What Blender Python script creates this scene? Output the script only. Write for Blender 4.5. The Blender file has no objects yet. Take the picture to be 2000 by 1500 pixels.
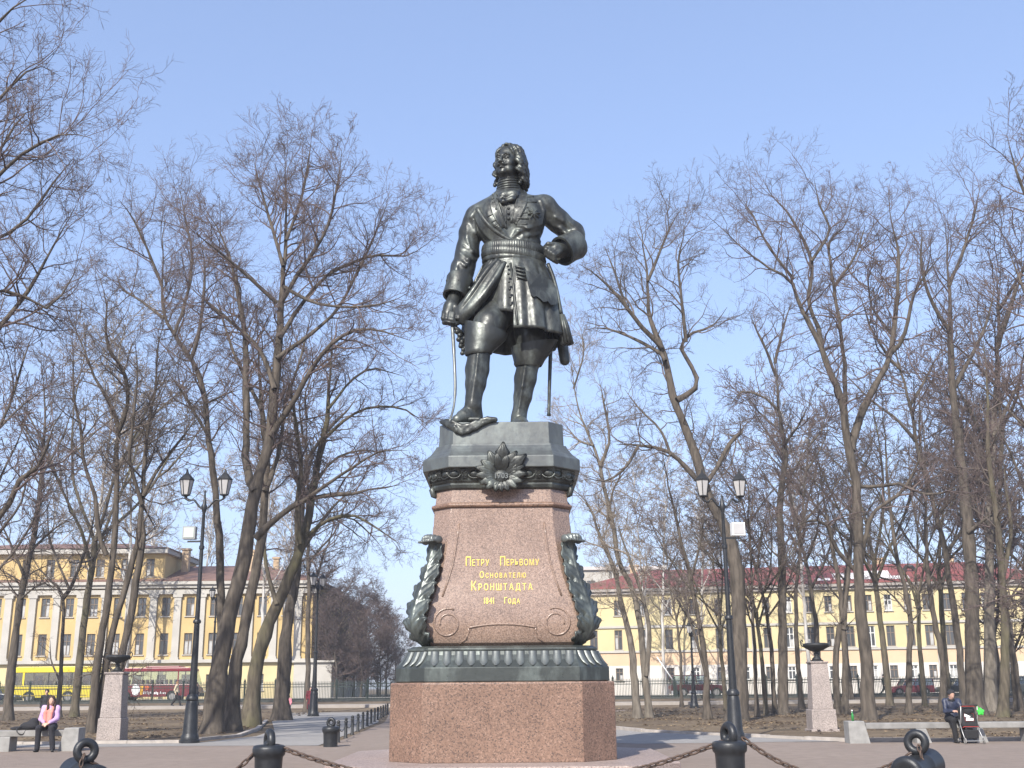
import bpy, math, random
import numpy as np
from mathutils import Vector, Matrix

# ------------------------------------------------------------------ camera, sky, sun, exposure
SC = bpy.context.scene
F_PX = 2200.0                      # focal length in pixels of a 2000 px wide frame
PITCH = math.atan(590.0 / F_PX)
ROLL = math.radians(0.5)
EYE = np.array((0.0, 0.0, 1.6))
_U = np.array((0.0, -math.sin(PITCH), math.cos(PITCH)))
_F = np.array((0.0, math.cos(PITCH), math.sin(PITCH)))
_X = np.array((1.0, 0.0, 0.0))
CUP = _U * math.cos(ROLL) + _X * math.sin(ROLL)
CRT = _X * math.cos(ROLL) - _U * math.sin(ROLL)
cam = bpy.data.cameras.new('camera')
cam.sensor_width = 36.0
cam.lens = F_PX * 36.0 / 2000.0
cam.clip_start = 0.1
cam.clip_end = 6000.0
camo = bpy.data.objects.new('camera', cam)
SC.collection.objects.link(camo)
camo.matrix_world = Matrix(((CRT[0], CUP[0], -_F[0], EYE[0]), (CRT[1], CUP[1], -_F[1], EYE[1]),
                            (CRT[2], CUP[2], -_F[2], EYE[2]), (0, 0, 0, 1)))
SC.camera = camo

SUN_EL = math.radians(37.0)
SUN_AZ = math.radians(180.0 + 20.0)          # clockwise from +Y: behind the camera, a little to its left
world = bpy.data.worlds.new('World')
SC.world = world
world.use_nodes = True
_n = world.node_tree.nodes
_bg = _n['Background']
_sky = _n.new('ShaderNodeTexSky')
_sky.sky_type = 'NISHITA'
_sky.sun_disc = False
_sky.sun_elevation = SUN_EL
_sky.sun_rotation = SUN_AZ
_sky.altitude = 0.0
_sky.air_density = 1.0
_sky.dust_density = 1.6
_sky.ozone_density = 6.0
# the camera's soft response to the bright sky: one even tone curve over the whole sky
_gm = _n.new('ShaderNodeGamma'); _gm.inputs[1].default_value = 0.6
_sc = _n.new('ShaderNodeVectorMath'); _sc.operation = 'MULTIPLY'; _sc.inputs[1].default_value = (1.88, 1.86, 2.10)
world.node_tree.links.new(_sky.outputs[0], _gm.inputs[0])
world.node_tree.links.new(_gm.outputs[0], _sc.inputs[0])
world.node_tree.links.new(_sc.outputs[0], _bg.inputs[0])
_bg.inputs[1].default_value = 0.12
sun = bpy.data.lights.new('sun', 'SUN')
sun.energy = 4.0
sun.angle = math.radians(0.53)
sun.color = (1.0, 0.945, 0.86)
suno = bpy.data.objects.new('sun', sun)
SC.collection.objects.link(suno)
_sd = Vector((math.cos(SUN_EL) * math.sin(SUN_AZ), math.cos(SUN_EL) * math.cos(SUN_AZ), math.sin(SUN_EL)))
suno.rotation_euler = _sd.to_track_quat('Z', 'Y').to_euler()
suno.location = (-20, -40, 60)
SC.view_settings.view_transform = 'Standard'
SC.view_settings.look = 'None'
SC.view_settings.gamma = 1.0
SC.view_settings.use_curve_mapping = False
SC.view_settings.exposure = 0.88
SC.render.film_transparent = False
try:
    SC.cycles.use_denoising = True
    SC.cycles.max_bounces = 6
    SC.cycles.transparent_max_bounces = 8
except Exception:
    pass

# ------------------------------------------------------------------ pixel -> world helpers (measuring aid, 2000 x 1500 frame)
def ray(px, py):
    d = _F + CRT * ((px - 1000.0) / F_PX) + CUP * ((750.0 - py) / F_PX)
    return d
def P(px, py, Y):
    d = ray(px, py)
    return EYE + d * (Y / d[1])
def G(px, py, z=0.0):
    d = ray(px, py)
    t = (z - EYE[2]) / d[2]
    return EYE + d * t
def ppm(Y, z=1.6):                  # pixels per metre at that depth
    return F_PX / (Y * math.cos(PITCH) + (z - 1.6) * math.sin(PITCH))
def gz(Y):                          # the lawn rises to the street by half a metre
    t = min(1.0, max(0.0, (Y - 82.0) / 12.0))
    return 0.5 * t * t * (3 - 2 * t)

# ------------------------------------------------------------------ mesh helpers
COL = SC.collection
def link(o):
    COL.objects.link(o)
    return o
def tag(o, label=None, cat=None, group=None, kind=None):
    if label: o['label'] = label
    if cat: o['category'] = cat
    if group: o['group'] = group
    if kind: o['kind'] = kind
    return o
def empty(name, loc, label=None, cat=None, group=None, rz=0.0):
    o = bpy.data.objects.new(name, None)
    o.empty_display_size = 0.2
    o.location = Vector(loc)
    o.rotation_euler = (0, 0, rz)
    link(o)
    return tag(o, label, cat, group)
def mesh_obj(name, verts, faces, mat=None, parent=None, smooth=False, world=False, origin=None):
    verts = np.asarray(verts, dtype=np.float64).reshape(-1, 3)
    if world and parent is not None:
        q = parent
        off = np.zeros(3)
        while q is not None:
            off += np.array(q.location); q = q.parent
        verts = verts - off
    loc = None
    if origin is not None:
        verts = verts - np.asarray(origin); loc = origin
    me = bpy.data.meshes.new(name)
    if isinstance(faces, np.ndarray):
        nf, k = faces.shape
        me.vertices.add(len(verts)); me.vertices.foreach_set('co', verts.astype(np.float32).ravel())
        me.loops.add(nf * k); me.loops.foreach_set('vertex_index', faces.astype(np.int32).ravel())
        me.polygons.add(nf)
        me.polygons.foreach_set('loop_start', np.arange(0, nf * k, k, dtype=np.int32))
        me.update(calc_edges=True)
    else:
        me.from_pydata([tuple(v) for v in verts], [], [tuple(f) for f in faces])
    if smooth:
        me.polygons.foreach_set('use_smooth', np.ones(len(me.polygons), dtype=bool))
    me.validate()
    if mat: me.materials.append(mat)
    o = bpy.data.objects.new(name, me)
    link(o)
    if parent is not None: o.parent = parent
    if loc is not None: o.location = Vector(loc)
    return o
def copy_tree(o, parent=None):
    c = o.copy(); link(c); c.parent = parent
    for ch in list(o.children): copy_tree(ch, c)
    return c
def sharpen(o, ang=40):
    """smooth faces with hard edges past an angle"""
    me = o.data
    me.polygons.foreach_set('use_smooth', np.ones(len(me.polygons), dtype=bool))
    try:
        me.set_sharp_from_angle(angle=math.radians(ang))
    except Exception:
        pass
    return o
def bevel(o, w=0.01, seg=2, ang=35):
    m = o.modifiers.new('bevel', 'BEVEL'); m.width = w; m.segments = seg
    m.limit_method = 'ANGLE'; m.angle_limit = math.radians(ang)
    return o

def catmull(pts, n):
    pts = np.asarray(pts, float)
    if len(pts) < 3:
        t = np.linspace(0, 1, n)[:, None]
        return pts[0]*(1-t)+pts[-1]*t
    e = np.vstack([2*pts[0]-pts[1], pts, 2*pts[-1]-pts[-2]])
    seg = np.linalg.norm(np.diff(pts, axis=0), axis=1); cum = np.concatenate([[0], np.cumsum(seg)])
    out = []
    for u in np.linspace(0, cum[-1], n):
        i = min(len(seg)-1, int(np.searchsorted(cum, u, side='right')-1)); i = max(i, 0)
        t = (u-cum[i])/(seg[i]+1e-9)
        p0, p1, p2, p3 = e[i], e[i+1], e[i+2], e[i+3]
        out.append(0.5*((2*p1)+(-p0+p2)*t+(2*p0-5*p1+4*p2-p3)*t*t+(-p0+3*p1-3*p2+p3)*t**3))
    return np.array(out)

class MB:
    def __init__(s): s.v = []; s.f = []
    def add(s, v, f):
        b = len(s.v)
        s.v.extend([tuple(map(float, p)) for p in v]); s.f.extend([tuple(i + b for i in q) for q in f]); return s
    def box(s, x0, x1, y0, y1, z0, z1):
        return s.add([(x0,y0,z0),(x1,y0,z0),(x1,y1,z0),(x0,y1,z0),(x0,y0,z1),(x1,y0,z1),(x1,y1,z1),(x0,y1,z1)],
                     [(0,3,2,1),(4,5,6,7),(0,1,5,4),(1,2,6,5),(2,3,7,6),(3,0,4,7)])
    def hexa(s, p):   # 8 points: bottom ring then top ring, both counter-clockwise
        return s.add(p, [(0,3,2,1),(4,5,6,7),(0,1,5,4),(1,2,6,5),(2,3,7,6),(3,0,4,7)])
    def lathe(s, prof, n=24, c=(0,0,0), cap=True, a0=0.0):
        v = []; f = []; m = len(prof)
        for r, z in prof:
            for k in range(n):
                a = a0 + 2*math.pi*k/n
                v.append((c[0]+r*math.cos(a), c[1]+r*math.sin(a), c[2]+z))
        for i in range(m-1):
            for k in range(n):
                k2 = (k+1) % n
                f.append((i*n+k, i*n+k2, (i+1)*n+k2, (i+1)*n+k))
        if cap:
            f.append(tuple(range(n-1, -1, -1))); f.append(tuple((m-1)*n+k for k in range(n)))
        return s.add(v, f)
    def rings(s, rings, closed=True, cap=True):
        n = len(rings[0]); v = [p for r in rings for p in r]; f = []
        for i in range(len(rings)-1):
            for k in range(n if closed else n-1):
                k2 = (k+1) % n
                f.append((i*n+k, i*n+k2, (i+1)*n+k2, (i+1)*n+k))
        if cap:
            f.append(tuple(range(n-1, -1, -1))); f.append(tuple((len(rings)-1)*n+k for k in range(n)))
        return s.add(v, f)
    def tube(s, pts, rad, n=8, cap=True, flat=1.0):
        pts = [np.asarray(p, float) for p in pts]; m = len(pts)
        if not hasattr(rad, '__len__'): rad = [rad]*m
        rings = []; prev = None
        for i in range(m):
            t = pts[min(i+1, m-1)] - pts[max(i-1, 0)]
            t = t/(np.linalg.norm(t)+1e-9)
            if prev is None:
                a = np.array((0,0,1.0)) if abs(t[2]) < 0.9 else np.array((0,1.0,0))
                u = np.cross(t, a)
            else:
                u = prev - t*np.dot(prev, t)
            u /= np.linalg.norm(u)+1e-9
            w = np.cross(t, u); prev = u
            rings.append([tuple(pts[i] + rad[i]*(u*math.cos(2*math.pi*k/n) + flat*w*math.sin(2*math.pi*k/n))) for k in range(n)])
        return s.rings(rings, True, cap)
    def torus(s, c, R, r, nrm=(0,0,1), n=20, m=8, sx=1.0, sy=1.0, xdir=None):
        nrm = np.asarray(nrm, float); nrm /= np.linalg.norm(nrm)
        if xdir is None: xdir = (1,0,0) if abs(nrm[0]) < .8 else (0,1,0)
        u = np.asarray(xdir, float); u = u - nrm*np.dot(u, nrm); u /= np.linalg.norm(u); w = np.cross(nrm, u)
        c = np.asarray(c, float); v = []; f = []
        for i in range(n):
            a = 2*math.pi*i/n; d = u*math.cos(a)*sx + w*math.sin(a)*sy
            dn = d/np.linalg.norm(d)
            for k in range(m):
                b = 2*math.pi*k/m
                v.append(c + d*R + dn*r*math.cos(b) + nrm*r*math.sin(b))
        for i in range(n):
            for k in range(m):
                i2 = (i+1) % n; k2 = (k+1) % m
                f.append((i*m+k, i2*m+k, i2*m+k2, i*m+k2))
        return s.add(v, f)
    def ball(s, c, r, n=12, m=8):
        rr = r if hasattr(r, '__len__') else (r, r, r)
        prof = []
        v = []; f = []
        for i in range(1, m):
            t = math.pi*i/m
            for k in range(n):
                a = 2*math.pi*k/n
                v.append((c[0]+rr[0]*math.sin(t)*math.cos(a), c[1]+rr[1]*math.sin(t)*math.sin(a), c[2]-rr[2]*math.cos(t)))
        for i in range(m-2):
            for k in range(n):
                k2 = (k+1) % n
                f.append((i*n+k, i*n+k2, (i+1)*n+k2, (i+1)*n+k))
        b = len(v); v.append((c[0],c[1],c[2]-rr[2])); v.append((c[0],c[1],c[2]+rr[2]))
        for k in range(n):
            k2 = (k+1) % n
            f.append((b, k2, k)); f.append((b+1, (m-2)*n+k, (m-2)*n+k2))
        return s.add(v, f)
    def prism(s, poly, y0, y1):    # polygon in xz, extruded along y
        n = len(poly)
        v = [(x, y0, z) for x, z in poly] + [(x, y1, z) for x, z in poly]
        f = [tuple(range(n)), tuple(range(2*n-1, n-1, -1))]
        for k in range(n):
            k2 = (k+1) % n
            f.append((k, k+n, k2+n, k2))
        return s.add(v, f)
    def xf(s, M):
        s.v = [tuple(M @ Vector(p)) for p in s.v]; return s
    def build(s, name, mat=None, parent=None, smooth=False, world=False, origin=None, sharp=None):
        o = mesh_obj(name, s.v, s.f, mat, parent, smooth, world, origin)
        if sharp: sharpen(o, sharp)
        return o

# ------------------------------------------------------------------ materials
MATS = {}
def node_mat(name):
    m = bpy.data.materials.new(name); m.use_nodes = True
    nt = m.node_tree
    return m, nt, nt.nodes['Principled BSDF']
def mat(name, col, rough=0.7, metal=0.0, var=0.0, scale=6.0, bump=0.0, bscale=40.0, col2=None, spec=0.5, detail=4.0, coord='Object'):
    """plain colour broken up by object-space noise, optional fine bump"""
    m, nt, b = node_mat(name)
    N = nt.nodes; L = nt.links
    b.inputs['Roughness'].default_value = rough
    b.inputs['Metallic'].default_value = metal
    b.inputs['Specular IOR Level'].default_value = spec
    tc = N.new('ShaderNodeTexCoord')
    if var or col2:
        nz = N.new('ShaderNodeTexNoise'); nz.inputs['Scale'].default_value = scale; nz.inputs['Detail'].default_value = detail
        L.new(tc.outputs[coord], nz.inputs['Vector'])
        rp = N.new('ShaderNodeValToRGB')
        rp.color_ramp.elements[0].position = 0.3; rp.color_ramp.elements[1].position = 0.7
        c2 = col2 if col2 else tuple(c*(1-var) for c in col)
        rp.color_ramp.elements[0].color = (*c2, 1); rp.color_ramp.elements[1].color = (*[min(1, c*(1+var*0.5)) for c in col], 1)
        L.new(nz.outputs[0], rp.inputs[0]); L.new(rp.outputs[0], b.inputs['Base Color'])
    else:
        b.inputs['Base Color'].default_value = (*col, 1)
    if bump:
        n2 = N.new('ShaderNodeTexNoise'); n2.inputs['Scale'].default_value = bscale; n2.inputs['Detail'].default_value = 5
        L.new(tc.outputs[coord], n2.inputs['Vector'])
        bp = N.new('ShaderNodeBump'); bp.inputs['Strength'].default_value = bump; bp.inputs['Distance'].default_value = 0.02
        L.new(n2.outputs[0], bp.inputs['Height']); L.new(bp.outputs[0], b.inputs['Normal'])
    MATS[name] = m
    return m
def glass_mat(name, tint=(0.08, 0.09, 0.1), rough=0.05):
    m, nt, b = node_mat(name)
    b.inputs['Base Color'].default_value = (*tint, 1); b.inputs['Roughness'].default_value = rough
    b.inputs['Specular IOR Level'].default_value = 0.8
    MATS[name] = m
    return m

# ------------------------------------------------------------------ implicit-surface sculpting (numpy surface nets)
class Sculpt:
    def __init__(s, lo, hi, h):
        s.lo = np.asarray(lo, float); s.h = h
        s.n = np.maximum(4, np.ceil((np.asarray(hi, float)-s.lo)/h).astype(int)+1)
        s.d = np.full(s.n, 0.5, np.float32)
        s.ax = [(s.lo[i] + h*np.arange(s.n[i])).astype(np.float32) for i in range(3)]
    def _sub(s, lo, hi):
        a = np.clip(np.floor((np.asarray(lo)-s.lo)/s.h).astype(int), 0, s.n-1)
        b = np.clip(np.ceil((np.asarray(hi)-s.lo)/s.h).astype(int)+1, 0, s.n)
        sl = tuple(slice(a[i], b[i]) for i in range(3))
        g = [s.ax[0][sl[0]][:, None, None], s.ax[1][sl[1]][None, :, None], s.ax[2][sl[2]][None, None, :]]
        return sl, g
    def _put(s, sl, d, k, sub=False):
        if d.size == 0: return
        a = s.d[sl]
        if sub: d = -d
        if k > 0:
            hh = np.maximum(k-np.abs(a-d), 0)/k
            s.d[sl] = (np.maximum(a, d)+hh*hh*k*0.25) if sub else (np.minimum(a, d)-hh*hh*k*0.25)
        else:
            s.d[sl] = np.maximum(a, d) if sub else np.minimum(a, d)
    def cone(s, a, b, ra, rb, k=0.05, sub=False, fy=1.0):
        """capsule with two radii; fy < 1 flattens it front to back"""
        a = np.asarray(a, np.float32); b = np.asarray(b, np.float32); m = max(ra, rb)+k+2*s.h
        sl, g = s._sub(np.minimum(a, b)-m, np.maximum(a, b)+m)
        ba = b-a; bb = float(np.dot(ba, ba))+1e-9
        x, y, z = g[0]-a[0], g[1]-a[1], g[2]-a[2]
        t = np.clip((x*ba[0]+y*ba[1]+z*ba[2])/bb, 0, 1)
        dx, dy, dz = x-ba[0]*t, (y-ba[1]*t)/fy, z-ba[2]*t
        s._put(sl, np.sqrt(dx*dx+dy*dy+dz*dz)-(ra+(rb-ra)*t), k, sub); return s
    def path(s, pts, rads, k=0.04, sub=False, fy=1.0):
        if not hasattr(rads, '__len__'): rads = [rads]*len(pts)
        for i in range(len(pts)-1): s.cone(pts[i], pts[i+1], rads[i], rads[i+1], k, sub, fy)
        return s
    def ell(s, c, r, k=0.05, R=None, sub=False):
        c = np.asarray(c, np.float32); r = np.asarray(r, np.float32); m = float(max(r))+k+2*s.h
        sl, g = s._sub(c-m, c+m)
        x, y, z = g[0]-c[0], g[1]-c[1], g[2]-c[2]
        if R is not None:
            R = np.asarray(R, np.float32)
            x, y, z = (R[0][0]*x+R[1][0]*y+R[2][0]*z, R[0][1]*x+R[1][1]*y+R[2][1]*z, R[0][2]*x+R[1][2]*y+R[2][2]*z)
        q = np.sqrt((x/r[0])**2+(y/r[1])**2+(z/r[2])**2)
        q2 = np.sqrt((x/r[0]**2)**2+(y/r[1]**2)**2+(z/r[2]**2)**2)+1e-6
        s._put(sl, q*(q-1)/q2, k, sub); return s
    def box(s, c, hs, rnd=0.02, k=0.03, R=None, sub=False):
        c = np.asarray(c, np.float32); m = float(np.linalg.norm(hs))+k+2*s.h
        sl, g = s._sub(c-m, c+m)
        x, y, z = g[0]-c[0], g[1]-c[1], g[2]-c[2]
        if R is not None:
            R = np.asarray(R, np.float32)
            x, y, z = (R[0][0]*x+R[1][0]*y+R[2][0]*z, R[0][1]*x+R[1][1]*y+R[2][1]*z, R[0][2]*x+R[1][2]*y+R[2][2]*z)
        x, y, z = np.abs(x)-hs[0]+rnd, np.abs(y)-hs[1]+rnd, np.abs(z)-hs[2]+rnd
        d = np.sqrt(np.maximum(x, 0)**2+np.maximum(y, 0)**2+np.maximum(z, 0)**2)+np.minimum(np.maximum(x, np.maximum(y, z)), 0)-rnd
        s._put(sl, d, k, sub); return s
    def warp(s, lo, hi, fn):
        sl, g = s._sub(lo, hi)
        s.d[sl] += fn(*g).astype(np.float32); return s
    def mesh(s):
        d = s.d
        neg = d < 0
        nx, ny, nz = d.shape
        c = np.zeros((nx-1, ny-1, nz-1), np.int8)
        for i in (0, 1):
            for j in (0, 1):
                for k in (0, 1):
                    c += neg[i:nx-1+i, j:ny-1+j, k:nz-1+k]
        cells = np.argwhere((c > 0) & (c < 8))
        if len(cells) == 0: return np.zeros((0, 3)), np.zeros((0, 4), int)
        ids = np.full((nx-1, ny-1, nz-1), -1, np.int32)
        ids[cells[:, 0], cells[:, 1], cells[:, 2]] = np.arange(len(cells))
        acc = np.zeros((len(cells), 3)); cnt = np.zeros(len(cells))
        corners = [(i, j, k) for i in (0, 1) for j in (0, 1) for k in (0, 1)]
        vals = {q: d[cells[:, 0]+q[0], cells[:, 1]+q[1], cells[:, 2]+q[2]].astype(np.float64) for q in corners}
        for q in corners:
            for axis in range(3):
                if q[axis]: continue
                q2 = list(q); q2[axis] = 1; q2 = tuple(q2)
                a, b = vals[q], vals[q2]
                m = (a < 0) != (b < 0)
                t = np.where(m, a/(a-b+1e-20), 0)
                p = np.tile(np.array(q, float), (len(cells), 1)); p[:, axis] += t
                acc[m] += p[m]; cnt[m] += 1
        V = s.lo + s.h*(cells + acc/np.maximum(cnt, 1)[:, None])
        Fs = []
        for axis in range(3):
            o1, o2 = [(1, 2), (2, 0), (0, 1)][axis]
            sl0 = [slice(None)]*3; sl1 = [slice(None)]*3
            sl0[axis] = slice(0, -1); sl1[axis] = slice(1, None)
            a = neg[tuple(sl0)]; b = neg[tuple(sl1)]
            e = np.argwhere(a != b)
            ok = (e[:, o1] > 0) & (e[:, o2] > 0) & (e[:, o1] < d.shape[o1]-1) & (e[:, o2] < d.shape[o2]-1)
            e = e[ok]
            flip = a[e[:, 0], e[:, 1], e[:, 2]]
            def cid(s1, s2):
                q = e.copy(); q[:, o1] -= s1; q[:, o2] -= s2
                return ids[q[:, 0], q[:, 1], q[:, 2]]
            quad = np.stack([cid(1, 1), cid(0, 1), cid(0, 0), cid(1, 0)], 1)
            quad[~flip] = quad[~flip][:, ::-1]
            Fs.append(quad)
        return V, np.concatenate(Fs)
    def build(s, name, mat, parent=None, world=True, smooth_it=1):
        V, Fq = s.mesh()
        for _ in range(smooth_it):      # light relaxing of grid steps
            acc = np.zeros_like(V); cnt = np.zeros(len(V))
            for i in range(4):
                a, b = Fq[:, i], Fq[:, (i+1) % 4]
                np.add.at(acc, a, V[b]); np.add.at(cnt, a, 1)
                np.add.at(acc, b, V[a]); np.add.at(cnt, b, 1)
            V = 0.5*V + 0.5*acc/np.maximum(cnt, 1)[:, None]
        return mesh_obj(name, V, Fq, mat, parent, True, world)

def rotm(rx=0, ry=0, rz=0):
    M = Matrix.Rotation(math.radians(rz), 3, 'Z') @ Matrix.Rotation(math.radians(ry), 3, 'Y') @ Matrix.Rotation(math.radians(rx), 3, 'X')
    return np.array(M)

# ------------------------------------------------------------------ the materials of the place
def granite(name, base, dark, light, rough, scale=34.0, bump=0.0, vein=0.25):
    m, nt, b = node_mat(name); N = nt.nodes; L = nt.links
    tc = N.new('ShaderNodeTexCoord')
    vo = N.new('ShaderNodeTexVoronoi'); vo.inputs['Scale'].default_value = scale
    L.new(tc.outputs['Object'], vo.inputs['Vector'])
    sep = N.new('ShaderNodeSeparateColor'); L.new(vo.outputs['Color'], sep.inputs[0])
    rp = N.new('ShaderNodeValToRGB'); cr = rp.color_ramp
    cr.elements[0].position = 0.0; cr.elements[0].color = (*dark, 1)
    cr.elements[1].position = 1.0; cr.elements[1].color = (*light, 1)
    e = cr.elements.new(0.2); e.color = (*[0.5*(d+c) for d, c in zip(dark, base)], 1)
    e = cr.elements.new(0.36); e.color = (*base, 1)
    e = cr.elements.new(0.8); e.color = (*[c*1.08 for c in base], 1)
    L.new(sep.outputs[0], rp.inputs[0])
    nz = N.new('ShaderNodeTexNoise'); nz.inputs['Scale'].default_value = 1.7; nz.inputs['Detail'].default_value = 6
    L.new(tc.outputs['Object'], nz.inputs['Vector'])
    mp = N.new('ShaderNodeMapRange'); mp.inputs[1].default_value = 0.3; mp.inputs[2].default_value = 0.7
    mp.inputs[3].default_value = 1-vein; mp.inputs[4].default_value = 1+vein*0.6
    L.new(nz.outputs[0], mp.inputs[0])
    n3 = N.new('ShaderNodeTexNoise'); n3.inputs['Scale'].default_value = scale*0.45; n3.inputs['Detail'].default_value = 3
    L.new(tc.outputs['Object'], n3.inputs['Vector'])
    m3 = N.new('ShaderNodeMapRange'); m3.inputs[1].default_value = 0.3; m3.inputs[2].default_value = 0.7
    m3.inputs[3].default_value = 0.78; m3.inputs[4].default_value = 1.18
    L.new(n3.outputs[0], m3.inputs[0])
    mu0 = N.new('ShaderNodeMath'); mu0.operation = 'MULTIPLY'; L.new(mp.outputs[0], mu0.inputs[0]); L.new(m3.outputs[0], mu0.inputs[1])
    mu = N.new('ShaderNodeVectorMath'); mu.operation = 'SCALE'
    L.new(rp.outputs[0], mu.inputs[0]); L.new(mu0.outputs[0], mu.inputs['Scale'])
    L.new(mu.outputs[0], b.inputs['Base Color'])
    rr = N.new('ShaderNodeMapRange'); rr.inputs[3].default_value = rough*0.8; rr.inputs[4].default_value = min(1, rough*1.3)
    L.new(nz.outputs[0], rr.inputs[0]); L.new(rr.outputs[0], b.inputs['Roughness'])
    if bump:
        bp = N.new('ShaderNodeBump'); bp.inputs['Strength'].default_value = bump; bp.inputs['Distance'].default_value = 0.01
        L.new(n3.outputs[0], bp.inputs['Height']); L.new(bp.outputs[0], b.inputs['Normal'])
    MATS[name] = m
    return m
def bronze(name, dark, green, rough, metal, amount=0.5, bump=0.25):
    m, nt, b = node_mat(name); N = nt.nodes; L = nt.links
    tc = N.new('ShaderNodeTexCoord')
    mpn = N.new('ShaderNodeMapping'); mpn.inputs['Scale'].default_value = (1, 1, 0.45)
    L.new(tc.outputs['Object'], mpn.inputs[0])
    n1 = N.new('ShaderNodeTexNoise'); n1.inputs['Scale'].default_value = 2.6; n1.inputs['Detail'].default_value = 9; n1.inputs['Roughness'].default_value = 0.65
    L.new(mpn.outputs[0], n1.inputs['Vector'])
    rp = N.new('ShaderNodeValToRGB'); cr = rp.color_ramp
    cr.elements[0].position = 0.62-0.3*amount; cr.elements[0].color = (*dark, 1)
    cr.elements[1].position = 0.86-0.3*amount; cr.elements[1].color = (*green, 1)
    L.new(n1.outputs[0], rp.inputs[0]); L.new(rp.outputs[0], b.inputs['Base Color'])
    n2 = N.new('ShaderNodeTexNoise'); n2.inputs['Scale'].default_value = 9.0; n2.inputs['Detail'].default_value = 6
    L.new(tc.outputs['Object'], n2.inputs['Vector'])
    rr = N.new('ShaderNodeMapRange'); rr.inputs[1].default_value = 0.3; rr.inputs[2].default_value = 0.7
    rr.inputs[3].default_value = rough*0.75; rr.inputs[4].default_value = rough*1.3
    L.new(n2.outputs[0], rr.inputs[0]); L.new(rr.outputs[0], b.inputs['Roughness'])
    b.inputs['Metallic'].default_value = metal
    bp = N.new('ShaderNodeBump'); bp.inputs['Strength'].default_value = bump; bp.inputs['Distance'].default_value = 0.02
    L.new(n2.outputs[0], bp.inputs['Height']); L.new(bp.outputs[0], b.inputs['Normal'])
    MATS[name] = m
    return m
def ground_mat(name, cols, scales, rough=0.95, bump=0.4, bscale=18.0, fleck=None):
    """layered noise between three soil colours, with optional flecks of litter"""
    m, nt, b = node_mat(name); N = nt.nodes; L = nt.links
    tc = N.new('ShaderNodeTexCoord')
    def noise(sc, det=6):
        n = N.new('ShaderNodeTexNoise'); n.inputs['Scale'].default_value = sc; n.inputs['Detail'].default_value = det
        L.new(tc.outputs['Object'], n.inputs['Vector']); return n
    a = noise(scales[0]); c = noise(scales[1])
    def ramp(src, lo, hi):
        mr = N.new('ShaderNodeMapRange'); mr.inputs[1].default_value = lo; mr.inputs[2].default_value = hi
        L.new(src.outputs[0], mr.inputs[0]); return mr
    ra = ramp(a, 0.38, 0.62); rc = ramp(c, 0.35, 0.65)
    m1 = N.new('ShaderNodeMix'); m1.data_type = 'RGBA'
    m1.inputs[6].default_value = (*cols[0], 1); m1.inputs[7].default_value = (*cols[1], 1)
    L.new(ra.outputs[0], m1.inputs[0])
    m2 = N.new('ShaderNodeMix'); m2.data_type = 'RGBA'
    L.new(m1.outputs[2], m2.inputs[6]); m2.inputs[7].default_value = (*cols[2], 1)
    sc = N.new('ShaderNodeMath'); sc.operation = 'MULTIPLY'; sc.inputs[1].default_value = 0.55
    L.new(rc.outputs[0], sc.inputs[0]); L.new(sc.outputs[0], m2.inputs[0])
    out = m2
    if fleck:
        vo = N.new('ShaderNodeTexVoronoi'); vo.inputs['Scale'].default_value = fleck[1]
        L.new(tc.outputs['Object'], vo.inputs['Vector'])
        mr = N.new('ShaderNodeMapRange'); mr.inputs[1].default_value = fleck[2]; mr.inputs[2].default_value = fleck[2]*0.6
        L.new(vo.outputs['Distance'], mr.inputs[0])
        m3 = N.new('ShaderNodeMix'); m3.data_type = 'RGBA'
        L.new(mr.outputs[0], m3.inputs[0]); L.new(m2.outputs[2], m3.inputs[6]); m3.inputs[7].default_value = (*fleck[0], 1)
        out = m3
    L.new(out.outputs[2], b.inputs['Base Color'])
    b.inputs['Roughness'].default_value = rough
    b.inputs['Specular IOR Level'].default_value = 0.2
    nb = noise(bscale, 8)
    bp = N.new('ShaderNodeBump'); bp.inputs['Strength'].default_value = bump; bp.inputs['Distance'].default_value = 0.05
    L.new(nb.outputs[0], bp.inputs['Height']); L.new(bp.outputs[0], b.inputs['Normal'])
    MATS[name] = m
    return m

M_BRONZE = bronze('bronze_dark', (0.038, 0.041, 0.039), (0.145, 0.162, 0.146), 0.41, 0.45, 0.5, 0.4)
M_BRONZE_PLINTH = bronze('bronze_plinth', (0.10, 0.108, 0.106), (0.16, 0.178, 0.168), 0.42, 0.45, 0.6, 0.12)
M_BRONZE_BASE = bronze('bronze_base', (0.058, 0.066, 0.062), (0.145, 0.168, 0.154), 0.36, 0.45, 0.45, 0.15)
M_GRANITE = granite('red_granite_polished', (0.250, 0.174, 0.132), (0.125, 0.09, 0.074), (0.325, 0.245, 0.20), 0.24, 66.0, 0.0, 0.12)
M_GRANITE_R = granite('red_granite_base', (0.195, 0.118, 0.082), (0.07, 0.046, 0.036), (0.275, 0.18, 0.13), 0.42, 48.0, 0.08, 0.14)
M_GRANITE_PALE = granite('pale_granite', (0.31, 0.262, 0.235), (0.16, 0.135, 0.125), (0.40, 0.345, 0.315), 0.6, 60.0, 0.1, 0.12)
M_GRANITE_STEP = granite('step_granite', (0.31, 0.24, 0.205), (0.16, 0.12, 0.11), (0.38, 0.31, 0.275), 0.6, 50.0, 0.1, 0.12)
M_CONCRETE = mat('bench_concrete', (0.27, 0.265, 0.252), 0.85, var=0.22, scale=5, bump=0.25, bscale=60)
M_BENCHTOP = mat('bench_plank_stone', (0.25, 0.243, 0.23), 0.85, var=0.3, scale=3, bump=0.3, bscale=30)
M_IRON = mat('black_iron', (0.022, 0.024, 0.027), 0.42, 0.2, var=0.3, scale=9, bump=0.15, bscale=60)
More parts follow.
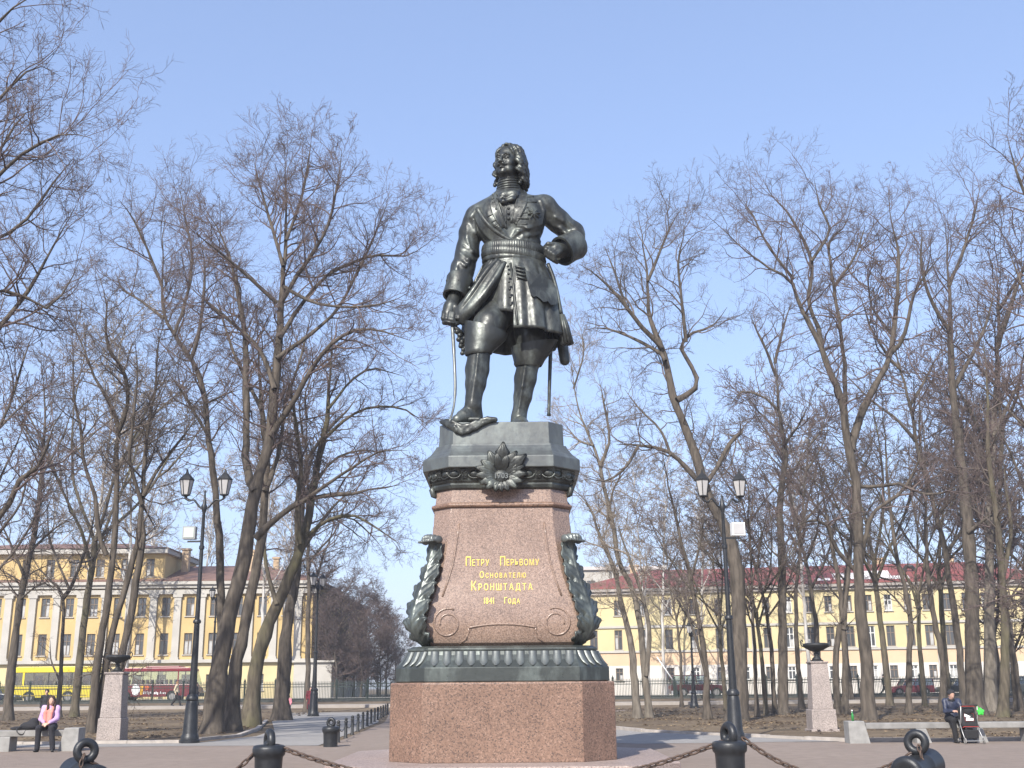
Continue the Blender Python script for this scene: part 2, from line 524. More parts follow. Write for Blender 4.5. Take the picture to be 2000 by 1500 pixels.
M_IRON_MATT = mat('black_iron_matt', (0.02, 0.021, 0.022), 0.6, 0.1, var=0.3, scale=6, bump=0.1)
M_RUST = mat('rusty_chain', (0.055, 0.046, 0.042), 0.6, 0.4, col2=(0.11, 0.065, 0.042), scale=25)
M_GOLD = mat('gold_leaf', (0.52, 0.39, 0.09), 0.45, 0.5, var=0.15, scale=30)
M_FENCE = mat('fence_green', (0.020, 0.032, 0.027), 0.5, 0.1, var=0.2, scale=2)
M_LANTERN_GLASS = mat('lantern_glass', (0.42, 0.41, 0.40), 0.25, var=0.1, scale=4)
M_LAWN = ground_mat('dry_lawn', ((0.205, 0.156, 0.10), (0.138, 0.102, 0.068), (0.066, 0.05, 0.035)), (0.22, 1.1), bump=1.0, bscale=7, fleck=((0.33, 0.26, 0.175), 5.0, 0.16))
M_SAND = ground_mat('plaza_sand', ((0.268, 0.217, 0.180), (0.242, 0.195, 0.162), (0.188, 0.150, 0.125)), (0.22, 3.2), bump=0.5, bscale=25, fleck=((0.40, 0.32, 0.27), 11.0, 0.09))
M_ASPHALT = ground_mat('pale_asphalt', ((0.30, 0.285, 0.265), (0.26, 0.25, 0.235), (0.22, 0.205, 0.19)), (0.3, 4.0), bump=0.2, bscale=40)
M_STREET = ground_mat('street_asphalt', ((0.10, 0.10, 0.10), (0.085, 0.085, 0.085), (0.07, 0.07, 0.07)), (0.3, 4.0), bump=0.2)
M_KERB = mat('kerb_stone', (0.40, 0.36, 0.32), 0.9, var=0.25, scale=3, bump=0.3)
M_PAVE = ground_mat('street_pavement', ((0.34, 0.31, 0.28), (0.30, 0.27, 0.24), (0.26, 0.235, 0.21)), (0.3, 4.0), bump=0.2)
M_BARK = None

def bark(name, c1, c2, sc=7.0, moss=None):
    m, nt, b = node_mat(name); N = nt.nodes; L = nt.links
    tc = N.new('ShaderNodeTexCoord')
    mp = N.new('ShaderNodeMapping'); mp.inputs['Scale'].default_value = (1, 1, 0.22)
    L.new(tc.outputs['Object'], mp.inputs[0])
    n1 = N.new('ShaderNodeTexNoise'); n1.inputs['Scale'].default_value = sc; n1.inputs['Detail'].default_value = 6
    L.new(mp.outputs[0], n1.inputs['Vector'])
    rp = N.new('ShaderNodeValToRGB'); cr = rp.color_ramp
    cr.elements[0].position = 0.32; cr.elements[0].color = (*c2, 1); cr.elements[1].position = 0.66; cr.elements[1].color = (*c1, 1)
    L.new(n1.outputs[0], rp.inputs[0])
    src = rp.outputs[0]
    if moss:
        n4 = N.new('ShaderNodeTexNoise'); n4.inputs['Scale'].default_value = 0.8; n4.inputs['Detail'].default_value = 4
        L.new(tc.outputs['Object'], n4.inputs['Vector'])
        mr = N.new('ShaderNodeMapRange'); mr.inputs[1].default_value = 0.45; mr.inputs[2].default_value = 0.68; mr.inputs[4].default_value = 0.7
        L.new(n4.outputs[0], mr.inputs[0])
        mx = N.new('ShaderNodeMix'); mx.data_type = 'RGBA'
        L.new(mr.outputs[0], mx.inputs[0]); L.new(src, mx.inputs[6]); mx.inputs[7].default_value = (*moss, 1)
        src = mx.outputs[2]
    L.new(src, b.inputs['Base Color'])
    b.inputs['Roughness'].default_value = 0.92; b.inputs['Specular IOR Level'].default_value = 0.2
    bp = N.new('ShaderNodeBump'); bp.inputs['Strength'].default_value = 0.8; bp.inputs['Distance'].default_value = 0.04
    L.new(n1.outputs[0], bp.inputs['Height']); L.new(bp.outputs[0], b.inputs['Normal'])
    MATS[name] = m
    return m
M_BARK = bark('bark_grey_brown', (0.118, 0.099, 0.080), (0.048, 0.041, 0.034))
M_BARK_MOSS = bark('bark_mossy', (0.130, 0.110, 0.080), (0.058, 0.049, 0.038), moss=(0.105, 0.10, 0.052))
M_BARK_PALE = bark('bark_pale', (0.185, 0.162, 0.132), (0.09, 0.078, 0.064))
M_BARK_BIRCH = bark('bark_birch', (0.56, 0.54, 0.50), (0.20, 0.18, 0.16), 3.0)
M_TWIG = mat('twig_brown', (0.132, 0.108, 0.094), 0.9, var=0.25, scale=0.6, spec=0.15)
M_TWIG_RED = mat('twig_reddish', (0.135, 0.103, 0.096), 0.9, var=0.25, scale=0.6, spec=0.15)
M_TWIG_PALE = mat('twig_pale', (0.27, 0.225, 0.18), 0.9, var=0.25, scale=0.6, spec=0.15)

# ------------------------------------------------------------------ ground, plaza, paths, street
def sheet(name, pts, z, m):
    n = len(pts)
    o = mesh_obj(name, [(p[0], p[1], z) for p in pts], [tuple(range(n))], m)
    if o.data.polygons[0].normal.z < 0: o.data.flip_normals()
    return tag(o, kind='structure')
# one terrain sheet that reaches the horizon, rising gently to the street
ys = np.concatenate([np.array([-400, -60, 0, 40, 70, 80]), np.arange(82, 95, 1.0), np.array([100, 140, 220, 400, 700.0])])
xs = np.array([-600, -300, -120, -60, -30, 0, 30, 60, 120, 300, 600.0])
gv = [(x, y, gz(y)) for y in ys for x in xs]
gf = [(j*len(xs)+i, j*len(xs)+i+1, (j+1)*len(xs)+i+1, (j+1)*len(xs)+i) for j in range(len(ys)-1) for i in range(len(xs)-1)]
tag(mesh_obj('ground', gv, gf, M_LAWN), kind='structure')
g2 = lambda x, y: tuple(G(x, y)[:2])
# sandy plaza round the monument, widening into the alley behind it
KL = 33.6; KR = 33.3                      # the lawn kerbs run across the picture at these depths
sheet('plaza', [(-60, -30), (60, -30), (60, KR), (7.9, KR), (4.6, 36.4), (1.2, 41.2), (3.2, 62), (7.8, 78), (-8.3, 78), (-6.1, 55), (-5.3, 33.4), (-8.6, KL+1.2), (-60, KL+1.2)], 0.008, M_SAND)
# pale asphalt paths: a strip along the left lawn that swings off behind the chain posts, and one on the right
sheet('path_left', [(-60, KL+0.4), (-9.0, KL+0.4), (-5.6, 33.6), (-6.4, 55), (-8.9, 78), (-15.5, 78), (-12.0, 58), (-9.4, 46), (-8.9, 40.5), (-9.6, KL+2.9), (-11, KL+2.2), (-60, KL+2.2)], 0.014, M_ASPHALT)
sheet('path_right', [(9.2, KR+0.1), (7.6, KR+0.1), (3.4, 33.0), (1.0, 36.0), (0.2, 44), (0.9, 60), (4.0, 62), (2.6, 48), (4.3, 41.5)], 0.014, M_ASPHALT)
# low kerbs as real steps
def kerb(name, pts, w=0.16, h=0.10, step=1.0):
    root = tag(bpy.data.objects.new(name, None), kind='structure'); link(root)
    root.location = (pts[0][0], pts[0][1], 0)
    n = 0
    for (a, b) in zip(pts[:-1], pts[1:]):
        a = np.array(a, float); b = np.array(b, float); L = np.linalg.norm(b-a); d = (b-a)/L; nn = np.array((-d[1], d[0]))
        k = max(1, int(round(L/step)))
        for i in range(k):
            p = a+d*(L*i/k+0.008); q = a+d*(L*(i+1)/k-0.008)
            j = random.uniform(-0.012, 0.012); hh = h+random.uniform(-0.015, 0.01)
            c = [p+nn*j, q+nn*j, q+nn*(w+j), p+nn*(w+j)]
            MB().hexa([(*x, -0.05) for x in c]+[(*x, hh) for x in c]).build('kerb_stone', M_KERB, root, world=True)
            n += 1
    return root
random.seed(3)
kerb('kerb_left', [(-26, KL+2.2), (-10.2, KL+2.2), (-9.4, 40.5), (-10.0, 46), (-12.2, 58)], step=1.6)
kerb('kerb_right', [(26, KR+0.0), (9.4, KR+0.0), (4.6, 41.5), (2.9, 48), (3.6, 58)], step=1.6)
# street behind the fence: pavement strip, kerb step and asphalt
tag(MB().box(-160, 160, 86.4, 89.7, -0.3, 0.375).build('pavement', M_PAVE), kind='structure')
sheet('street', [(-220, 97.5), (220, 97.5), (220, 112), (-220, 112)], 0.516, M_STREET)
sheet('far_pavement', [(-220, 112), (220, 112), (220, 118.5), (-220, 118.5)], 0.63, M_PAVE)

# fallen leaves and dead stalks on the lawns, too many to count
def litter(name, n, rect, seed, m, size, lim):
    rng = np.random.default_rng(seed)
    x = rng.uniform(rect[0], rect[1], n*3); y = rng.uniform(rect[2], rect[3], n*3)
    # clumped: keep where a slow wave field is high
    f = np.sin(x*0.9+1.3*np.sin(y*0.35))+np.sin(y*0.8+1.7*np.sin(x*0.27))+0.8*np.sin(x*2.3+y*1.9)
    k = (rng.random(n*3) < 0.22+0.30*np.clip(f, -0.6, 2)) & lim(x, y); x = x[k][:n]; y = y[k][:n]; n = len(x)
    s = rng.uniform(size[0], size[1], n); a = rng.uniform(0, 6.28, n); tx = rng.normal(0, 0.35, n); ty = rng.normal(0, 0.35, n)
    asp = rng.uniform(0.25, 0.8, n)
    V = np.zeros((n, 4, 3))
    for j, (u, v) in enumerate([(-1, 0), (0, -1), (1, 0), (0, 1)]):
        du = u*s; dv = v*s*asp
        V[:, j, 0] = x+du*np.cos(a)-dv*np.sin(a); V[:, j, 1] = y+du*np.sin(a)+dv*np.cos(a)
        V[:, j, 2] = 0.02+np.abs(du*tx+dv*ty)*0.8+0.02*rng.random(n)
    o = mesh_obj(name, V.reshape(-1, 3), np.arange(n*4).reshape(-1, 4), m)
    return tag(o, None, None, None, 'stuff')
M_LEAF1 = mat('dead_leaf_pale', (0.30, 0.215, 0.125), 0.9, var=0.5, scale=1.5, spec=0.2); M_LEAF2 = mat('dead_leaf_dark', (0.085, 0.058, 0.038), 0.9, var=0.4, scale=1.5, spec=0.2)
_lawn = lambda x, y: ((x < -12.6) & (y > KL+2.7)) | ((x < -13.2) & (y > 40)) | ((x < -10.6-0.2*(y-46)/2) & (y > 36.2) & (x < -10.6)) | ((x > 9.8) & (y > KR+0.4)) | ((x > 5.2) & (y > 42)) | ((x > 3.8) & (y > 49))
litter('leaf_litter', 26000, (-45, 45, 33.5, 82), 4, M_LEAF1, (0.035, 0.10), _lawn)
litter('leaf_litter', 26000, (-45, 45, 33.5, 82), 5, M_LEAF2, (0.04, 0.13), _lawn)

# ------------------------------------------------------------------ bare trees
def tubes(Pn, Rn, sides):
    """Pn (N,K,3), Rn (N,K) -> verts, quads"""
    N, K, _ = Pn.shape
    T = np.gradient(Pn, axis=1); T /= np.linalg.norm(T, axis=2, keepdims=True)+1e-9
    ref = np.where(np.abs(T[:, :1, 2:3]) < 0.85, np.array([[[0, 0, 1.0]]]), np.array([[[1.0, 0, 0]]]))
    U = np.cross(T, np.broadcast_to(ref, T.shape)); U /= np.linalg.norm(U, axis=2, keepdims=True)+1e-9
    W = np.cross(T, U)
    a = np.arange(sides)*2*np.pi/sides
    V = Pn[:, :, None, :] + Rn[:, :, None, None]*(U[:, :, None, :]*np.cos(a)[None, None, :, None]+W[:, :, None, :]*np.sin(a)[None, None, :, None])
    V = V.reshape(-1, 3)
    base = (np.arange(N)*K*sides)[:, None, None]
    i = (np.arange(K-1)*sides)[None, :, None]; k = np.arange(sides)[None, None, :]; k2 = (k+1) % sides
    Q = np.stack([base+i+k, base+i+k2, base+i+sides+k2, base+i+sides+k], -1).reshape(-1, 4)
    return V, Q
def sprout(rng, Pn, Rn, m, tlo, thi, ang, length, K, wig, up, rfac, rmax, tipr, taper_len=0.5, sag=0.0):
    """m children on each parent; all arrays at once"""
    N, Kp, _ = Pn.shape
    T = np.gradient(Pn, axis=1); T /= np.linalg.norm(T, axis=2, keepdims=True)+1e-9
    t = (tlo+(thi-tlo)*((np.arange(m)[None, :]+rng.random((N, m)))/m))
    f = t*(Kp-1); i0 = np.minimum(f.astype(int), Kp-2); fr = (f-i0)
    idx = np.arange(N)[:, None]
    S = Pn[idx, i0]*(1-fr[..., None])+Pn[idx, i0+1]*fr[..., None]
    tt = T[idx, i0]; pr = Rn[idx, i0]*(1-fr)+Rn[idx, i0+1]*fr
    rnd = rng.normal(size=(N, m, 3)); nrm = rnd-tt*np.sum(rnd*tt, axis=2, keepdims=True)
    nrm /= np.linalg.norm(nrm, axis=2, keepdims=True)+1e-9
    A = np.radians(ang[0]+(ang[1]-ang[0])*rng.random((N, m)))[..., None]
    D = tt*np.cos(A)+nrm*np.sin(A)
    D = D.reshape(-1, 3); S = S.reshape(-1, 3); pr = pr.reshape(-1); tf = t.reshape(-1)
    L = np.asarray(length).reshape(-1) if hasattr(length, '__len__') else np.full(N, length)
    L = np.repeat(L, m)*(0.55+0.75*rng.random(N*m))*(1-taper_len*tf)
    Q = np.zeros((N*m, K, 3)); Q[:, 0] = S
    for k in range(1, K):
        D = D+rng.normal(size=D.shape)*wig; D[:, 2] += up - sag*k
        D /= np.linalg.norm(D, axis=1, keepdims=True)+1e-9
        Q[:, k] = Q[:, k-1]+D*(L/(K-1))[:, None]
    r0 = np.minimum(pr*rfac, rmax*(0.7+0.6*rng.random(N*m)))
    r0 = np.maximum(r0, tipr)
    R = r0[:, None]+(np.minimum(tipr, r0)-r0)[:, None]*np.linspace(0, 1, K)[None, :]
    return Q, R, L
def flare(pts, rad, amt=1.0):
    """root flare on a trunk's lowest half metre"""
    z = pts[:, 2]-pts[0, 2]
    return rad*(1+0.55*amt*np.exp(-z/0.45))
def make_tree(name, polys, base, seed, label, group=None, barkm=None, twigm=None, dens=1.0, H=20.0, up=0.06, wig=0.16,
              lv=(9, 6, 5, 4), sag=0.0, tip=0.0055, extra=None, lenk=1.0, cat='tree'):
    """polys: list of (points (n,3), r_start, r_end, first fraction that carries branches)"""
    rng = np.random.default_rng(seed)
    root = empty(name, base, label, cat, group)
    TV, TF, CV, CF = [], [], [], []; nt = nc = 0
    def put(trunk, V, Q):
        nonlocal nt, nc
        if trunk: TV.append(V); TF.append(Q+nt); nt += len(V)
        else: CV.append(V); CF.append(Q+nc); nc += len(V)
    par = []
    for pi, (pts, r0, r1, t0) in enumerate(polys):
        L = np.linalg.norm(np.diff(np.asarray(pts), axis=0), axis=1).sum()
        K = int(max(8, min(40, L/0.55)))
        C = catmull(pts, K)
        C[1:-1] += rng.normal(size=(K-2, 3))*0.006*min(3.0, L/4)
        R = r0+(r1-r0)*np.linspace(0, 1, K)**0.85
        R *= 1+0.06*rng.normal(size=K)
        if t0 < 0.75: R *= np.interp(np.linspace(0, 1, K), [0, 0.7, 1.0], [1, 1, 0.22])     # boughs run out into twigs
        if C[0, 2] < 0.7: R = flare(C, R)
        V, Q = tubes(C[None], R[None], 12 if r0 > 0.12 else 8)
        put(True, V, Q); par.append((C, R, L, t0))
    # resample parents to a common length so each level grows in one go
    Kp = 24
    PP = np.stack([c[np.clip(np.round(np.linspace(t0, 1, Kp)*(len(c)-1)).astype(int), 0, len(c)-1)]+rng.normal(size=(Kp, 3))*1e-3 for c, r, L, t0 in par])
    PR = np.stack([r[np.clip(np.round(np.linspace(t0, 1, Kp)*(len(c)-1)).astype(int), 0, len(c)-1)] for c, r, L, t0 in par])
    PL = np.array([L*(1-t0) for c, r, L, t0 in par])
    # long parents are split so branch density follows length
    reps = np.maximum(1, np.round(PL/3.2).astype(int))
    PPs, PRs = [], []
    for i in range(len(par)):
        for j in range(reps[i]):
            a = j/reps[i]; b = (j+1)/reps[i]
            f = np.linspace(a, b, 10)*(Kp-1); i0 = np.minimum(f.astype(int), Kp-2); fr = (f-i0)[:, None]
            PPs.append(PP[i][i0]*(1-fr)+PP[i][i0+1]*fr); PRs.append(PR[i][i0])
    PP = np.stack(PPs); PR = np.stack(PRs)
    m1 = max(2, int(round(lv[0]*dens)))
    l1 = 0.115*H*lenk
    Q1, R1, L1 = sprout(rng, PP, PR, m1, 0, 1, (32, 68), l1, 8, wig, up, 0.55, 0.045, tip*1.6, 0.25, sag)
    V, Q = tubes(Q1, R1, 5); put(False, V, Q)
    Q2, R2, L2 = sprout(rng, Q1, R1, lv[1], 0.15, 1, (28, 62), L1*0.52, 5, wig*1.2, up, 0.6, 0.02, tip*1.3, 0.3, sag)
    V, Q = tubes(Q2, R2, 3); put(False, V, Q)
    Q3, R3, L3 = sprout(rng, Q2, R2, lv[2], 0.15, 1, (28, 60), L2*0.55, 3, wig*1.3, up, 0.7, 0.011, tip, 0.3, sag)
    V, Q = tubes(Q3, R3, 3); put(False, V, Q)
    if lv[3]:
        Q4, R4, L4 = sprout(rng, Q3, R3, lv[3], 0.2, 1, (25, 55), L3*0.6, 2, wig*1.2, up, 0.85, 0.008, tip*0.8, 0.2, sag)
        V, Q = tubes(Q4, R4, 3); put(False, V, Q)
    bm = barkm or M_BARK; tm = twigm or M_TWIG
    mesh_obj('trunk', np.concatenate(TV), np.concatenate(TF), bm, root, True, True)
    mesh_obj('crown', np.concatenate(CV), np.concatenate(CF), tm, root, True, True)
    return root
def px_poly(pts, Y, w0, w1, t0=0.0, dy0=0.0, dy=0.0):
    """a limb measured in the photograph, carried at its own depth"""
    n = len(pts); out = []
    for i, (x, y) in enumerate(pts):
        out.append(P(x, y, Y+dy0+(dy-dy0)*i/(n-1)))
    return [np.array(out), 1.1*w0/2/ppm(Y, out[0][2]), 1.5*w1/2/ppm(Y, out[-1][2]), t0]
def photo_tree(name, base_px, limbs, seed, label, Y=None, **kw):
    """limbs: (points, w0, w1, t0, dy_start, dy_end) in photograph pixels; the first is the trunk"""
    g = G(*base_px) if Y is None else P(base_px[0], base_px[1], Y)
    Y = g[1]; zb = gz(Y)
    polys = []
    for i, l in enumerate(limbs):
        pts, w0, w1 = l[0], l[1], l[2]
        t0 = l[3] if len(l) > 3 else 0.1; a = l[4] if len(l) > 4 else 0.0; b = l[5] if len(l) > 5 else 0.0
        pl = px_poly(pts, Y, w0, w1, t0, a, b)
        if i == 0 or (len(l) > 6 and l[6]):
            pl[0][0][2] = zb-0.15
        polys.append(pl)
    H = max(p[0][:, 2].max() for p in polys)
    return make_tree(name, polys, (g[0], g[1], zb), seed, label, H=H, **kw)

GT = 'bare trees standing on the park lawns'
photo_tree('linden_tree', (412, 1433), [
    ([(412, 1436), (424, 1342), (445, 1212), (471, 1125), (484, 1038), (500, 952), (517, 895), (527, 853), (536, 760), (545, 667), (548, 597), (557, 480), (559, 387), (555, 290)], 38, 3, 0.42, 0, 0.5),
    ([(498, 960), (489, 943), (478, 895), (482, 853), (480, 760), (480, 667), (470, 597), (452, 517), (433, 461), (396, 401)], 17, 3, 0.25, 0, 2.0),
    ([(529, 850), (573, 783), (620, 704), (667, 657), (723, 643), (807, 667)], 12, 2.5, 0.25, 0, -2.5),
    ([(546, 660), (573, 620), (606, 573), (657, 527), (737, 499), (797, 499), (853, 461)], 9, 2, 0.2, 0, 2.2),
    ([(549, 590), (580, 540), (620, 480), (643, 433), (662, 340), (668, 290)], 9, 2, 0.15, 0, -1.5),
    ([(541, 592), (480, 536), (424, 489), (377, 452)], 8, 2, 0.2, 0, -2.5),
    ([(536, 760), (522, 713), (499, 671), (457, 634), (401, 587), (363, 555)], 10, 2.5, 0.25, 0, 1.5),
    ([(553, 520), (530, 440), (510, 370), (495, 310)], 7, 2, 0.1, 0, 1.2),
    ([(558, 470), (585, 400), (600, 330), (608, 270)], 7, 2, 0.1, 0, 1.8),
    ([(554, 560), (610, 590), (680, 600), (760, 590), (800, 570)], 7, 2, 0.2, 0, -2.0),
    ([(540, 700), (610, 650), (660, 600), (700, 530), (745, 430), (760, 380)], 8, 2, 0.25, 0, 2.6),
    ([(500, 1051), (545, 1008), (593, 978), (653, 965), (688, 965), (731, 954), (783, 947)], 13, 2.5, 0.3, 0, -2.0),
    ([(593, 978), (640, 945), (688, 913), (740, 882), (796, 880)], 7, 2, 0.3, -0.7, -3.0),
], 11, 'tallest bare linden in front of the yellow building, wide domed crown', group=GT, twigm=M_TWIG_RED, dens=1.0, lv=(10, 6, 5, 4), tip=0.0048, lenk=0.86)
photo_tree('linden_tree', (452, 1428), [
    ([(452, 1430), (458, 1320), (476, 1233), (493, 1147), (506, 1082), (515, 995), (520, 900), (512, 800), (505, 700), (500, 600)], 29, 3, 0.5, 0, 1.5),
    ([(517, 960), (545, 880), (560, 780), (590, 690), (610, 600)], 10, 2.5, 0.3, 0.5, 3.0),
    ([(511, 800), (470, 720), (440, 640), (420, 560)], 8, 2, 0.3, 1.0, 3.0),
], 12, 'dark straight trunk close behind the tallest linden', group=GT, dens=0.9, lv=(8, 6, 5, 3), twigm=M_TWIG_RED)
photo_tree('linden_tree', (488, 1420), [
    ([(488, 1422), (497, 1320), (519, 1233), (541, 1181), (567, 1121), (584, 1077), (601, 1017), (610, 960), (623, 895), (636, 835), (643, 760), (647, 690), (650, 620)], 31, 3, 0.45, 0, 1.0),
    ([(584, 1062), (581, 986), (588, 908), (580, 850), (575, 800), (560, 720)], 13, 2.5, 0.3, 0, -1.5),
    ([(600, 1047), (632, 1021), (662, 1008), (697, 1008), (740, 1034), (783, 1064)], 8, 2, 0.3, 0, -1.5),
    ([(541, 1181), (523, 1121), (515, 1060), (515, 990), (505, 930)], 9, 2, 0.4, 0, 1.5),
    ([(632, 1021), (680, 1010), (720, 1040), (750, 1075)], 4, 1.5, 0.2, -0.3, 0.6),
    ([(630, 860), (680, 815), (730, 795), (790, 800), (835, 830)], 7, 2, 0.25, 0, -1.0),
    ([(640, 800), (690, 740), (730, 720), (790, 735)], 6, 2, 0.25, 0, 2.0),
    ([(612, 950), (650, 900), (700, 880), (760, 885)], 6, 2, 0.25, 0, 1.5),
], 13, 'bare tree leaning right whose low bough arches down toward the pedestal', group=GT, dens=1.0, lv=(9, 6, 5, 4), tip=0.0045, barkm=M_BARK_MOSS, twigm=M_TWIG_RED)
photo_tree('linden_tree', (549, 1407), [
    ([(549, 1409), (554, 1320), (562, 1212), (575, 1147), (582, 1070), (590, 990), (596, 920), (600, 850)], 30, 5, 0.5, 0, 0.5),
    ([(580, 1090), (620, 1030), (660, 980), (700, 950)], 9, 2, 0.3, 0, 1.5),
    ([(592, 980), (570, 900), (560, 830)], 8, 2, 0.2, 0, -1.5),
    ([(597, 900), (640, 840), (680, 800), (700, 770)], 8, 2, 0.2, 0, 2.0),
], 14, 'thick upright trunk beside the path, rightmost of the lindens by the tall lamp', group=GT, dens=0.9, lv=(8, 6, 5, 3))
photo_tree('maple_tree', (430, 1418), [
    ([(430, 1420), (432, 1300), (432, 1190), (428, 1060), (421, 973), (413, 900), (403, 817), (397, 760), (377, 707), (353, 673), (327, 633), (317, 600), (317, 533), (318, 470), (322, 420)], 20, 3, 0.45, 0, 1.0),
    ([(372, 703), (387, 660), (397, 587), (400, 520), (392, 460)], 8, 2, 0.25, 0, -1.5),
    ([(406, 850), (385, 815), (355, 765), (330, 730)], 6, 2, 0.3, 0, -1.5),
    ([(320, 622), (280, 590), (240, 565), (225, 530)], 6, 2, 0.2, 0, 2.0),
    ([(317, 560), (285, 480), (255, 420), (232, 390)], 6, 2, 0.2, 0, -2.0),
    ([(340, 655), (365, 580), (375, 500), (360, 420), (350, 360)], 7, 2, 0.2, 0, 2.0),
    ([(400, 790), (440, 770), (470, 760)], 5, 1.5, 0.2, 0, 1.0),
], 15, 'slender bare tree bowing leftward behind the double street lamp', group=GT, dens=1.0, lv=(9, 6, 5, 4), tip=0.0045, twigm=M_TWIG_RED)
photo_tree('maple_tree', (178, 1432), [
    ([(176, 1434), (192, 1280), (208, 1192), (216, 1120), (224, 1040), (228, 920), (227, 867), (230, 845), (220, 800), (190, 747), (160, 673), (133, 617), (120, 560)], 17, 2.5, 0.5, 0, 1.0),
    ([(208, 1084), (192, 1032), (188, 980), (172, 928), (163, 900), (157, 833), (145, 783), (143, 700), (140, 640)], 10, 2, 0.35, 0, -1.0),
    ([(230, 845), (247, 800), (248, 750), (237, 717), (210, 677), (207, 633), (208, 593), (195, 540)], 9, 2, 0.2, 0.2, -1.5),
    ([(184, 1430), (204, 1320), (224, 1220), (248, 1140), (268, 1060), (276, 1000), (278, 975), (287, 850), (303, 767), (307, 700), (317, 633), (322, 590)], 16, 2.5, 0.5, 0.3, 1.0, True),
    ([(277, 985), (258, 920), (253, 883), (262, 800), (268, 730), (262, 650)], 8, 2, 0.25, 0.5, -1.5),
    ([(279, 970), (300, 930), (320, 900), (367, 840), (387, 817)], 8, 2, 0.3, 0.5, 2.0),
    ([(232, 1320), (240, 1270), (256, 1200), (272, 1100), (280, 1040), (277, 990)], 13, 10, 0.6, 0.5, 0.6),
    ([(230, 1434), (232, 1320)], 14, 13, 0.9, 0.5, 0.5, True),
], 16, 'clump of dark stems rising together behind the granite urn post on the bench side', group=GT, dens=1.0, lv=(8, 6, 5, 4), tip=0.0045, twigm=M_TWIG)
photo_tree('park_tree', (14, 1408), [
    ([(14, 1410), (30, 1240), (48, 1128), (64, 1060), (78, 960), (84, 880), (88, 800), (80, 700)], 18, 2.5, 0.3, 0, 0.5),
    ([(48, 1128), (20, 1060), (0, 1020), (-20, 980)], 6, 1.5, 0.2, 0, -1),
    ([(60, 1075), (110, 1030), (150, 1010)], 5, 1.5, 0.1, 0, 1),
    ([(40, 1170), (80, 1140), (110, 1150)], 4, 1.5, 0.1, 0, -1),
    ([(80, 930), (120, 860), (140, 800)], 5, 1.5, 0.1, 0, 1),
], 17, 'bushy bare tree at the yellow bus front, furthest to the picture edge', group=GT, dens=1.1, lv=(9, 6, 5, 2), twigm=M_TWIG)
photo_tree('young_tree', (114, 1404), [
    ([(114, 1406), (120, 1280), (123, 1168), (100, 1135), (72, 1104), (55, 1060)], 10, 2, 0.5, 0, 0.6),
    ([(123, 1170), (140, 1144), (168, 1072), (182, 1020), (190, 970)], 7, 1.5, 0.2, 0, -0.8),
    ([(135, 1150), (110, 1090), (95, 1040), (92, 970)], 5, 1.5, 0.2, 0, 0.8),
    ([(117, 1330), (100, 1290), (98, 1250)], 4, 1.2, 0.2, 0, 0.5),
], 18, 'young forked tree right behind the seated woman in lilac', group=GT, dens=0.8, lv=(6, 5, 4, 2))
photo_tree('old_tree', (-190, 1500), [
    ([(-190, 1520), (-185, 1300), (-170, 1050), (-150, 850), (-130, 600), (-110, 350), (-90, 100), (-80, -100)], 60, 8, 0.4, 0, 1.0),
    ([(-175, 1100), (-90, 1060), (0, 1010), (40, 935), (85, 900), (95, 850), (130, 790)], 18, 2.5, 0.35, 0, -1.0),
    ([(-155, 900), (-80, 760), (0, 640), (60, 560), (110, 470), (150, 400)], 16, 2.5, 0.3, 0, 1.0),
    ([(-140, 720), (-60, 590), (0, 568), (60, 585), (100, 600), (140, 545), (160, 500)], 12, 2.5, 0.35, 0, 0.3),
    ([(-125, 550), (-60, 420), (0, 340), (60, 290), (130, 260), (180, 270)], 12, 2.5, 0.3, 0, -1.5),
    ([(-115, 430), (-50, 260), (10, 180), (70, 130), (120, 150)], 11, 2.5, 0.3, 0, 1.0),
    ([(-100, 300), (-40, 120), (0, 40), (50, 0), (90, -20)], 10, 2.5, 0.25, 0, -1.0),
    ([(-120, 500), (-40, 480), (40, 440), (110, 350), (150, 300)], 9, 2, 0.3, 0, 1.5),
    ([(-150, 850), (-80, 840), (0, 830), (50, 690), (70, 640)], 9, 2, 0.35, 0, 2.0),
    ([(-105, 330), (-30, 330), (40, 230), (80, 210)], 9, 2, 0.3, 0, 0.5),
], 19, 'great bare tree whose boughs reach in from beyond the upper left corner', Y=30.0, group=GT, dens=1.1, lv=(8, 6, 5, 4), twigm=M_TWIG_RED, lenk=0.85, tip=0.0042)
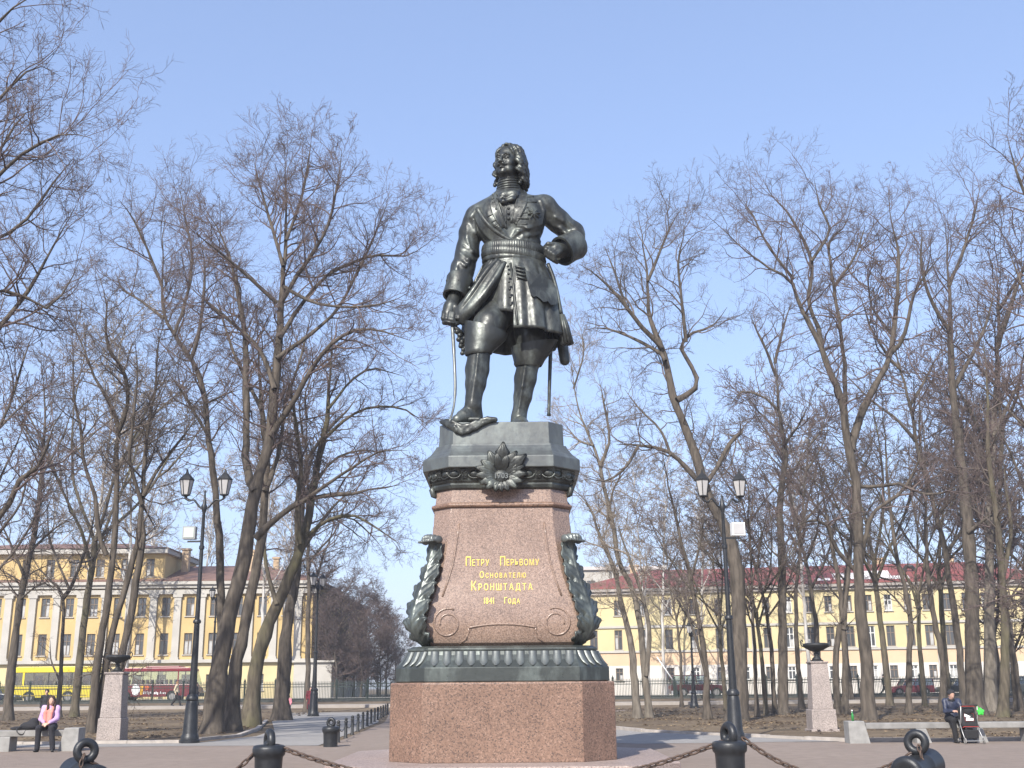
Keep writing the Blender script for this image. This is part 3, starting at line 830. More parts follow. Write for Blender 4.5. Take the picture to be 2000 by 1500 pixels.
# ---- the right-hand lawn
photo_tree('gnarled_tree', (1439, 1408), [
    ([(1439, 1410), (1443, 1330), (1444, 1256), (1441, 1146), (1428, 1064), (1406, 1010), (1384, 972), (1368, 922), (1349, 862), (1330, 813), (1316, 780), (1303, 720), (1292, 677), (1270, 625), (1265, 550), (1255, 465), (1245, 415)], 35, 3, 0.45, 0, 1.5),
    ([(1292, 677), (1258, 644), (1235, 615), (1200, 570), (1155, 530), (1130, 515)], 10, 2, 0.2, 0.8, -1.0),
    ([(1322, 782), (1351, 764), (1362, 742), (1340, 698), (1330, 682), (1345, 655), (1395, 633), (1420, 600)], 12, 2, 0.4, 0.6, 2.0),
    ([(1340, 668), (1330, 570), (1325, 510), (1340, 440)], 7, 2, 0.2, 0.8, 0.0),
    ([(1300, 705), (1290, 690), (1235, 660), (1180, 640), (1140, 645)], 8, 2, 0.3, 0.5, 2.0),
    ([(1364, 940), (1308, 884), (1247, 870), (1204, 868)], 10, 3, 0.35, 0, -1.2),
    ([(1247, 870), (1220, 915), (1180, 940), (1140, 930)], 6, 2, 0.3, -0.8, -1.8),
    ([(1376, 945), (1395, 922), (1428, 862), (1447, 846)], 10, 5, 0.8, 0, 1.0),
    ([(1310, 890), (1290, 840), (1250, 800), (1220, 760)], 6, 2, 0.3, -0.5, 1.0),
    ([(1265, 550), (1290, 490), (1310, 440), (1330, 410)], 6, 2, 0.2, 1.2, 2.0),
    ([(1258, 644), (1225, 600), (1200, 530), (1180, 480)], 6, 2, 0.2, 0.5, 2.0),
], 21, 'thick gnarled tree with twisting limbs behind the right double lamp', group=GT, dens=1.0, lv=(7, 6, 5, 4), tip=0.0045, wig=0.26, twigm=M_TWIG, barkm=M_BARK)
photo_tree('twin_tree', (1255, 1403), [
    ([(1247, 1405), (1237, 1310), (1231, 1245), (1209, 1163), (1198, 1108), (1166, 1037), (1152, 988), (1116, 955), (1080, 950)], 15, 2, 0.5, 0, 0.5),
    ([(1269, 1402), (1258, 1300), (1240, 1165), (1210, 1100), (1198, 1032), (1182, 960), (1166, 890), (1133, 808), (1116, 720), (1112, 680)], 14, 2, 0.45, 0.4, 1.0, True),
    ([(1262, 1320), (1268, 1230), (1250, 1150), (1225, 1080), (1205, 1020)], 9, 3, 0.4, 0.3, -0.8),
    ([(1172, 910), (1190, 860), (1180, 790), (1170, 740)], 7, 2, 0.2, 0.7, -0.5),
    ([(1160, 870), (1130, 860), (1105, 830)], 5, 1.5, 0.2, 0.7, 1.5),
    ([(1230, 1240), (1210, 1190), (1180, 1170)], 4, 1.5, 0.3, 0, -0.5),
    ([(1190, 1000), (1200, 950), (1230, 910)], 5, 1.5, 0.3, 0.6, -1.0),
    ([(1120, 760), (1140, 690), (1135, 640)], 4, 1.5, 0.2, 1.0, 0.0),
], 22, 'pair of crossing stems just to the right of the pedestal', group=GT, dens=1.0, lv=(8, 6, 5, 4), tip=0.0045, wig=0.22, twigm=M_TWIG_PALE, barkm=M_BARK_PALE)
photo_tree('slim_tree', (1381, 1406), [
    ([(1381, 1408), (1379, 1310), (1368, 1228), (1346, 1119), (1319, 1010), (1302, 928), (1290, 860)], 14, 2, 0.4, 0, 0.5),
    ([(1368, 1228), (1340, 1200), (1310, 1150), (1280, 1120)], 5, 1.5, 0.2, 0, 0.6),
    ([(1350, 1130), (1370, 1050), (1375, 990)], 5, 1.5, 0.2, 0, -0.7),
    ([(1379, 1320), (1360, 1250), (1330, 1170), (1300, 1130)], 6, 1.5, 0.3, 0, -0.8),
], 23, 'slim leaning tree in front of the dark red off-roader', group=GT, dens=0.9, lv=(7, 5, 4, 2), wig=0.2)
photo_tree('tall_tree', (1529, 1396), [
    ([(1529, 1398), (1529, 1276), (1527, 1132), (1524, 988), (1534, 882), (1522, 810), (1517, 738), (1510, 690)], 19, 5, 0.45, 0, 0.5),
    ([(1516, 735), (1495, 680), (1480, 650), (1465, 615)], 6, 2.5, 0.3, 0.5, 0),
    ([(1520, 800), (1490, 775), (1450, 765), (1428, 790)], 5, 2, 0.3, 0.3, 1),
    ([(1513, 710), (1530, 640), (1545, 590)], 6, 2, 0.1, 0.5, 0),
    ([(1530, 870), (1560, 830), (1580, 790)], 5, 2, 0.1, 0.2, -1),
], 24, 'straight tall trunk left of the granite urn post on the right lawn', group=GT, dens=0.9, lv=(8, 5, 4, 2), twigm=M_TWIG_RED)
photo_tree('great_tree', (1697, 1408), [
    ([(1697, 1410), (1692, 1300), (1680, 1180), (1676, 1036), (1671, 940), (1656, 868), (1647, 796), (1632, 748), (1620, 725), (1590, 650), (1560, 590), (1545, 550), (1490, 515), (1450, 485), (1415, 450), (1380, 420)], 27, 2.5, 0.5, 0, -1.0),
    ([(1605, 680), (1600, 645), (1580, 590), (1585, 510), (1545, 425), (1510, 385), (1490, 350)], 9, 2, 0.25, -0.5, 1.0),
    ([(1653, 840), (1650, 750), (1650, 700), (1630, 570), (1620, 475), (1650, 440), (1670, 380)], 10, 2, 0.3, 0, 2.0),
    ([(1662, 880), (1670, 845), (1690, 790), (1725, 725), (1740, 685), (1750, 600), (1755, 500), (1740, 425), (1735, 370)], 16, 2, 0.3, 0, 1.0),
    ([(1740, 690), (1765, 660), (1785, 575), (1820, 520), (1850, 490)], 9, 2, 0.25, 0.6, -1.0),
    ([(1676, 1120), (1632, 1070), (1613, 1022), (1580, 1017), (1550, 1030)], 9, 3, 0.4, 0, -1.2),
    ([(1680, 1120), (1690, 1050), (1709, 998), (1752, 969), (1781, 930), (1796, 892), (1800, 850)], 10, 2.5, 0.4, 0, -1.5),
    ([(1671, 950), (1719, 950), (1760, 945), (1800, 965), (1850, 960), (1890, 940)], 7, 2.5, 0.4, 0, -2.0),
    ([(1585, 510), (1620, 450), (1600, 400), (1590, 350)], 6, 2, 0.2, 0, -0.5),
    ([(1550, 545), (1500, 480), (1470, 420), (1450, 390)], 6, 2, 0.2, -0.6, 0.8),
    ([(1628, 560), (1670, 500), (1690, 440)], 6, 2, 0.2, 1.0, 0),
], 25, 'great wide-forked tree on the right lawn, its trunk crossed by a twig shadow', group=GT, dens=1.0, lv=(8, 6, 5, 4), tip=0.0045, wig=0.22, twigm=M_TWIG_RED)
photo_tree('forked_tree', (1650, 1396), [
    ([(1650, 1398), (1650, 1276), (1645, 1200), (1637, 1132), (1618, 1026), (1605, 950), (1600, 900)], 13, 3, 0.5, 0, 0.5),
    ([(1648, 1230), (1656, 1132), (1664, 1040), (1668, 960), (1675, 890)], 9, 3, 0.5, 0, 1.0),
    ([(1636, 1385), (1632, 1300), (1640, 1220)], 12, 8, 0.9, 0.2, 0.2, True),
], 26, 'forked slender tree touching the great wide tree', group=GT, dens=0.8, lv=(7, 5, 4, 2))
photo_tree('wavy_tree', (1774, 1396), [
    ([(1774, 1398), (1777, 1276), (1779, 1218), (1767, 1146), (1753, 1098), (1738, 988), (1731, 892), (1726, 820), (1720, 760)], 12, 2, 0.3, 0, 0.5),
    ([(1779, 1215), (1800, 1190), (1790, 1170), (1800, 1145)], 3, 1.2, 0.3, 0, -0.3),
    ([(1775, 1200), (1740, 1160), (1710, 1140)], 4, 1.2, 0.2, 0, 0.6),
], 27, 'wavy slender trunk left of the woman with the pushchair', group=GT, dens=0.7, lv=(7, 5, 4, 2))
photo_tree('wavy_tree', (1839, 1391), [
    ([(1839, 1393), (1842, 1300), (1820, 1180), (1810, 1084), (1808, 940), (1806, 870), (1800, 790)], 13, 2, 0.3, 0, 0.5),
    ([(1808, 1020), (1840, 970), (1850, 930)], 4, 1.2, 0.2, 0, -0.6),
    ([(1809, 990), (1780, 960), (1770, 930)], 4, 1.2, 0.2, 0, 0.6),
], 28, 'slender dark trunk standing right behind the woman with the pushchair', group=GT, dens=0.7, lv=(7, 5, 4, 2))
photo_tree('stout_tree', (1906, 1396), [
    ([(1906, 1398), (1900, 1276), (1897, 1132), (1887, 988), (1873, 868), (1858, 724), (1855, 600), (1850, 500), (1845, 420)], 33, 3, 0.4, 0, 1.0),
    ([(1862, 760), (1900, 690), (1930, 620), (1945, 540)], 9, 2, 0.3, 0.6, 2),
    ([(1857, 650), (1820, 590), (1800, 520), (1800, 440)], 8, 2, 0.3, 0.6, -1),
    ([(1853, 560), (1885, 480), (1905, 410), (1915, 360)], 7, 2, 0.3, 0.8, 2),
    ([(1890, 1040), (1930, 1010), (1965, 1000)], 7, 2, 0.2, 0, -1),
], 29, 'stoutest trunk on the far right, broadening at its foot', group=GT, dens=0.9, lv=(8, 6, 5, 2), twigm=M_TWIG_RED)
photo_tree('stout_tree', (1935, 1391), [
    ([(1935, 1393), (1933, 1228), (1933, 1036), (1938, 900), (1945, 750), (1950, 620), (1945, 520)], 24, 3, 0.4, 0, 1.0),
    ([(1940, 850), (1975, 780), (2000, 720)], 8, 2, 0.2, 0, -1),
    ([(1948, 660), (1975, 590), (1990, 530)], 7, 2, 0.2, 0.8, 1.5),
], 30, 'pale straight trunk between the stoutest trunk and the dark estate car', group=GT, dens=0.9, lv=(8, 5, 5, 2), barkm=M_BARK_PALE, twigm=M_TWIG_RED)
photo_tree('mossy_tree', (1959, 1401), [
    ([(1959, 1403), (1964, 1252), (1954, 1084), (1940, 964), (1930, 882), (1928, 748), (1920, 660)], 19, 3, 0.4, 0, -1.0),
    ([(1958, 1130), (1975, 1040), (1965, 960), (1960, 900)], 9, 2, 0.3, 0, 0.6),
    ([(1962, 1200), (1985, 1150), (2010, 1140)], 6, 2, 0.3, 0, -0.5),
], 31, 'mossy bent trunk next to the dark estate car at the right edge', group=GT, dens=0.9, lv=(8, 5, 5, 2), barkm=M_BARK_MOSS)
photo_tree('old_tree', (2110, 1440), [
    ([(2110, 1440), (2100, 1200), (2090, 1000), (2075, 800), (2060, 600), (2050, 400), (2045, 250)], 40, 4, 0.3, 0, 0.5),
    ([(2085, 930), (2040, 860), (2000, 800), (1975, 740)], 10, 2, 0.3, 0, -1),
    ([(2070, 720), (2020, 620), (1990, 540), (1965, 480)], 10, 2, 0.3, 0, 1),
    ([(2055, 500), (2010, 400), (1980, 320), (1965, 260)], 9, 2, 0.3, 0, -1),
    ([(2095, 1150), (2040, 1140), (2000, 1165), (1970, 1190)], 10, 3, 0.4, 0, 0.5),
], 32, 'tree standing outside the right edge with twigs reaching in', Y=40.0, group=GT, dens=1.0, lv=(8, 6, 5, 2), twigm=M_TWIG_RED)

# ------------------------------------------------------------------ trees further back: four kinds, then copies
def kind_tree(kind, seed, bm, tm, lv, dens):
    rng = np.random.default_rng(seed); polys = []
    H = 20.0
    def limb(start, d, L, r0, r1, t0=0.1, bend=0.12, upb=0.1, n=7):
        p = np.array(start, float); d = np.array(d, float); d /= np.linalg.norm(d); pts = [p.copy()]
        for i in range(n):
            d = d+rng.normal(size=3)*bend; d[2] += upb; d /= np.linalg.norm(d); p = p+d*L/n; pts.append(p.copy())
        polys.append((np.array(pts), r0, r1, t0)); return np.array(pts)
    if kind == 'upright':
        tr = limb((0, 0, -0.1), (0.02, 0.02, 1), H*0.92, 0.16, 0.02, 0.38, 0.05, 0.05, 12)
        for i in range(7):
            k = 4+i; a = rng.random()*6.28
            limb(tr[k], (math.cos(a)*0.8, math.sin(a)*0.8, 0.9), H*(0.30-0.02*i), 0.08, 0.015, 0.15, 0.12, 0.14)
    elif kind == 'forked':
        tr = limb((0, 0, -0.1), (0.05, 0.0, 1), H*0.38, 0.18, 0.13, 0.9, 0.05, 0.05, 6)
        for i in range(5):
            a = 6.28*i/5+rng.random()*0.5
            b = limb(tr[-1-(i % 2)], (math.cos(a)*0.5, math.sin(a)*0.5, 1), H*0.52, 0.09, 0.018, 0.25, 0.13, 0.06)
            a += rng.normal()*0.8
            limb(b[3], (math.cos(a)*0.9, math.sin(a)*0.9, 0.8), H*0.25, 0.06, 0.015, 0.15, 0.14, 0.1)
    elif kind == 'birch':
        tr = limb((0, 0, -0.1), (0.02, 0.03, 1), H*0.96, 0.15, 0.02, 0.3, 0.045, 0.05, 12)
        for i in range(8):
            k = 4+i; k = min(k, 11); a = rng.random()*6.28
            limb(tr[k], (math.cos(a)*0.6, math.sin(a)*0.6, 1), H*(0.24-0.015*i), 0.06, 0.012, 0.2, 0.1, 0.05)
    else:   # bushy
        tr = limb((0, 0, -0.1), (0.0, 0.0, 1), H*0.8, 0.17, 0.025, 0.15, 0.08, 0.05, 10)
        for i in range(9):
            k = 1+i; a = rng.random()*6.28
            limb(tr[k], (math.cos(a), math.sin(a), 0.75), H*(0.36-0.02*i), 0.09, 0.012, 0.1, 0.14, 0.12)
    return make_tree('background_tree', polys, (0, 0, 0), seed, None, None, bm, tm, dens, H, lv=lv, tip=0.011,
                     sag=0.02 if kind == 'birch' else 0.0, wig=0.18, lenk=1.0)
KINDS = {
    'upright': kind_tree('upright', 51, M_BARK, M_TWIG_RED, (7, 5, 4, 2), 0.9),
    'forked': kind_tree('forked', 52, M_BARK_MOSS, M_TWIG, (6, 5, 4, 2), 0.9),
    'birch': kind_tree('birch', 53, M_BARK_BIRCH, M_TWIG_PALE, (7, 5, 4, 2), 0.9),
    'bushy': kind_tree('bushy', 54, M_BARK, M_TWIG_RED, (8, 6, 5, 2), 1.1),
}
_used = set()
def back_tree(kind, px, top, Y, rz, label, group, name='background_tree', sx=1.0):
    src = KINDS[kind]
    r = src if kind not in _used else copy_tree(src)
    _used.add(kind)
    r.name = name
    zb = gz(Y)
    a = P(px, 1340, Y); t = P(px, top, Y)
    s = (t[2]-zb)/20.6
    r.location = (a[0], Y, zb); r.scale = (s*sx, s*sx, s); r.rotation_euler = (0, 0, rz)
    return tag(r, label, 'tree', group)
GB = 'trees beyond the fence and at the back of the lawns'
for i, (k, px, top, Y, lab) in enumerate([('forked', 150, 520, 72, 'forked bare tree on the left lawn in front of the yellow bus rear'),
        ('upright', -40, 520, 60, 'slim bare tree beyond the left edge with twigs reaching in'), ('upright', 600, 640, 78, 'slim bare tree behind the lamp by the walker in red')]):
    back_tree(k, px, top, Y, i*1.3, lab, GB)
for i, (k, px, top, Y, lab) in enumerate([('birch', 152, 600, 115.0, 'white-barked birch rising over the rear of the yellow bus'), ('birch', 505, 760, 114.5, 'white-barked birch seen between the leaning lindens'), ('birch', 245, 700, 115.5, 'white-barked birch over the gap between bus and coach')]):
    back_tree(k, px, top, Y, i*2.1, lab, 'birches along the yellow buildings', 'birch_tree')
L3 = 'reddish brown bare tree in the dense row along the side street'
for i, (px, top, Y) in enumerate([(610, 1010, 126), (640, 1050, 122), (668, 1075, 128), (690, 1095, 134), (715, 1110, 130), (738, 1128, 138), (755, 1145, 145), (772, 1165, 152), (655, 1120, 119.5), (705, 1150, 121), (742, 1180, 126)]):
    back_tree('bushy', px, top, Y, i*0.9, L3, 'brown trees along the side street', 'street_tree', 1.25)
for i, (k, px, top, Y, lab) in enumerate([('upright', 1600, 640, 82, 'slim tree directly behind the right granite urn post'), ('forked', 1735, 640, 84, 'forked tree before the fence between the great wide tree and a wavy trunk'), ('upright', 1660, 760, 90, 'slim tree at the fence behind the forked slender tree'), ('upright', 1476, 820, 59, 'first of three close slim trunks right of the tall double lamp'), ('upright', 1510, 780, 64, 'third of three close slim trunks right of the tall double lamp'),
        ('forked', 1493, 860, 62, 'forked slim trunk amid three close stems right of the double lamp'), ('upright', 1563, 700, 76, 'slim trunk just left of the right urn bowl'),
        ('forked', 1803, 800, 80, 'forked slim tree before the fence between the two wavy trunks'), ('upright', 1880, 420, 70, 'tall slim tree just behind the stoutest trunk'), ('upright', 1985, 380, 66, 'tall slim tree closest to the right picture edge'),
        ('bushy', 1955, 560, 78, 'bushy tree behind the mossy bent trunk'), ('upright', 1330, 930, 84, 'slim tree before the fence at the tail of the off-roader'),
        ('forked', 1415, 900, 72, 'forked slim tree in front of the off-roader bonnet'), ('upright', 2030, 500, 60, 'slim tree beyond the right edge with twigs reaching in'), ('forked', 1850, 700, 86, 'forked tree at the fence behind the woman with the pushchair')]):
    back_tree(k, px, top, Y, i*1.7+0.4, lab, GB)
for i, (px, top, Y, lab) in enumerate([(1296, 850, 113.5, 'pale birch before the red-roofed building, left of the off-roader'), (1268, 880, 114, 'pale birch seen between the crossing stems and the off-roader'), (1585, 760, 113, 'pale birch showing left of the right urn'), (1372, 920, 114.4, 'pale birch standing behind the off-roader')]):
    back_tree('birch', px, top, Y, i*1.9+0.7, lab, 'birches along the yellow buildings', 'birch_tree')
L6 = 'bare treetop showing over the roofs in the distance'
for i, (k, px, top, Y) in enumerate([('birch', 60, 860, 150), ('birch', 380, 880, 155), ('birch', 560, 850, 160), ('birch', 1210, 930, 165), ('birch', 1390, 880, 160), ('upright', 1720, 880, 160), ('upright', 1940, 800, 160), ('birch', 270, 900, 152)]):
    back_tree(k, px, top, Y, i*1.1+0.2, L6, 'treetops behind the roofs')

# ------------------------------------------------------------------ the monument: stepped granite and bronze pedestal
MC = np.array((-0.24, 24.65, 0.0))
ped = empty('monument_pedestal', MC, 'tall red granite pedestal with dark bronze mouldings and gold Cyrillic lettering', 'pedestal')
def oct_ring(W, Fw, z):
    return [(-Fw, -W, z), (Fw, -W, z), (W, -Fw, z), (W, Fw, z), (Fw, W, z), (-Fw, W, z), (-W, Fw, z), (-W, -Fw, z)]
def oct_loft(name, prof, m, bev=0.0, parent=None, sharp=30):
    b = MB().rings([oct_ring(W, Fw, z) for z, Fw, W in prof])
    o = b.build(name, m, parent or ped)
    if bev: bevel(o, bev, 2, 25)
    return o
oct_loft('step', [(0.0, 2.35, 3.35), (0.2, 2.35, 3.35)], M_GRANITE_STEP, 0.025)
oct_loft('base_block', [(0.2, 1.545, 2.225), (1.655, 1.54, 2.22), (1.68, 1.52, 2.20)], M_GRANITE_R, 0.012)
bm = oct_loft('base_moulding', [(1.68, 1.49, 2.11), (1.70, 1.505, 2.125), (1.955, 1.505, 2.125), (1.98, 1.50, 2.10), (2.02, 1.49, 2.06), (2.10, 1.47, 1.98), (2.20, 1.455, 1.915), (2.275, 1.45, 1.885),
          (2.285, 1.46, 1.90), (2.325, 1.46, 1.90), (2.345, 1.44, 1.86), (2.375, 1.42, 1.80)], M_BRONZE_BASE, 0.006)
# gadroons: upright tongues standing proud on the hollow of the base moulding
def tongue_mesh(w):
    v = []; f = []; nt = 7; ns = 7
    prof = [(2.275, 0.012), (2.20, -0.018), (2.10, -0.083), (2.03, -0.155), (1.995, -0.195)]   # (z, outward)
    zs = np.linspace(2.27, 1.995, nt)
    for i, z in enumerate(zs):
        base = np.interp(-z, [-p[0] for p in prof], [p[1] for p in prof])
        t = i/(nt-1)
        ww = w*(1.0 if t < 0.6 else math.sqrt(max(0.04, 1-((t-0.6)/0.42)**2)))
        for j in range(ns):
            s = -1+2*j/(ns-1)
            v.append((s*ww, base-0.004-0.050*math.sqrt(max(0, 1-s*s))*(0.55+0.45*math.sin(math.pi*min(1, t*0.8+0.25))), z))
    for i in range(nt-1):
        for j in range(ns-1):
            f.append((i*ns+j, (i+1)*ns+j, (i+1)*ns+j+1, i*ns+j+1))
    return v, f
tv, tf = tongue_mesh(0.083)
t0 = mesh_obj('gadroon', tv, tf, M_BRONZE_PLINTH, bm, True)
def place_tongue(o, x, y, rz):
    o.location = (x, y, 0); o.rotation_euler = (0, 0, rz)
first = True
for side in range(4):
    a = side*math.pi/2
    for i in range(12):
        u = -1.32+2.64*i/11
        o = t0 if first else t0.copy()
        if not first: link(o); o.parent = bm
        first = False
        p = Matrix.Rotation(a, 3, 'Z') @ Vector((u, -1.90, 0))
        place_tongue(o, p.x, p.y, a)
    for i in range(3):                       # chamfer
        u = -0.2+0.2*i
        o = t0.copy(); link(o); o.parent = bm
        d = (1.45+1.885)/math.sqrt(2)+0.012
        p = Matrix.Rotation(a+math.pi/4, 3, 'Z') @ Vector((u, -d, 0))
        place_tongue(o, p.x, p.y, a+math.pi/4); o.scale = (0.85, 1, 1)
DIE = [(2.37, 1.38, 1.50), (2.44, 1.46, 1.60), (2.56, 1.505, 1.655), (2.74, 1.52, 1.68), (2.92, 1.50, 1.68), (3.12, 1.45, 1.655), (3.36, 1.37, 1.61), (3.6, 1.29, 1.565), (3.85, 1.215, 1.525),
       (4.15, 1.155, 1.49), (4.5, 1.105, 1.455), (4.85, 1.07, 1.43), (5.18, 1.048, 1.415)]
die = oct_loft('granite_die', DIE, M_GRANITE, 0.008, sharp=20)
sharpen(die, 22)
oct_loft('granite_band', [(5.18, 1.05, 1.42), (5.20, 1.075, 1.465), (5.235, 1.085, 1.48), (5.27, 1.075, 1.465), (5.29, 1.045, 1.42)], M_GRANITE_R, 0.01)
oct_loft('granite_neck', [(5.29, 1.04, 1.40), (5.60, 1.02, 1.36)], M_GRANITE, 0.006)
def die_w(z):
    return float(np.interp(z, [d[0] for d in DIE], [d[2] for d in DIE])), float(np.interp(z, [d[0] for d in DIE], [d[1] for d in DIE]))
# carved fillets of the scrolls on the front and sides
def carve(pts, r=0.021):
    b = MB(); q = [(x, -die_w(z)[0]-0.001, z) for x, z in pts]
    b.tube(q, r, 6); return b
def spiral(cx, cz, r0, r1, a0, turns, n=46, sgn=1):
    return [(cx+sgn*(r0+(r1-r0)*i/n)*math.cos(a0+turns*2*math.pi*i/n), cz+(r0+(r1-r0)*i/n)*math.sin(a0+turns*2*math.pi*i/n)) for i in range(n+1)]
for a in range(4):
    R = Matrix.Rotation(a*math.pi/2, 4, 'Z')
    for s in (-1, 1):
        # the line that runs down the side of the panel and curls into the volute
        side = [(s*x, z) for x, z in [(0.88, 4.86), (0.905, 4.6), (0.945, 4.3), (1.0, 4.0), (1.10, 3.65), (1.20, 3.35)]]
        carve(side).xf(R).build('scroll_fillet', M_GRANITE, die, smooth=True)
        carve(spiral(s*1.09, 2.82, 0.30, 0.15, math.radians(115), -1.35 if True else 0, sgn=s)).xf(R).build('scroll_fillet', M_GRANITE, die, smooth=True)
        carve([(s*x, z) for x, z in [(0.68, 2.74), (0.66, 2.66), (0.72, 2.52), (0.85, 2.42)]]).xf(R).build('scroll_fillet', M_GRANITE, die, smooth=True)
    arc = [(x, 2.73+0.07*(1-(x/0.68)**2)) for x in np.linspace(-0.68, 0.68, 21)]
    carve(arc, 0.024).xf(R).build('arch_fillet', M_GRANITE, die, smooth=True)
# bronze capital
oct_loft('capital_neck', [(5.57, 1.03, 1.375), (5.60, 1.05, 1.42), (5.66, 1.06, 1.44), (5.70, 1.05, 1.44), (5.73, 1.06, 1.475), (5.755, 1.065, 1.49)], M_BRONZE, 0.006)
fr = oct_loft('frieze', [(5.755, 1.055, 1.465), (5.80, 1.06, 1.48), (5.88, 1.065, 1.51), (5.95, 1.07, 1.54), (5.99, 1.07, 1.555)], M_BRONZE)
oct_loft('cornice', [(5.985, 1.085, 1.655), (6.0, 1.09, 1.668), (6.225, 1.09, 1.668), (6.245, 1.085, 1.655), (6.29, 1.075, 1.59), (6.36, 1.06, 1.51), (6.43, 1.05, 1.45), (6.50, 1.045, 1.405), (6.545, 1.04, 1.385)], M_BRONZE_PLINTH, 0.008)
oct_loft('statue_plinth', [(6.545, 1.02, 1.335), (7.015, 1.005, 1.32), (7.03, 0.995, 1.305)], M_BRONZE_PLINTH, 0.006)
# egg and dart on the frieze
def egg(b, x):
    b.ball((x, -1.50, 5.885), (0.105, 0.062, 0.088), 12, 8)
    b.torus((x, -1.497, 5.89), 0.135, 0.018, (0, -1, 0.3), 18, 6, 1.0, 0.82)
def dart(b, x):
    b.hexa([(x-0.045, -1.52, 5.79), (x+0.045, -1.52, 5.79), (x+0.04, -1.44, 5.79), (x-0.04, -1.44, 5.79),
            (x-0.09, -1.575, 5.965), (x+0.09, -1.575, 5.965), (x+0.08, -1.44, 5.965), (x-0.08, -1.44, 5.965)])
    for dx in (-0.04, 0.04):
        for dz in (0, 0.075): b.ball((x+dx*(0.7+dz*4), -1.535-dz*0.25, 5.835+dz), 0.02, 8, 6)
for a in range(4):
    R = Matrix.Rotation(a*math.pi/2, 4, 'Z')
    for x in (-0.98, -0.56, -0.14, 0.14, 0.56, 0.98):
        b = MB(); egg(b, x); b.xf(R).build('egg', M_BRONZE, fr, smooth=True)
    for x in (-0.77, 0.77, -0.35, 0.35):
        b = MB(); dart(b, x); b.xf(R).build('dart', M_BRONZE, fr)
    R2 = Matrix.Rotation(a*math.pi/2+math.pi/4, 4, 'Z') @ Matrix.Translation((0, -(1.065+1.51)/math.sqrt(2)+1.51, 0))
    for x in (-0.17, 0.17):
        b = MB(); egg(b, x); b.xf(R2).build('egg', M_BRONZE, fr, smooth=True)
    b = MB(); dart(b, 0); b.xf(R2).build('dart', M_BRONZE, fr)
    # small corner scroll brackets hanging under the frieze corners
    for s in (-1, 1):
        b = MB(); b.tube([(s*1.0, -1.43, 5.72), (s*1.02, -1.47, 5.62), (s*1.02, -1.44, 5.50), (s*1.02, -1.38, 5.46)], [0.03, 0.07, 0.06, 0.03], 8)
        b.xf(R2 if False else Matrix.Rotation(a*math.pi/2, 4, 'Z')).build('corner_bracket', M_BRONZE, fr, smooth=True) if a % 2 else None

def plume(b, base, ang, L, w, out, curl=0.35, n=10, m=7, twist=0.0):
    """ribbed acanthus leaf that leaves the wall and curls; ang is measured in the wall plane from straight up"""
    d = np.array((math.sin(ang), 0, math.cos(ang))); sd = np.array((math.cos(ang), 0, -math.sin(ang)))
    v = []; f = []
    for i in range(n+1):
        t = i/n
        c = np.array(base)+d*L*(t-0.12*curl*t*t)+np.array((0, -1.0, 0))*(out*math.sin(math.pi*0.62*t)) + np.array((math.sin(twist)*0.12*L*t*t, 0, 0))
        ww = w*(0.45+0.9*math.sin(math.pi*min(1, 0.12+0.8*t)))*(1-0.9*max(0, t-0.72)/0.28)*(1+0.10*math.cos(t*26))
        for j in range(m):
            s = -1+2*j/(m-1)
            rib = 0.35*w*(abs(math.cos(s*math.pi*1.5)))*(1-abs(s)*0.3)
            v.append(c+sd*s*ww+np.array((0, -1, 0))*(rib+0.25*w*(1-s*s)))
    for i in range(n):
        for j in range(m-1):
            f.append((i*m+j, i*m+j+1, (i+1)*m+j+1, (i+1)*m+j))
    b.add(v, f)
car = empty('cartouche', (0, 0, 0)); car.parent = ped
pl = MB()
cz = 5.80
for ang, L, w, o in [(0.06, 0.72, 0.105, 0.10), (-0.42, 0.58, 0.085, 0.09), (0.52, 0.60, 0.085, 0.09), (0.82, 0.66, 0.095, 0.10), (-0.85, 0.50, 0.08, 0.08), (1.12, 0.50, 0.07, 0.08), (-1.2, 0.52, 0.07, 0.08),
                     (1.5, 0.50, 0.065, 0.08), (-1.55, 0.50, 0.065, 0.08), (1.9, 0.44, 0.065, 0.07), (-1.95, 0.44, 0.065, 0.07), (2.3, 0.40, 0.065, 0.07), (-2.35, 0.40, 0.065, 0.07), (2.75, 0.36, 0.07, 0.06), (-2.8, 0.36, 0.07, 0.06), (3.14, 0.34, 0.07, 0.06),
                     (0.28, 0.46, 0.06, 0.12), (-0.18, 0.48, 0.06, 0.13)]:
    pl = MB(); plume(pl, (0, -1.585, cz), ang, L, w, o+0.06, twist=ang)
    o_ = pl.build('plume', M_BRONZE, car, smooth=True)
    md = o_.modifiers.new('thick', 'SOLIDIFY'); md.thickness = 0.025; md.offset = 1
sh = Sculpt((-0.35, -2.0, 5.45), (0.35, -1.4, 6.2), 0.012)
sh.ell((0, -1.66, 5.78), (0.19, 0.10, 0.17), 0.02)
for i in range(24):
    a0 = 2*math.pi*i/24; a1 = 2*math.pi*(i+1)/24
    if abs((a0-math.pi/2+math.pi) % (2*math.pi)-math.pi) < 0.4: continue
    sh.cone((0.215*math.cos(a0), -1.67, 5.78+0.195*math.sin(a0)), (0.215*math.cos(a1), -1.67, 5.78+0.195*math.sin(a1)), 0.042, 0.042, 0.01)
for s in (-1, 1):
    sh.path([(s*0.09, -1.70, 5.975), (s*0.13, -1.73, 6.02), (s*0.07, -1.75, 6.04), (s*0.055, -1.75, 5.995)], [0.035, 0.035, 0.03, 0.025], 0.015)
shield = sh.build('shield', M_BRONZE, car, world=False)

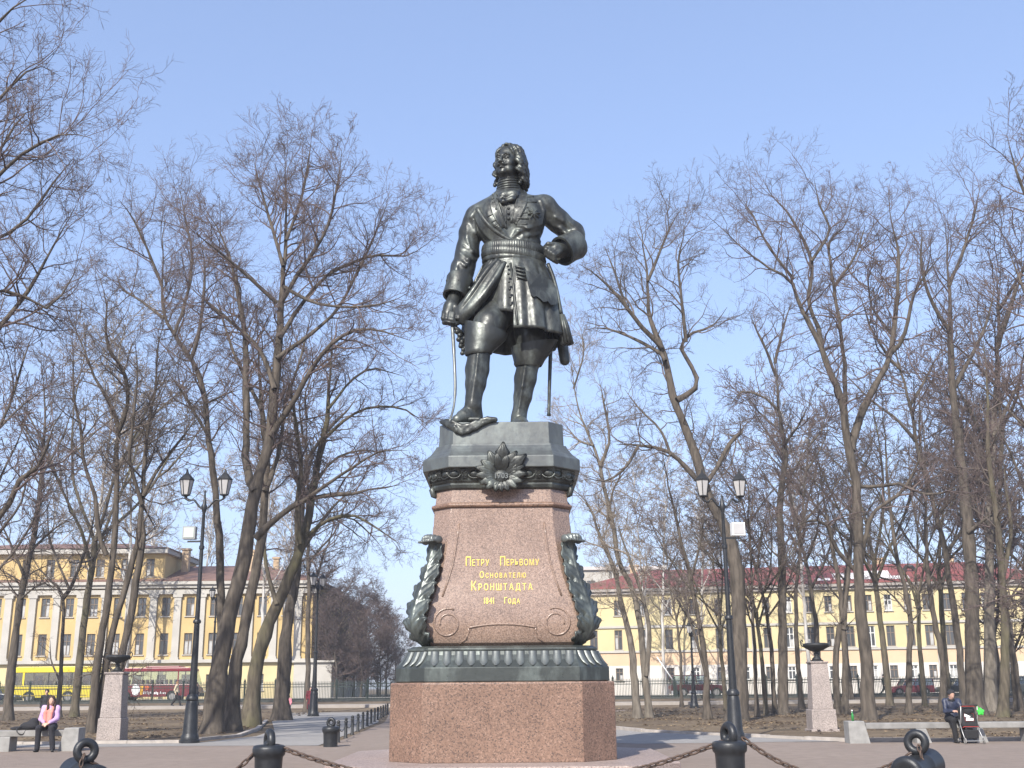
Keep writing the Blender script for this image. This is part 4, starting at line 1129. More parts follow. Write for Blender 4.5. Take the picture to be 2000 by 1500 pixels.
def text_mesh(name, s, size, loc, parent, m, extr=0.012, sx=1.0, bold=0.0, lean=0.0, space=1.0):
    cu = bpy.data.curves.new('tmp_text', 'FONT'); cu.body = s; cu.size = size; cu.align_x = 'CENTER'; cu.align_y = 'BOTTOM_BASELINE'
    cu.extrude = extr; cu.offset = bold; cu.space_character = space; cu.resolution_u = 3
    to = bpy.data.objects.new('tmp_text', cu); link(to)
    dg = bpy.context.evaluated_depsgraph_get()
    me = bpy.data.meshes.new_from_object(to.evaluated_get(dg))
    bpy.data.objects.remove(to); bpy.data.curves.remove(cu)
    n = len(me.vertices); co = np.empty(n*3, np.float32); me.vertices.foreach_get('co', co); co = co.reshape(-1, 3)
    x, y, z = co[:, 0]*sx, co[:, 1], co[:, 2]
    w = np.stack([x, -z+lean*y, y], 1)
    me.vertices.foreach_set('co', w.astype(np.float32).ravel()); me.update()
    me.materials.clear(); me.materials.append(m); me.name = name
    o = bpy.data.objects.new(name, me); link(o); o.parent = parent; o.location = loc
    return o
text_mesh('date_relief', '1703', 0.15, (0, -1.763, 5.735), car, M_BRONZE_PLINTH, 0.012, 1.0, 0.004)
def cap_line(z, words, big, small, x0, x1):
    """small capitals: each word starts with a taller letter; spread evenly between x0 and x1"""
    ls = []
    for wi, word in enumerate(words):
        for ci, c in enumerate(word): ls.append((c, big if ci == 0 or c.isdigit() else small))
        if wi < len(words)-1: ls.append((' ', 0))
    W_ = die_w(z)[0]; slope = (die_w(z+0.2)[0]-die_w(z)[0])/0.2; objs = []
    for c, s_ in ls:
        if c == ' ': objs.append((None, 0.17)); continue
        o = text_mesh('gold_letter', c, s_*1.38, (0, -W_-0.006, z), ped, M_GOLD, 0.006, 0.70, 0.0015, -slope)
        xs_ = [v.co.x for v in o.data.vertices]; objs.append((o, max(xs_)-min(xs_)))
        mid = (max(xs_)+min(xs_))/2
        for v in o.data.vertices: v.co.x -= mid
    gap = ((x1-x0)-sum(w for o, w in objs))/(len(objs)-1); x = x0
    for o, w in objs:
        if o is not None: o.location.x = x+w/2
        x += w+gap
cap_line(3.975, ['ПЕТРУ', 'ПЕРЬВОМУ'], 0.19, 0.13, -0.735, 0.76)
cap_line(3.725, ['ОСНОВАТЕЛЮ'], 0.135, 0.10, -0.45, 0.49)
cap_line(3.475, ['КРОНШТАДТА'], 0.19, 0.135, -0.62, 0.62)
cap_line(3.205, ['1841', 'ГОДА'], 0.125, 0.098, -0.36, 0.36)

# acanthus leaves on the four corners
def corner_leaf():
    path = [(2.385, 2.10), (2.45, 2.26), (2.56, 2.40), (2.72, 2.49), (2.92, 2.51), (3.15, 2.45), (3.4, 2.34), (3.65, 2.23), (3.9, 2.13), (4.12, 2.05), (4.3, 2.01), (4.42, 2.03), (4.50, 2.08)]
    zz = [p[0] for p in path]; rr = [p[1] for p in path]
    n = 72; m = 23; v = []; f = []
    s_ = np.linspace(0, 1, n+1)
    C = catmull([(r, 0, z) for z, r in path], n+1)
    for i in range(n+1):
        t = s_[i]; c = C[i]; tg = C[min(n, i+1)]-C[max(0, i-1)]; tg /= np.linalg.norm(tg); nr = np.array((tg[2], 0, -tg[0]))
        env = np.interp(t, [0, 0.08, 0.25, 0.5, 0.75, 0.92, 1.0], [0.22, 0.28, 0.34, 0.33, 0.275, 0.215, 0.20])
        lob = (t*6.2) % 1.0
        notch = 1-0.30*math.exp(-((lob-0.04)/0.10)**2)-0.30*math.exp(-((lob-1.04)/0.10)**2)
        for j in range(m):
            s = -1+2*j/(m-1)
            # leaflets sweep upward and outward: ridge phase leans with |s|
            ph = (t*6.2-abs(s)*0.85)
            ridge = 0.045*abs(math.sin(math.pi*ph*2))*(0.25+0.75*abs(s))
            hole = -0.06*math.exp(-(((ph % 1.0)-0.5)/0.12)**2)*math.exp(-((abs(s)-0.45)/0.13)**2)
            rib = 0.06*math.exp(-(s/0.10)**2)+0.02*math.exp(-((abs(s)-0.22)/0.05)**2)
            edge = -0.13*abs(s)**2.2+0.07*max(0, abs(s)-0.7)/0.3*math.sin(math.pi*lob)
            ww = env*(notch if abs(s) > 0.55 else 1-(1-notch)*max(0, abs(s)-0.2)/0.35)
            p = c+nr*(ridge+rib+hole+edge)+np.array((0, 1, 0))*s*ww+tg*0.07*abs(s)*math.sin(math.pi*lob)
            v.append(p)
    for i in range(n):
        for j in range(m-1):
            f.append((i*m+j, i*m+j+1, (i+1)*m+j+1, (i+1)*m+j))
    b = MB().add(v, f)
    return b
lf = corner_leaf()
lobj = lf.build('acanthus_leaf', M_BRONZE_BASE, ped, smooth=True)
md = lobj.modifiers.new('thick', 'SOLIDIFY'); md.thickness = 0.035; md.offset = -1
# the rolled tip of the leaf
rt = Sculpt((1.85, -0.4, 4.3), (2.5, 0.4, 4.8), 0.014)
for k in range(7):
    y = -0.21+0.07*k
    rt.ell((2.13-0.10*(abs(k-3)/3)**2, y, 4.545-0.035*(abs(k-3)/3)**2), (0.105, 0.043, 0.085), 0.02)
    rt.cone((2.03, y*0.8, 4.5), (2.20, y, 4.475), 0.04, 0.028, 0.03)
rt.cone((2.02, -0.18, 4.50), (2.02, 0.18, 4.50), 0.06, 0.06, 0.03)
tipo = rt.build('rolled_tip', M_BRONZE_PLINTH, lobj, world=False)
for q in range(4):
    a = math.radians(-45+90*q)
    if q == 0: o = lobj
    else: o = copy_tree(lobj, ped)
    o.rotation_euler = (0, 0, a)

# ------------------------------------------------------------------ the bronze statue
SY = 24.65
U = 0.0118                                  # metres per photograph pixel at the statue
def S(px, py, dy=0.0): return P(px, py, SY+dy)
stat = empty('bronze_statue', (MC[0], SY, 7.03), 'dark bronze statue of a standing man in long coat with fist on hip', 'statue')
def hitter(sc):
    """where the view ray of a photograph pixel meets a sculpted surface"""
    d = sc.d; lo = sc.lo; h = sc.h; n = sc.n
    def hit(px, py, lift=0.0):
        r = ray(px, py); t0 = (lo[1]+h)/r[1]; t1 = (lo[1]+h*(n[1]-2))/r[1]
        ts = np.linspace(t0, t1, 500); q = EYE+r*ts[:, None]
        ix = np.clip(np.round((q-lo)/h).astype(int), 0, n-1)
        v = d[ix[:, 0], ix[:, 1], ix[:, 2]]
        k = np.argmax(v < 0)
        if not (v < 0).any(): k = int(np.argmin(v))
        return q[k]-r/np.linalg.norm(r)*lift
    return hit
# ---- torso and sleeves
ub = Sculpt((-2.15, 23.3, 10.2), (1.75, 25.75, 13.05), 0.024)
ub.ell(S(994, 432, 0.02), (0.76, 0.47, 0.78), 0.1)
ub.ell(S(1003, 492, 0.02), (0.655, 0.44, 0.60), 0.15)
ub.ell(S(1030, 432, -0.10), (0.40, 0.36, 0.52), 0.2)
ub.ell(S(968, 436, -0.10), (0.40, 0.35, 0.52), 0.2)
ub.ell(S(1003, 515, 0.0), (0.66, 0.45, 0.25), 0.1)
ub.cone(S(940, 416, 0.04), S(1060, 404, 0.06), 0.27, 0.30, 0.15, fy=0.95)
ub.cone(S(993, 400, 0.08), S(993, 360, 0.06), 0.34, 0.25, 0.18)
# the arm that hangs to the hand with the sword
ub.path([S(930, 424, 0.06), S(918, 455, 0.10), S(913, 492, 0.12), S(904, 525, 0.0), S(898, 548, -0.10)], [0.275, 0.255, 0.265, 0.275, 0.275], 0.08)
# the arm bent to the hip
ub.path([S(1066, 410, 0.06), S(1090, 432, 0.14), S(1118, 455, 0.26)], [0.30, 0.27, 0.27], 0.09)
ub.path([S(1118, 455, 0.26), S(1124, 470, 0.20), S(1110, 484, 0.02)], [0.27, 0.27, 0.26], 0.07)
# creases: raised rolls of cloth on the sleeves, the shoulder seams and across the flank
for pts, r in [
    ([(1056, 392), (1062, 412), (1058, 438)], 0.035), ([(930, 408), (921, 424), (926, 444)], 0.03),
    ([(1084, 424), (1100, 432), (1112, 444)], 0.035), ([(1080, 440), (1095, 446), (1108, 456)], 0.04), ([(1098, 424), (1114, 436), (1126, 446)], 0.03),
    ([(1094, 452), (1112, 458), (1130, 456)], 0.035), ([(1074, 432), (1086, 452), (1096, 462)], 0.03),
    ([(905, 480), (922, 492), (934, 500)], 0.045), ([(899, 495), (914, 508), (930, 508)], 0.05), ([(900, 512), (908, 520), (918, 512)], 0.03),
    ([(926, 430), (928, 455), (934, 480)], 0.035), ([(912, 440), (912, 465), (918, 485)], 0.03), ([(894, 510), (892, 525), (890, 540)], 0.035),
    ([(1010, 440), (1030, 446), (1052, 440)], 0.03), ([(1008, 452), (1030, 462), (1054, 456)], 0.035), ([(1012, 466), (1034, 476), (1056, 472)], 0.03), ([(1030, 470), (1046, 486), (1060, 490)], 0.035),
    ([(965, 425), (975, 445), (992, 462)], 0.03), ([(952, 415), (966, 440), (985, 462)], 0.03), ([(1000, 465), (1012, 452), (1022, 450)], 0.035), ([(1006, 480), (1022, 462), (1034, 458)], 0.03), ([(944, 470), (960, 480), (980, 482)], 0.025)]:
    h0 = hitter(ub)
    q = [h0(x, y) for x, y in pts]
    ub.path(q, [r*0.5, r, r*0.5], 0.05)
ub.warp(ub.lo, ub.lo+ub.h*ub.n, lambda x, y, z: 0.007*np.sin(7*z+3*x)*np.sin(9*x-4*z)+0.004*np.sin(19*z+11*x+5*y))
coat = ub.build('coat_body', M_BRONZE, stat)
hit = hitter(ub)
def laid(name, pts, r, parent=stat, m=M_BRONZE, n=7, sub=3, flat=1.0, lift=0.0):
    """a cord or edge laid on the coat along photograph points"""
    pp = catmull([(x, y, 0) for x, y in pts], max(len(pts)*sub, 6))
    q = [hit(x, y, lift) for x, y, _ in pp]
    q = np.array(q)
    for _ in range(2): q[1:-1] = 0.25*q[:-2]+0.5*q[1:-1]+0.25*q[2:]
    b = MB(); b.tube(list(q), r, n, flat=flat); return b.build(name, m, parent, smooth=True, world=True)
# coat fronts, ribbon of the order across the chest, seams
laid('coat_edge', [(1015, 367), (1011, 385), (1007, 402), (1002, 420), (998, 434)], 0.032)
laid('coat_edge', [(967, 377), (972, 395), (978, 415), (985, 434), (989, 446)], 0.032)
laid('waistcoat_edge', [(987, 396), (987, 415), (988, 436)], 0.02)
laid('ribbon_edge', [(932, 407), (941, 422), (953, 438), (968, 452), (985, 463), (1003, 472), (1024, 476), (1046, 486), (1060, 500)], 0.062)
def panel(name, rows, th=0.05, nu=9, nv=8):
    """a thick piece of cloth laid on the coat between photograph curves"""
    ru = [catmull([(x, y, 0) for x, y in r], nu) for r in rows]; v = []; f = []
    for j in range(nu):
        col = catmull([r[j] for r in ru], nv)
        for p in col: v.append(hit(p[0], p[1], 0.0))
    v = np.array(v).reshape(nu, nv, 3)
    for _ in range(2): v[1:-1, 1:-1] = 0.5*v[1:-1, 1:-1]+0.125*(v[:-2, 1:-1]+v[2:, 1:-1]+v[1:-1, :-2]+v[1:-1, 2:])
    for j in range(nu-1):
        for k in range(nv-1): f.append((j*nv+k, j*nv+k+1, (j+1)*nv+k+1, (j+1)*nv+k))
    o = MB().add(v.reshape(-1, 3), f).build(name, M_BRONZE, stat, smooth=True, world=True)
    md = o.modifiers.new('thick', 'SOLIDIFY'); md.thickness = th; md.offset = 0
    return o
panel('lapel', [[(968, 377), (973, 398), (980, 420), (988, 444)], [(956, 392), (958, 408), (966, 428), (980, 446)]])
panel('lapel', [[(1013, 368), (1010, 388), (1005, 408), (1000, 432)], [(1030, 378), (1030, 396), (1022, 416), (1008, 440)]])
panel('order_ribbon', [[(934, 408), (944, 424), (956, 440), (972, 454), (990, 465), (1012, 474), (1040, 484)], [(926, 424), (934, 440), (944, 456), (958, 470), (978, 480), (1006, 488), (1038, 498)]], 0.08, 14, 6)
for i, (y, x0, x1) in enumerate([(383, 1018, 1042), (393, 1014, 1048), (404, 1011, 1032), (414, 1009, 1030), (425, 1007, 1032), (436, 1006, 1030)]):
    laid('chest_braid', [(x0, y), ((x0+x1)/2, y+1.5), (x1, y+1)], 0.024, flat=1.0)
for i, (x0, y0) in enumerate([(958, 418), (966, 428), (972, 438)]):
    laid('chest_braid', [(x0-6, y0+6), (x0+2, y0+1), (x0+9, y0-3)], 0.022)
for (x, y) in [(993, 398), (993, 407), (993, 416.5), (993, 427), (964, 380), (962, 388), (964, 396), (969, 408)]:
    q = hit(x, y, 0.01); MB().ball(q, 0.036, 10, 8).build('button', M_BRONZE, stat, smooth=True, world=True)
# breast star
q = hit(1043, 417, 0.02); b = MB()
ring = []
for k in range(16):
    a = 2*math.pi*k/16+0.2; r = 0.155 if k % 2 == 0 else 0.075
    ring.append((q[0]+r*math.cos(a), q[1]-0.005+0.35*r*math.cos(a), q[2]+r*math.sin(a)))
b.rings([[tuple(np.array(p)+np.array((0, 0.04, 0))) for p in ring], ring, [tuple(q+np.array((0, -0.045, 0))+0.3*(np.array(p)-q)) for p in ring]])
b.build('breast_star', M_BRONZE, stat, world=True)
# ---- turned-back cuffs (open, thick)
def cuff(name, a, b_, ra, rb, n=26, thick=0.04, m=M_BRONZE, wob=0.0, sy=1.0):
    a = np.array(a); b_ = np.array(b_); t = (b_-a)/np.linalg.norm(b_-a)
    u = np.cross(t, (0, 1, 0.2)); u /= np.linalg.norm(u); w = np.cross(t, u)
    rings = []
    for (s, k) in [(0.0, -thick), (0.0, 0), (0.12, 0.02), (0.5, 0.0), (0.88, 0.01), (1.0, 0.015), (1.0, -thick), (0.4, -thick)]:
        c = a+(b_-a)*s; r = ra+(rb-ra)*s+k
        rings.append([tuple(c+r*(1+wob*math.sin(3*th+1))*(u*math.cos(th)+sy*w*math.sin(th))) for th in [2*math.pi*i/n for i in range(n)]])
    o = MB().rings(rings, True, False).build(name, m, stat, world=True); return sharpen(o, 50)
c1 = cuff('cuff', S(899, 543, -0.08), S(889, 580, -0.22), 0.30, 0.285, wob=0.02)
c2 = cuff('cuff', S(1126, 476, 0.17), S(1097, 491, -0.09), 0.34, 0.345, wob=0.02)
for x, y, dy in [(874, 548, -0.25), (894, 549, -0.40), (1121, 463, -0.18), (1133, 486, -0.02)]:
    MB().ball(S(x, y, dy), 0.04, 10, 8).build('button', M_BRONZE, stat, smooth=True, world=True)
# ---- hands
hn = Sculpt((-2.0, 23.3, 9.4), (1.4, 24.9, 11.7), 0.016)
# sword hand: back of the hand, thumb, four curled fingers round the grip and the gathered cloth
hn.cone(S(889, 578, -0.22), S(881, 600, -0.36), 0.15, 0.165, 0.05)
hn.cone(S(881, 600, -0.36), S(876, 614, -0.42), 0.17, 0.16, 0.05)
for k, (dx, dd) in enumerate([(0, 0), (6, -0.05), (12, -0.09), (18, -0.10)]):
    hn.path([S(868+dx, 610+k, -0.46+dd), S(866+dx, 622+k, -0.52+dd), S(872+dx, 631+k*0.7, -0.50+dd), S(880+dx, 630, -0.40+dd)], [0.062, 0.058, 0.052, 0.045], 0.015)
hn.path([S(889, 598, -0.46), S(896, 610, -0.55), S(895, 622, -0.60)], [0.065, 0.06, 0.05], 0.03)
hn.build('sword_hand', M_BRONZE, stat)
# fist on the hip
hn = Sculpt((0.4, 23.6, 10.6), (1.6, 24.9, 11.8), 0.016)
hn.cone(S(1100, 490, -0.08), S(1086, 489, -0.24), 0.17, 0.19, 0.06)
hn.ell(S(1082, 489, -0.28), (0.17, 0.15, 0.17), 0.06)
for k in range(4):
    x = 1068+5.5*k*0.9; y = 489+4.2*k*0.8
    hn.path([S(x+10, y-8, -0.36), S(x-1, y-1, -0.42), S(x-1, y+9, -0.38), S(x+5, y+13, -0.26)], [0.062, 0.066, 0.058, 0.05], 0.012)
hn.path([S(1084, 478, -0.36), S(1071, 477, -0.42), S(1064, 483, -0.36)], [0.065, 0.06, 0.05], 0.02)
hn.build('fist', M_BRONZE, stat)
# ---- waist sash: braided bands wound round the body
wc = S(1003, 493, 0.0)
def waist_band(dz, a, b_, r, tilt, name, braid=46, amp=0.10, hgt=1.5):
    rings = []; N_ = 330; n = 10; v = []; f = []
    for i in range(N_):
        th = 2*math.pi*i/N_; c = wc+np.array((a*math.cos(th), b_*math.sin(th), dz-tilt*math.cos(th)))
        nr = np.array((math.cos(th)/a, math.sin(th)/b_, 0)); nr /= np.linalg.norm(nr)
        for k in range(n):
            ph = 2*math.pi*k/n
            rr = r*(1+amp*math.sin(braid*th+5*ph/math.pi*(1 if name else 1)*1.0))
            v.append(c+nr*rr*0.62*math.cos(ph)+np.array((0, 0, hgt*r*math.sin(ph))))
    for i in range(N_):
        for k in range(n):
            i2 = (i+1) % N_; k2 = (k+1) % n
            f.append((i*n+k, i2*n+k, i2*n+k2, i*n+k2))
    return MB().add(v, f).build(name, M_BRONZE, stat, smooth=True, world=True)
waist_band(0.00, 0.690, 0.475, 0.095, 0.04, 'waist_sash', 80, 0.14)
waist_band(-0.155, 0.705, 0.49, 0.085, 0.09, 'waist_sash', 80, 0.14)
waist_band(-0.275, 0.705, 0.49, 0.06, 0.05, 'waist_sash', 40, 0.05, 1.2)
waist_band(-0.36, 0.715, 0.50, 0.045, -0.02, 'waist_sash', 40, 0.04, 1.2)
# ---- coat skirts: thick cloth hung from the waist, fluted toward the hem
def skirt(name, th0, th1, top, hem, prof, dep, folds, amp, seed, hemfn=None, n=150, m=26, thick=0.05, cx=0.0, cy=0.0, parent=stat):
    rng = np.random.default_rng(seed); ph = rng.random(4)*6.28
    v = []; f = []
    for j in range(m+1):
        t = j/m
        for i in range(n+1):
            s = i/n; th = th0+(th1-th0)*s
            z0 = top; z1 = hem+(hemfn(s) if hemfn else 0)
            z = z0+(z1-z0)*t
            a = np.interp(t, [p[0] for p in prof], [p[1] for p in prof]); b_ = np.interp(t, [p[0] for p in dep], [p[1] for p in dep])
            k = amp*(t**0.8)*(0.7*math.sin(folds*th+ph[0]+0.6*math.sin(2*t))+0.4*math.sin(folds*1.7*th+ph[1])+0.22*math.sin(folds*3.1*th+ph[2]))
            x = wc[0]+cx*t+(a+k)*math.cos(th); y = wc[1]+cy*t+(b_+k)*math.sin(th)
            v.append((x, y, z))
    for j in range(m):
        for i in range(n):
            f.append((j*(n+1)+i, (j+1)*(n+1)+i, (j+1)*(n+1)+i+1, j*(n+1)+i+1))
    o = MB().add(v, f).build(name, M_BRONZE, parent, smooth=True, world=True)
    md = o.modifiers.new('thick', 'SOLIDIFY'); md.thickness = thick; md.offset = 0
    return o
ztop = wc[2]-0.30
zhem = S(1055, 652, -0.55)[2]
# th measured with 0 at +x, -pi/2 toward the viewer
skirt('coat_skirt', -math.pi/2-0.02, math.pi*1.02, ztop, zhem, [(0, 0.70), (0.2, 0.88), (0.45, 1.03), (1, 1.17)], [(0, 0.50), (0.3, 0.68), (1, 0.92)], 9.0, 0.075, 5, hemfn=lambda s: 0.05-0.16*s if s < 0.5 else -0.03-0.10*(s-0.5))
skirt('waistcoat_skirt', -math.pi*0.98, -math.pi/2+0.10, ztop+0.02, S(970, 612, -0.5)[2], [(0, 0.66), (0.4, 0.74), (1, 0.80)], [(0, 0.48), (0.4, 0.60), (1, 0.74)], 8.0, 0.02, 6, hemfn=lambda s: 0.10-0.16*s, n=70, m=18)
# front edge band of the coat and pocket flap with a scalloped lower edge
def skirt_pt(px, py, off=0.0):
    """nearest point of the fluted coat skirt along a view ray (approximated by its mean surface)"""
    r = ray(px, py)
    best = None
    for Yq in np.linspace(23.4, 24.9, 300):
        q = EYE+r*(Yq/r[1]); t = min(1, max(0, (ztop-q[2])/(ztop-zhem)))
        a = np.interp(t, [0, 0.2, 0.45, 1], [0.70, 0.88, 1.03, 1.17])+0.05+off; b_ = np.interp(t, [0, 0.3, 1], [0.50, 0.68, 0.92])+0.05+off
        if ((q[0]-wc[0])/a)**2+((q[1]-wc[1])/b_)**2 < 1: return q
    return q
fl_out = [(1026, 528), (1056, 536), (1078, 548), (1086, 560), (1090, 592), (1083, 596), (1076, 595), (1070, 588), (1062, 590), (1056, 584), (1048, 578), (1042, 580), (1036, 574), (1032, 560)]
tri = [skirt_pt(x, y, 0.075) for x, y in fl_out]; back_ = [skirt_pt(x, y, 0.0) for x, y in fl_out]
MB().rings([[tuple(p) for p in back_], [tuple(p) for p in tri]]).build('pocket_flap', M_BRONZE, stat, world=True)
b = MB(); b.tube([skirt_pt(x, y, -0.05) for x, y in [(997, 514), (1001, 545), (1005, 580), (1009, 612), (1011, 634)]], [0.03, 0.03, 0.03, 0.03, 0.03], 8, flat=1.0)
b.build('coat_edge', M_BRONZE, stat, smooth=True, world=True)
for k in range(6):
    q = skirt_pt(992+1.2*k, 520+15*k, 0.02); MB().ball(q, 0.032, 10, 8).build('button', M_BRONZE, stat, smooth=True, world=True)
for k in range(4):
    q0 = skirt_pt(1006+1.0*k, 520+7*k, 0.015); q1 = skirt_pt(1026+1.5*k, 524+7*k, 0.015)
    b = MB(); b.tube([q0, (q0+q1)/2, q1], 0.02, 6); b.build('skirt_braid', M_BRONZE, stat, smooth=True, world=True)
# the other coat front, swept back and gathered in the sword hand
A_ = catmull([S(972, 506, -0.47), S(950, 528, -0.54), S(928, 558, -0.60), (S(905, 588, -0.60)), S(880, 616, -0.50)], 30)
Bm = catmull([S(982, 512, -0.52), S(960, 548, -0.66), S(938, 578, -0.72), S(915, 605, -0.70), S(890, 626, -0.56)], 30)
B_ = catmull([S(990, 514, -0.50), S(974, 548, -0.60), S(954, 578, -0.66), S(930, 606, -0.66), S(903, 636, -0.52)], 30)
C_ = catmull([S(955, 510, -0.30), S(942, 530, -0.25), S(930, 552, -0.25), S(912, 585, -0.35), S(882, 618, -0.42)], 30)
v = []; f = []; m = 24
for i in range(30):
    q = catmull([C_[i], A_[i], Bm[i], B_[i]], m)
    t = i/29
    for j in range(m):
        s = j/(m-1)
        v.append(q[j]+np.array((0.3, -1, 0.2))*(0.035*math.sin(s*16+t*2)+0.02*math.sin(s*29+1))*math.sin(math.pi*min(1, t+0.15))**0.5)
for i in range(29):
    for j in range(m-1): f.append((i*m+j, i*m+j+1, (i+1)*m+j+1, (i+1)*m+j))
o = MB().add(v, f).build('gathered_coat_front', M_BRONZE, stat, smooth=True, world=True)
md = o.modifiers.new('thick', 'SOLIDIFY'); md.thickness = 0.06; md.offset = 0
for (x, y, dy) in [(935, 540, -0.63), (926, 551, -0.66), (917, 562, -0.69), (953, 524, -0.56)]:
    MB().ball(S(x, y, dy), 0.03, 8, 6).build('button', M_BRONZE, stat, smooth=True, world=True)
# ---- legs: breeches, boots
lg = Sculpt((-1.75, 22.95, 7.0), (1.15, 25.4, 10.9), 0.025)
lg.ell(S(1003, 585, 0.08), (0.66, 0.50, 0.55), 0.1)
lg.path([S(980, 600, -0.12), S(956, 636, -0.52), S(940, 672, -0.76)], [0.40, 0.36, 0.27], 0.1)
lg.path([S(1030, 610, 0.08), S(1038, 660, 0.02), S(1036, 700, -0.04)], [0.40, 0.36, 0.28], 0.1)
lg.path([S(936, 690, -0.80), S(932, 722, -0.80), S(929, 750, -0.86), S(925, 778, -0.92), S(924, 794, -0.94)], [0.25, 0.262, 0.225, 0.175, 0.17], 0.05)
lg.path([S(1032, 708, -0.05), S(1026, 740, -0.02), S(1021, 775, -0.04), S(1015, 806, -0.05), S(1013, 822, -0.06)], [0.25, 0.25, 0.205, 0.16, 0.16], 0.05)
# seam ridge down each shin
lg.path([S(934, 692, -1.07), S(929, 735, -1.08), S(921, 785, -1.10)], [0.03, 0.03, 0.02], 0.04)
lg.path([S(1026, 716, -0.30), S(1020, 755, -0.27), S(1012, 806, -0.22)], [0.03, 0.03, 0.02], 0.04)
fz = 7.03
def foot(heel, toe, zb):
    h_ = np.array((heel[0], heel[1], zb+0.15)); t_ = np.array((toe[0], toe[1], zb+0.085)); md_ = h_*0.45+t_*0.55+np.array((0, 0, 0.06))
    lg.cone(h_, md_, 0.15, 0.15, 0.06); lg.cone(md_, t_, 0.16, 0.115, 0.06)
    lg.cone(h_+np.array((0, 0, 0.10)), md_+np.array((0, 0, 0.03)), 0.16, 0.10, 0.08)
    lg.box((h_+(t_-h_)*-0.02+np.array((0, 0, -0.10))), (0.11, 0.11, 0.06), 0.02, 0.02)
lf0 = S(927, 812, -0.86); lt0 = S(893, 816, -1.18)
foot((lf0[0], lf0[1]), (lt0[0], lt0[1]), fz)
lg.cone((lf0[0], lf0[1], fz+0.25), S(924, 794, -0.94), 0.17, 0.18, 0.06)
for k in range(3):   # wrinkles and strap over the instep
    c = S(912-5*k, 802+4*k, -0.98-0.05*k)
    lg.ell((c[0], c[1], c[2]-0.05), (0.16, 0.06, 0.15), 0.03, rotm(20, 0, -38))
rf0 = S(1013, 820, 0.0); foot((rf0[0], rf0[1]), (rf0[0]+0.10, rf0[1]-0.55), fz)
lg.cone((rf0[0], rf0[1], fz+0.2), S(1013, 815, -0.06), 0.17, 0.17, 0.05)
lg.d[:, :, lg.ax[2] < fz+0.002] = 0.5
lg.build('breeches_and_boots', M_BRONZE, stat)
def boot_cuff(name, rings_px, thick=0.045, n=34):
    """wide funnel tops of the boots: (cx, cy, dy, half width px, depth ratio, tilt) from hem up"""
    rings = []
    def rg(c, hw, dr, tl, k):
        c = S(*c); hw = hw*U+k
        return [tuple(c+np.array((hw*math.cos(a), hw*dr*math.sin(a), tl*math.cos(a)+0.10*hw*math.sin(a)))) for a in [2*math.pi*i/n for i in range(n)]]
    for c, hw, dr, tl in rings_px: rings.append(rg(c, hw, dr, tl, 0))
    for c, hw, dr, tl in rings_px[::-1]: rings.append(rg(c, hw, dr, tl, -thick))
    o = MB().rings(rings, True, False).build(name, M_BRONZE, stat, world=True); return sharpen(o, 55)
boot_cuff('boot_cuff', [((935, 693, -0.80), 25, 0.95, 0.02), ((935, 689, -0.80), 27.5, 0.95, 0.02), ((937, 684, -0.78), 28, 0.95, 0.0), ((942, 668, -0.74), 34, 0.92, -0.08), ((948, 652, -0.70), 39.5, 0.88, -0.14), ((950, 640, -0.66), 41, 0.86, -0.15)])
boot_cuff('boot_cuff', [((1032, 716, -0.05), 25.5, 0.95, 0.0), ((1032, 712, -0.05), 28, 0.95, 0.0), ((1034, 706, -0.05), 30, 0.95, 0.02), ((1040, 690, -0.03), 39, 0.9, 0.06), ((1044, 672, 0.0), 46, 0.85, 0.08)])
# ---- neck cloth
b = MB()
for k, (y, r) in enumerate([(352, 0.235), (357, 0.25), (362, 0.262), (367, 0.275), (372, 0.29)]):
    c = S(993, y, 0.03); b.torus(c, r-0.015, 0.034, (-0.1, -0.15, 1), 28, 8)
b.build('neck_cloth', M_BRONZE, stat, smooth=True, world=True)
gg = Sculpt((-0.75, 23.6, 12.2), (0.5, 24.6, 13.3), 0.014)
gg.path([S(972, 378, -0.30), S(984, 382, -0.42), S(1002, 379, -0.42), S(1012, 372, -0.30)], [0.05, 0.10, 0.10, 0.05], 0.05, fy=0.6)
gg.path([S(973, 388, -0.38), S(983, 394, -0.48), S(1000, 389, -0.47), S(1009, 380, -0.38)], [0.05, 0.055, 0.055, 0.04], 0.06)
for k in range(4):
    a = math.pi/4+k*math.pi/2; c = S(982, 384, -0.56); gg.cone(c, c+np.array((0.07*math.cos(a), -0.02, 0.07*math.sin(a))), 0.03, 0.015, 0.01)
gg.build('gorget', M_BRONZE, stat)
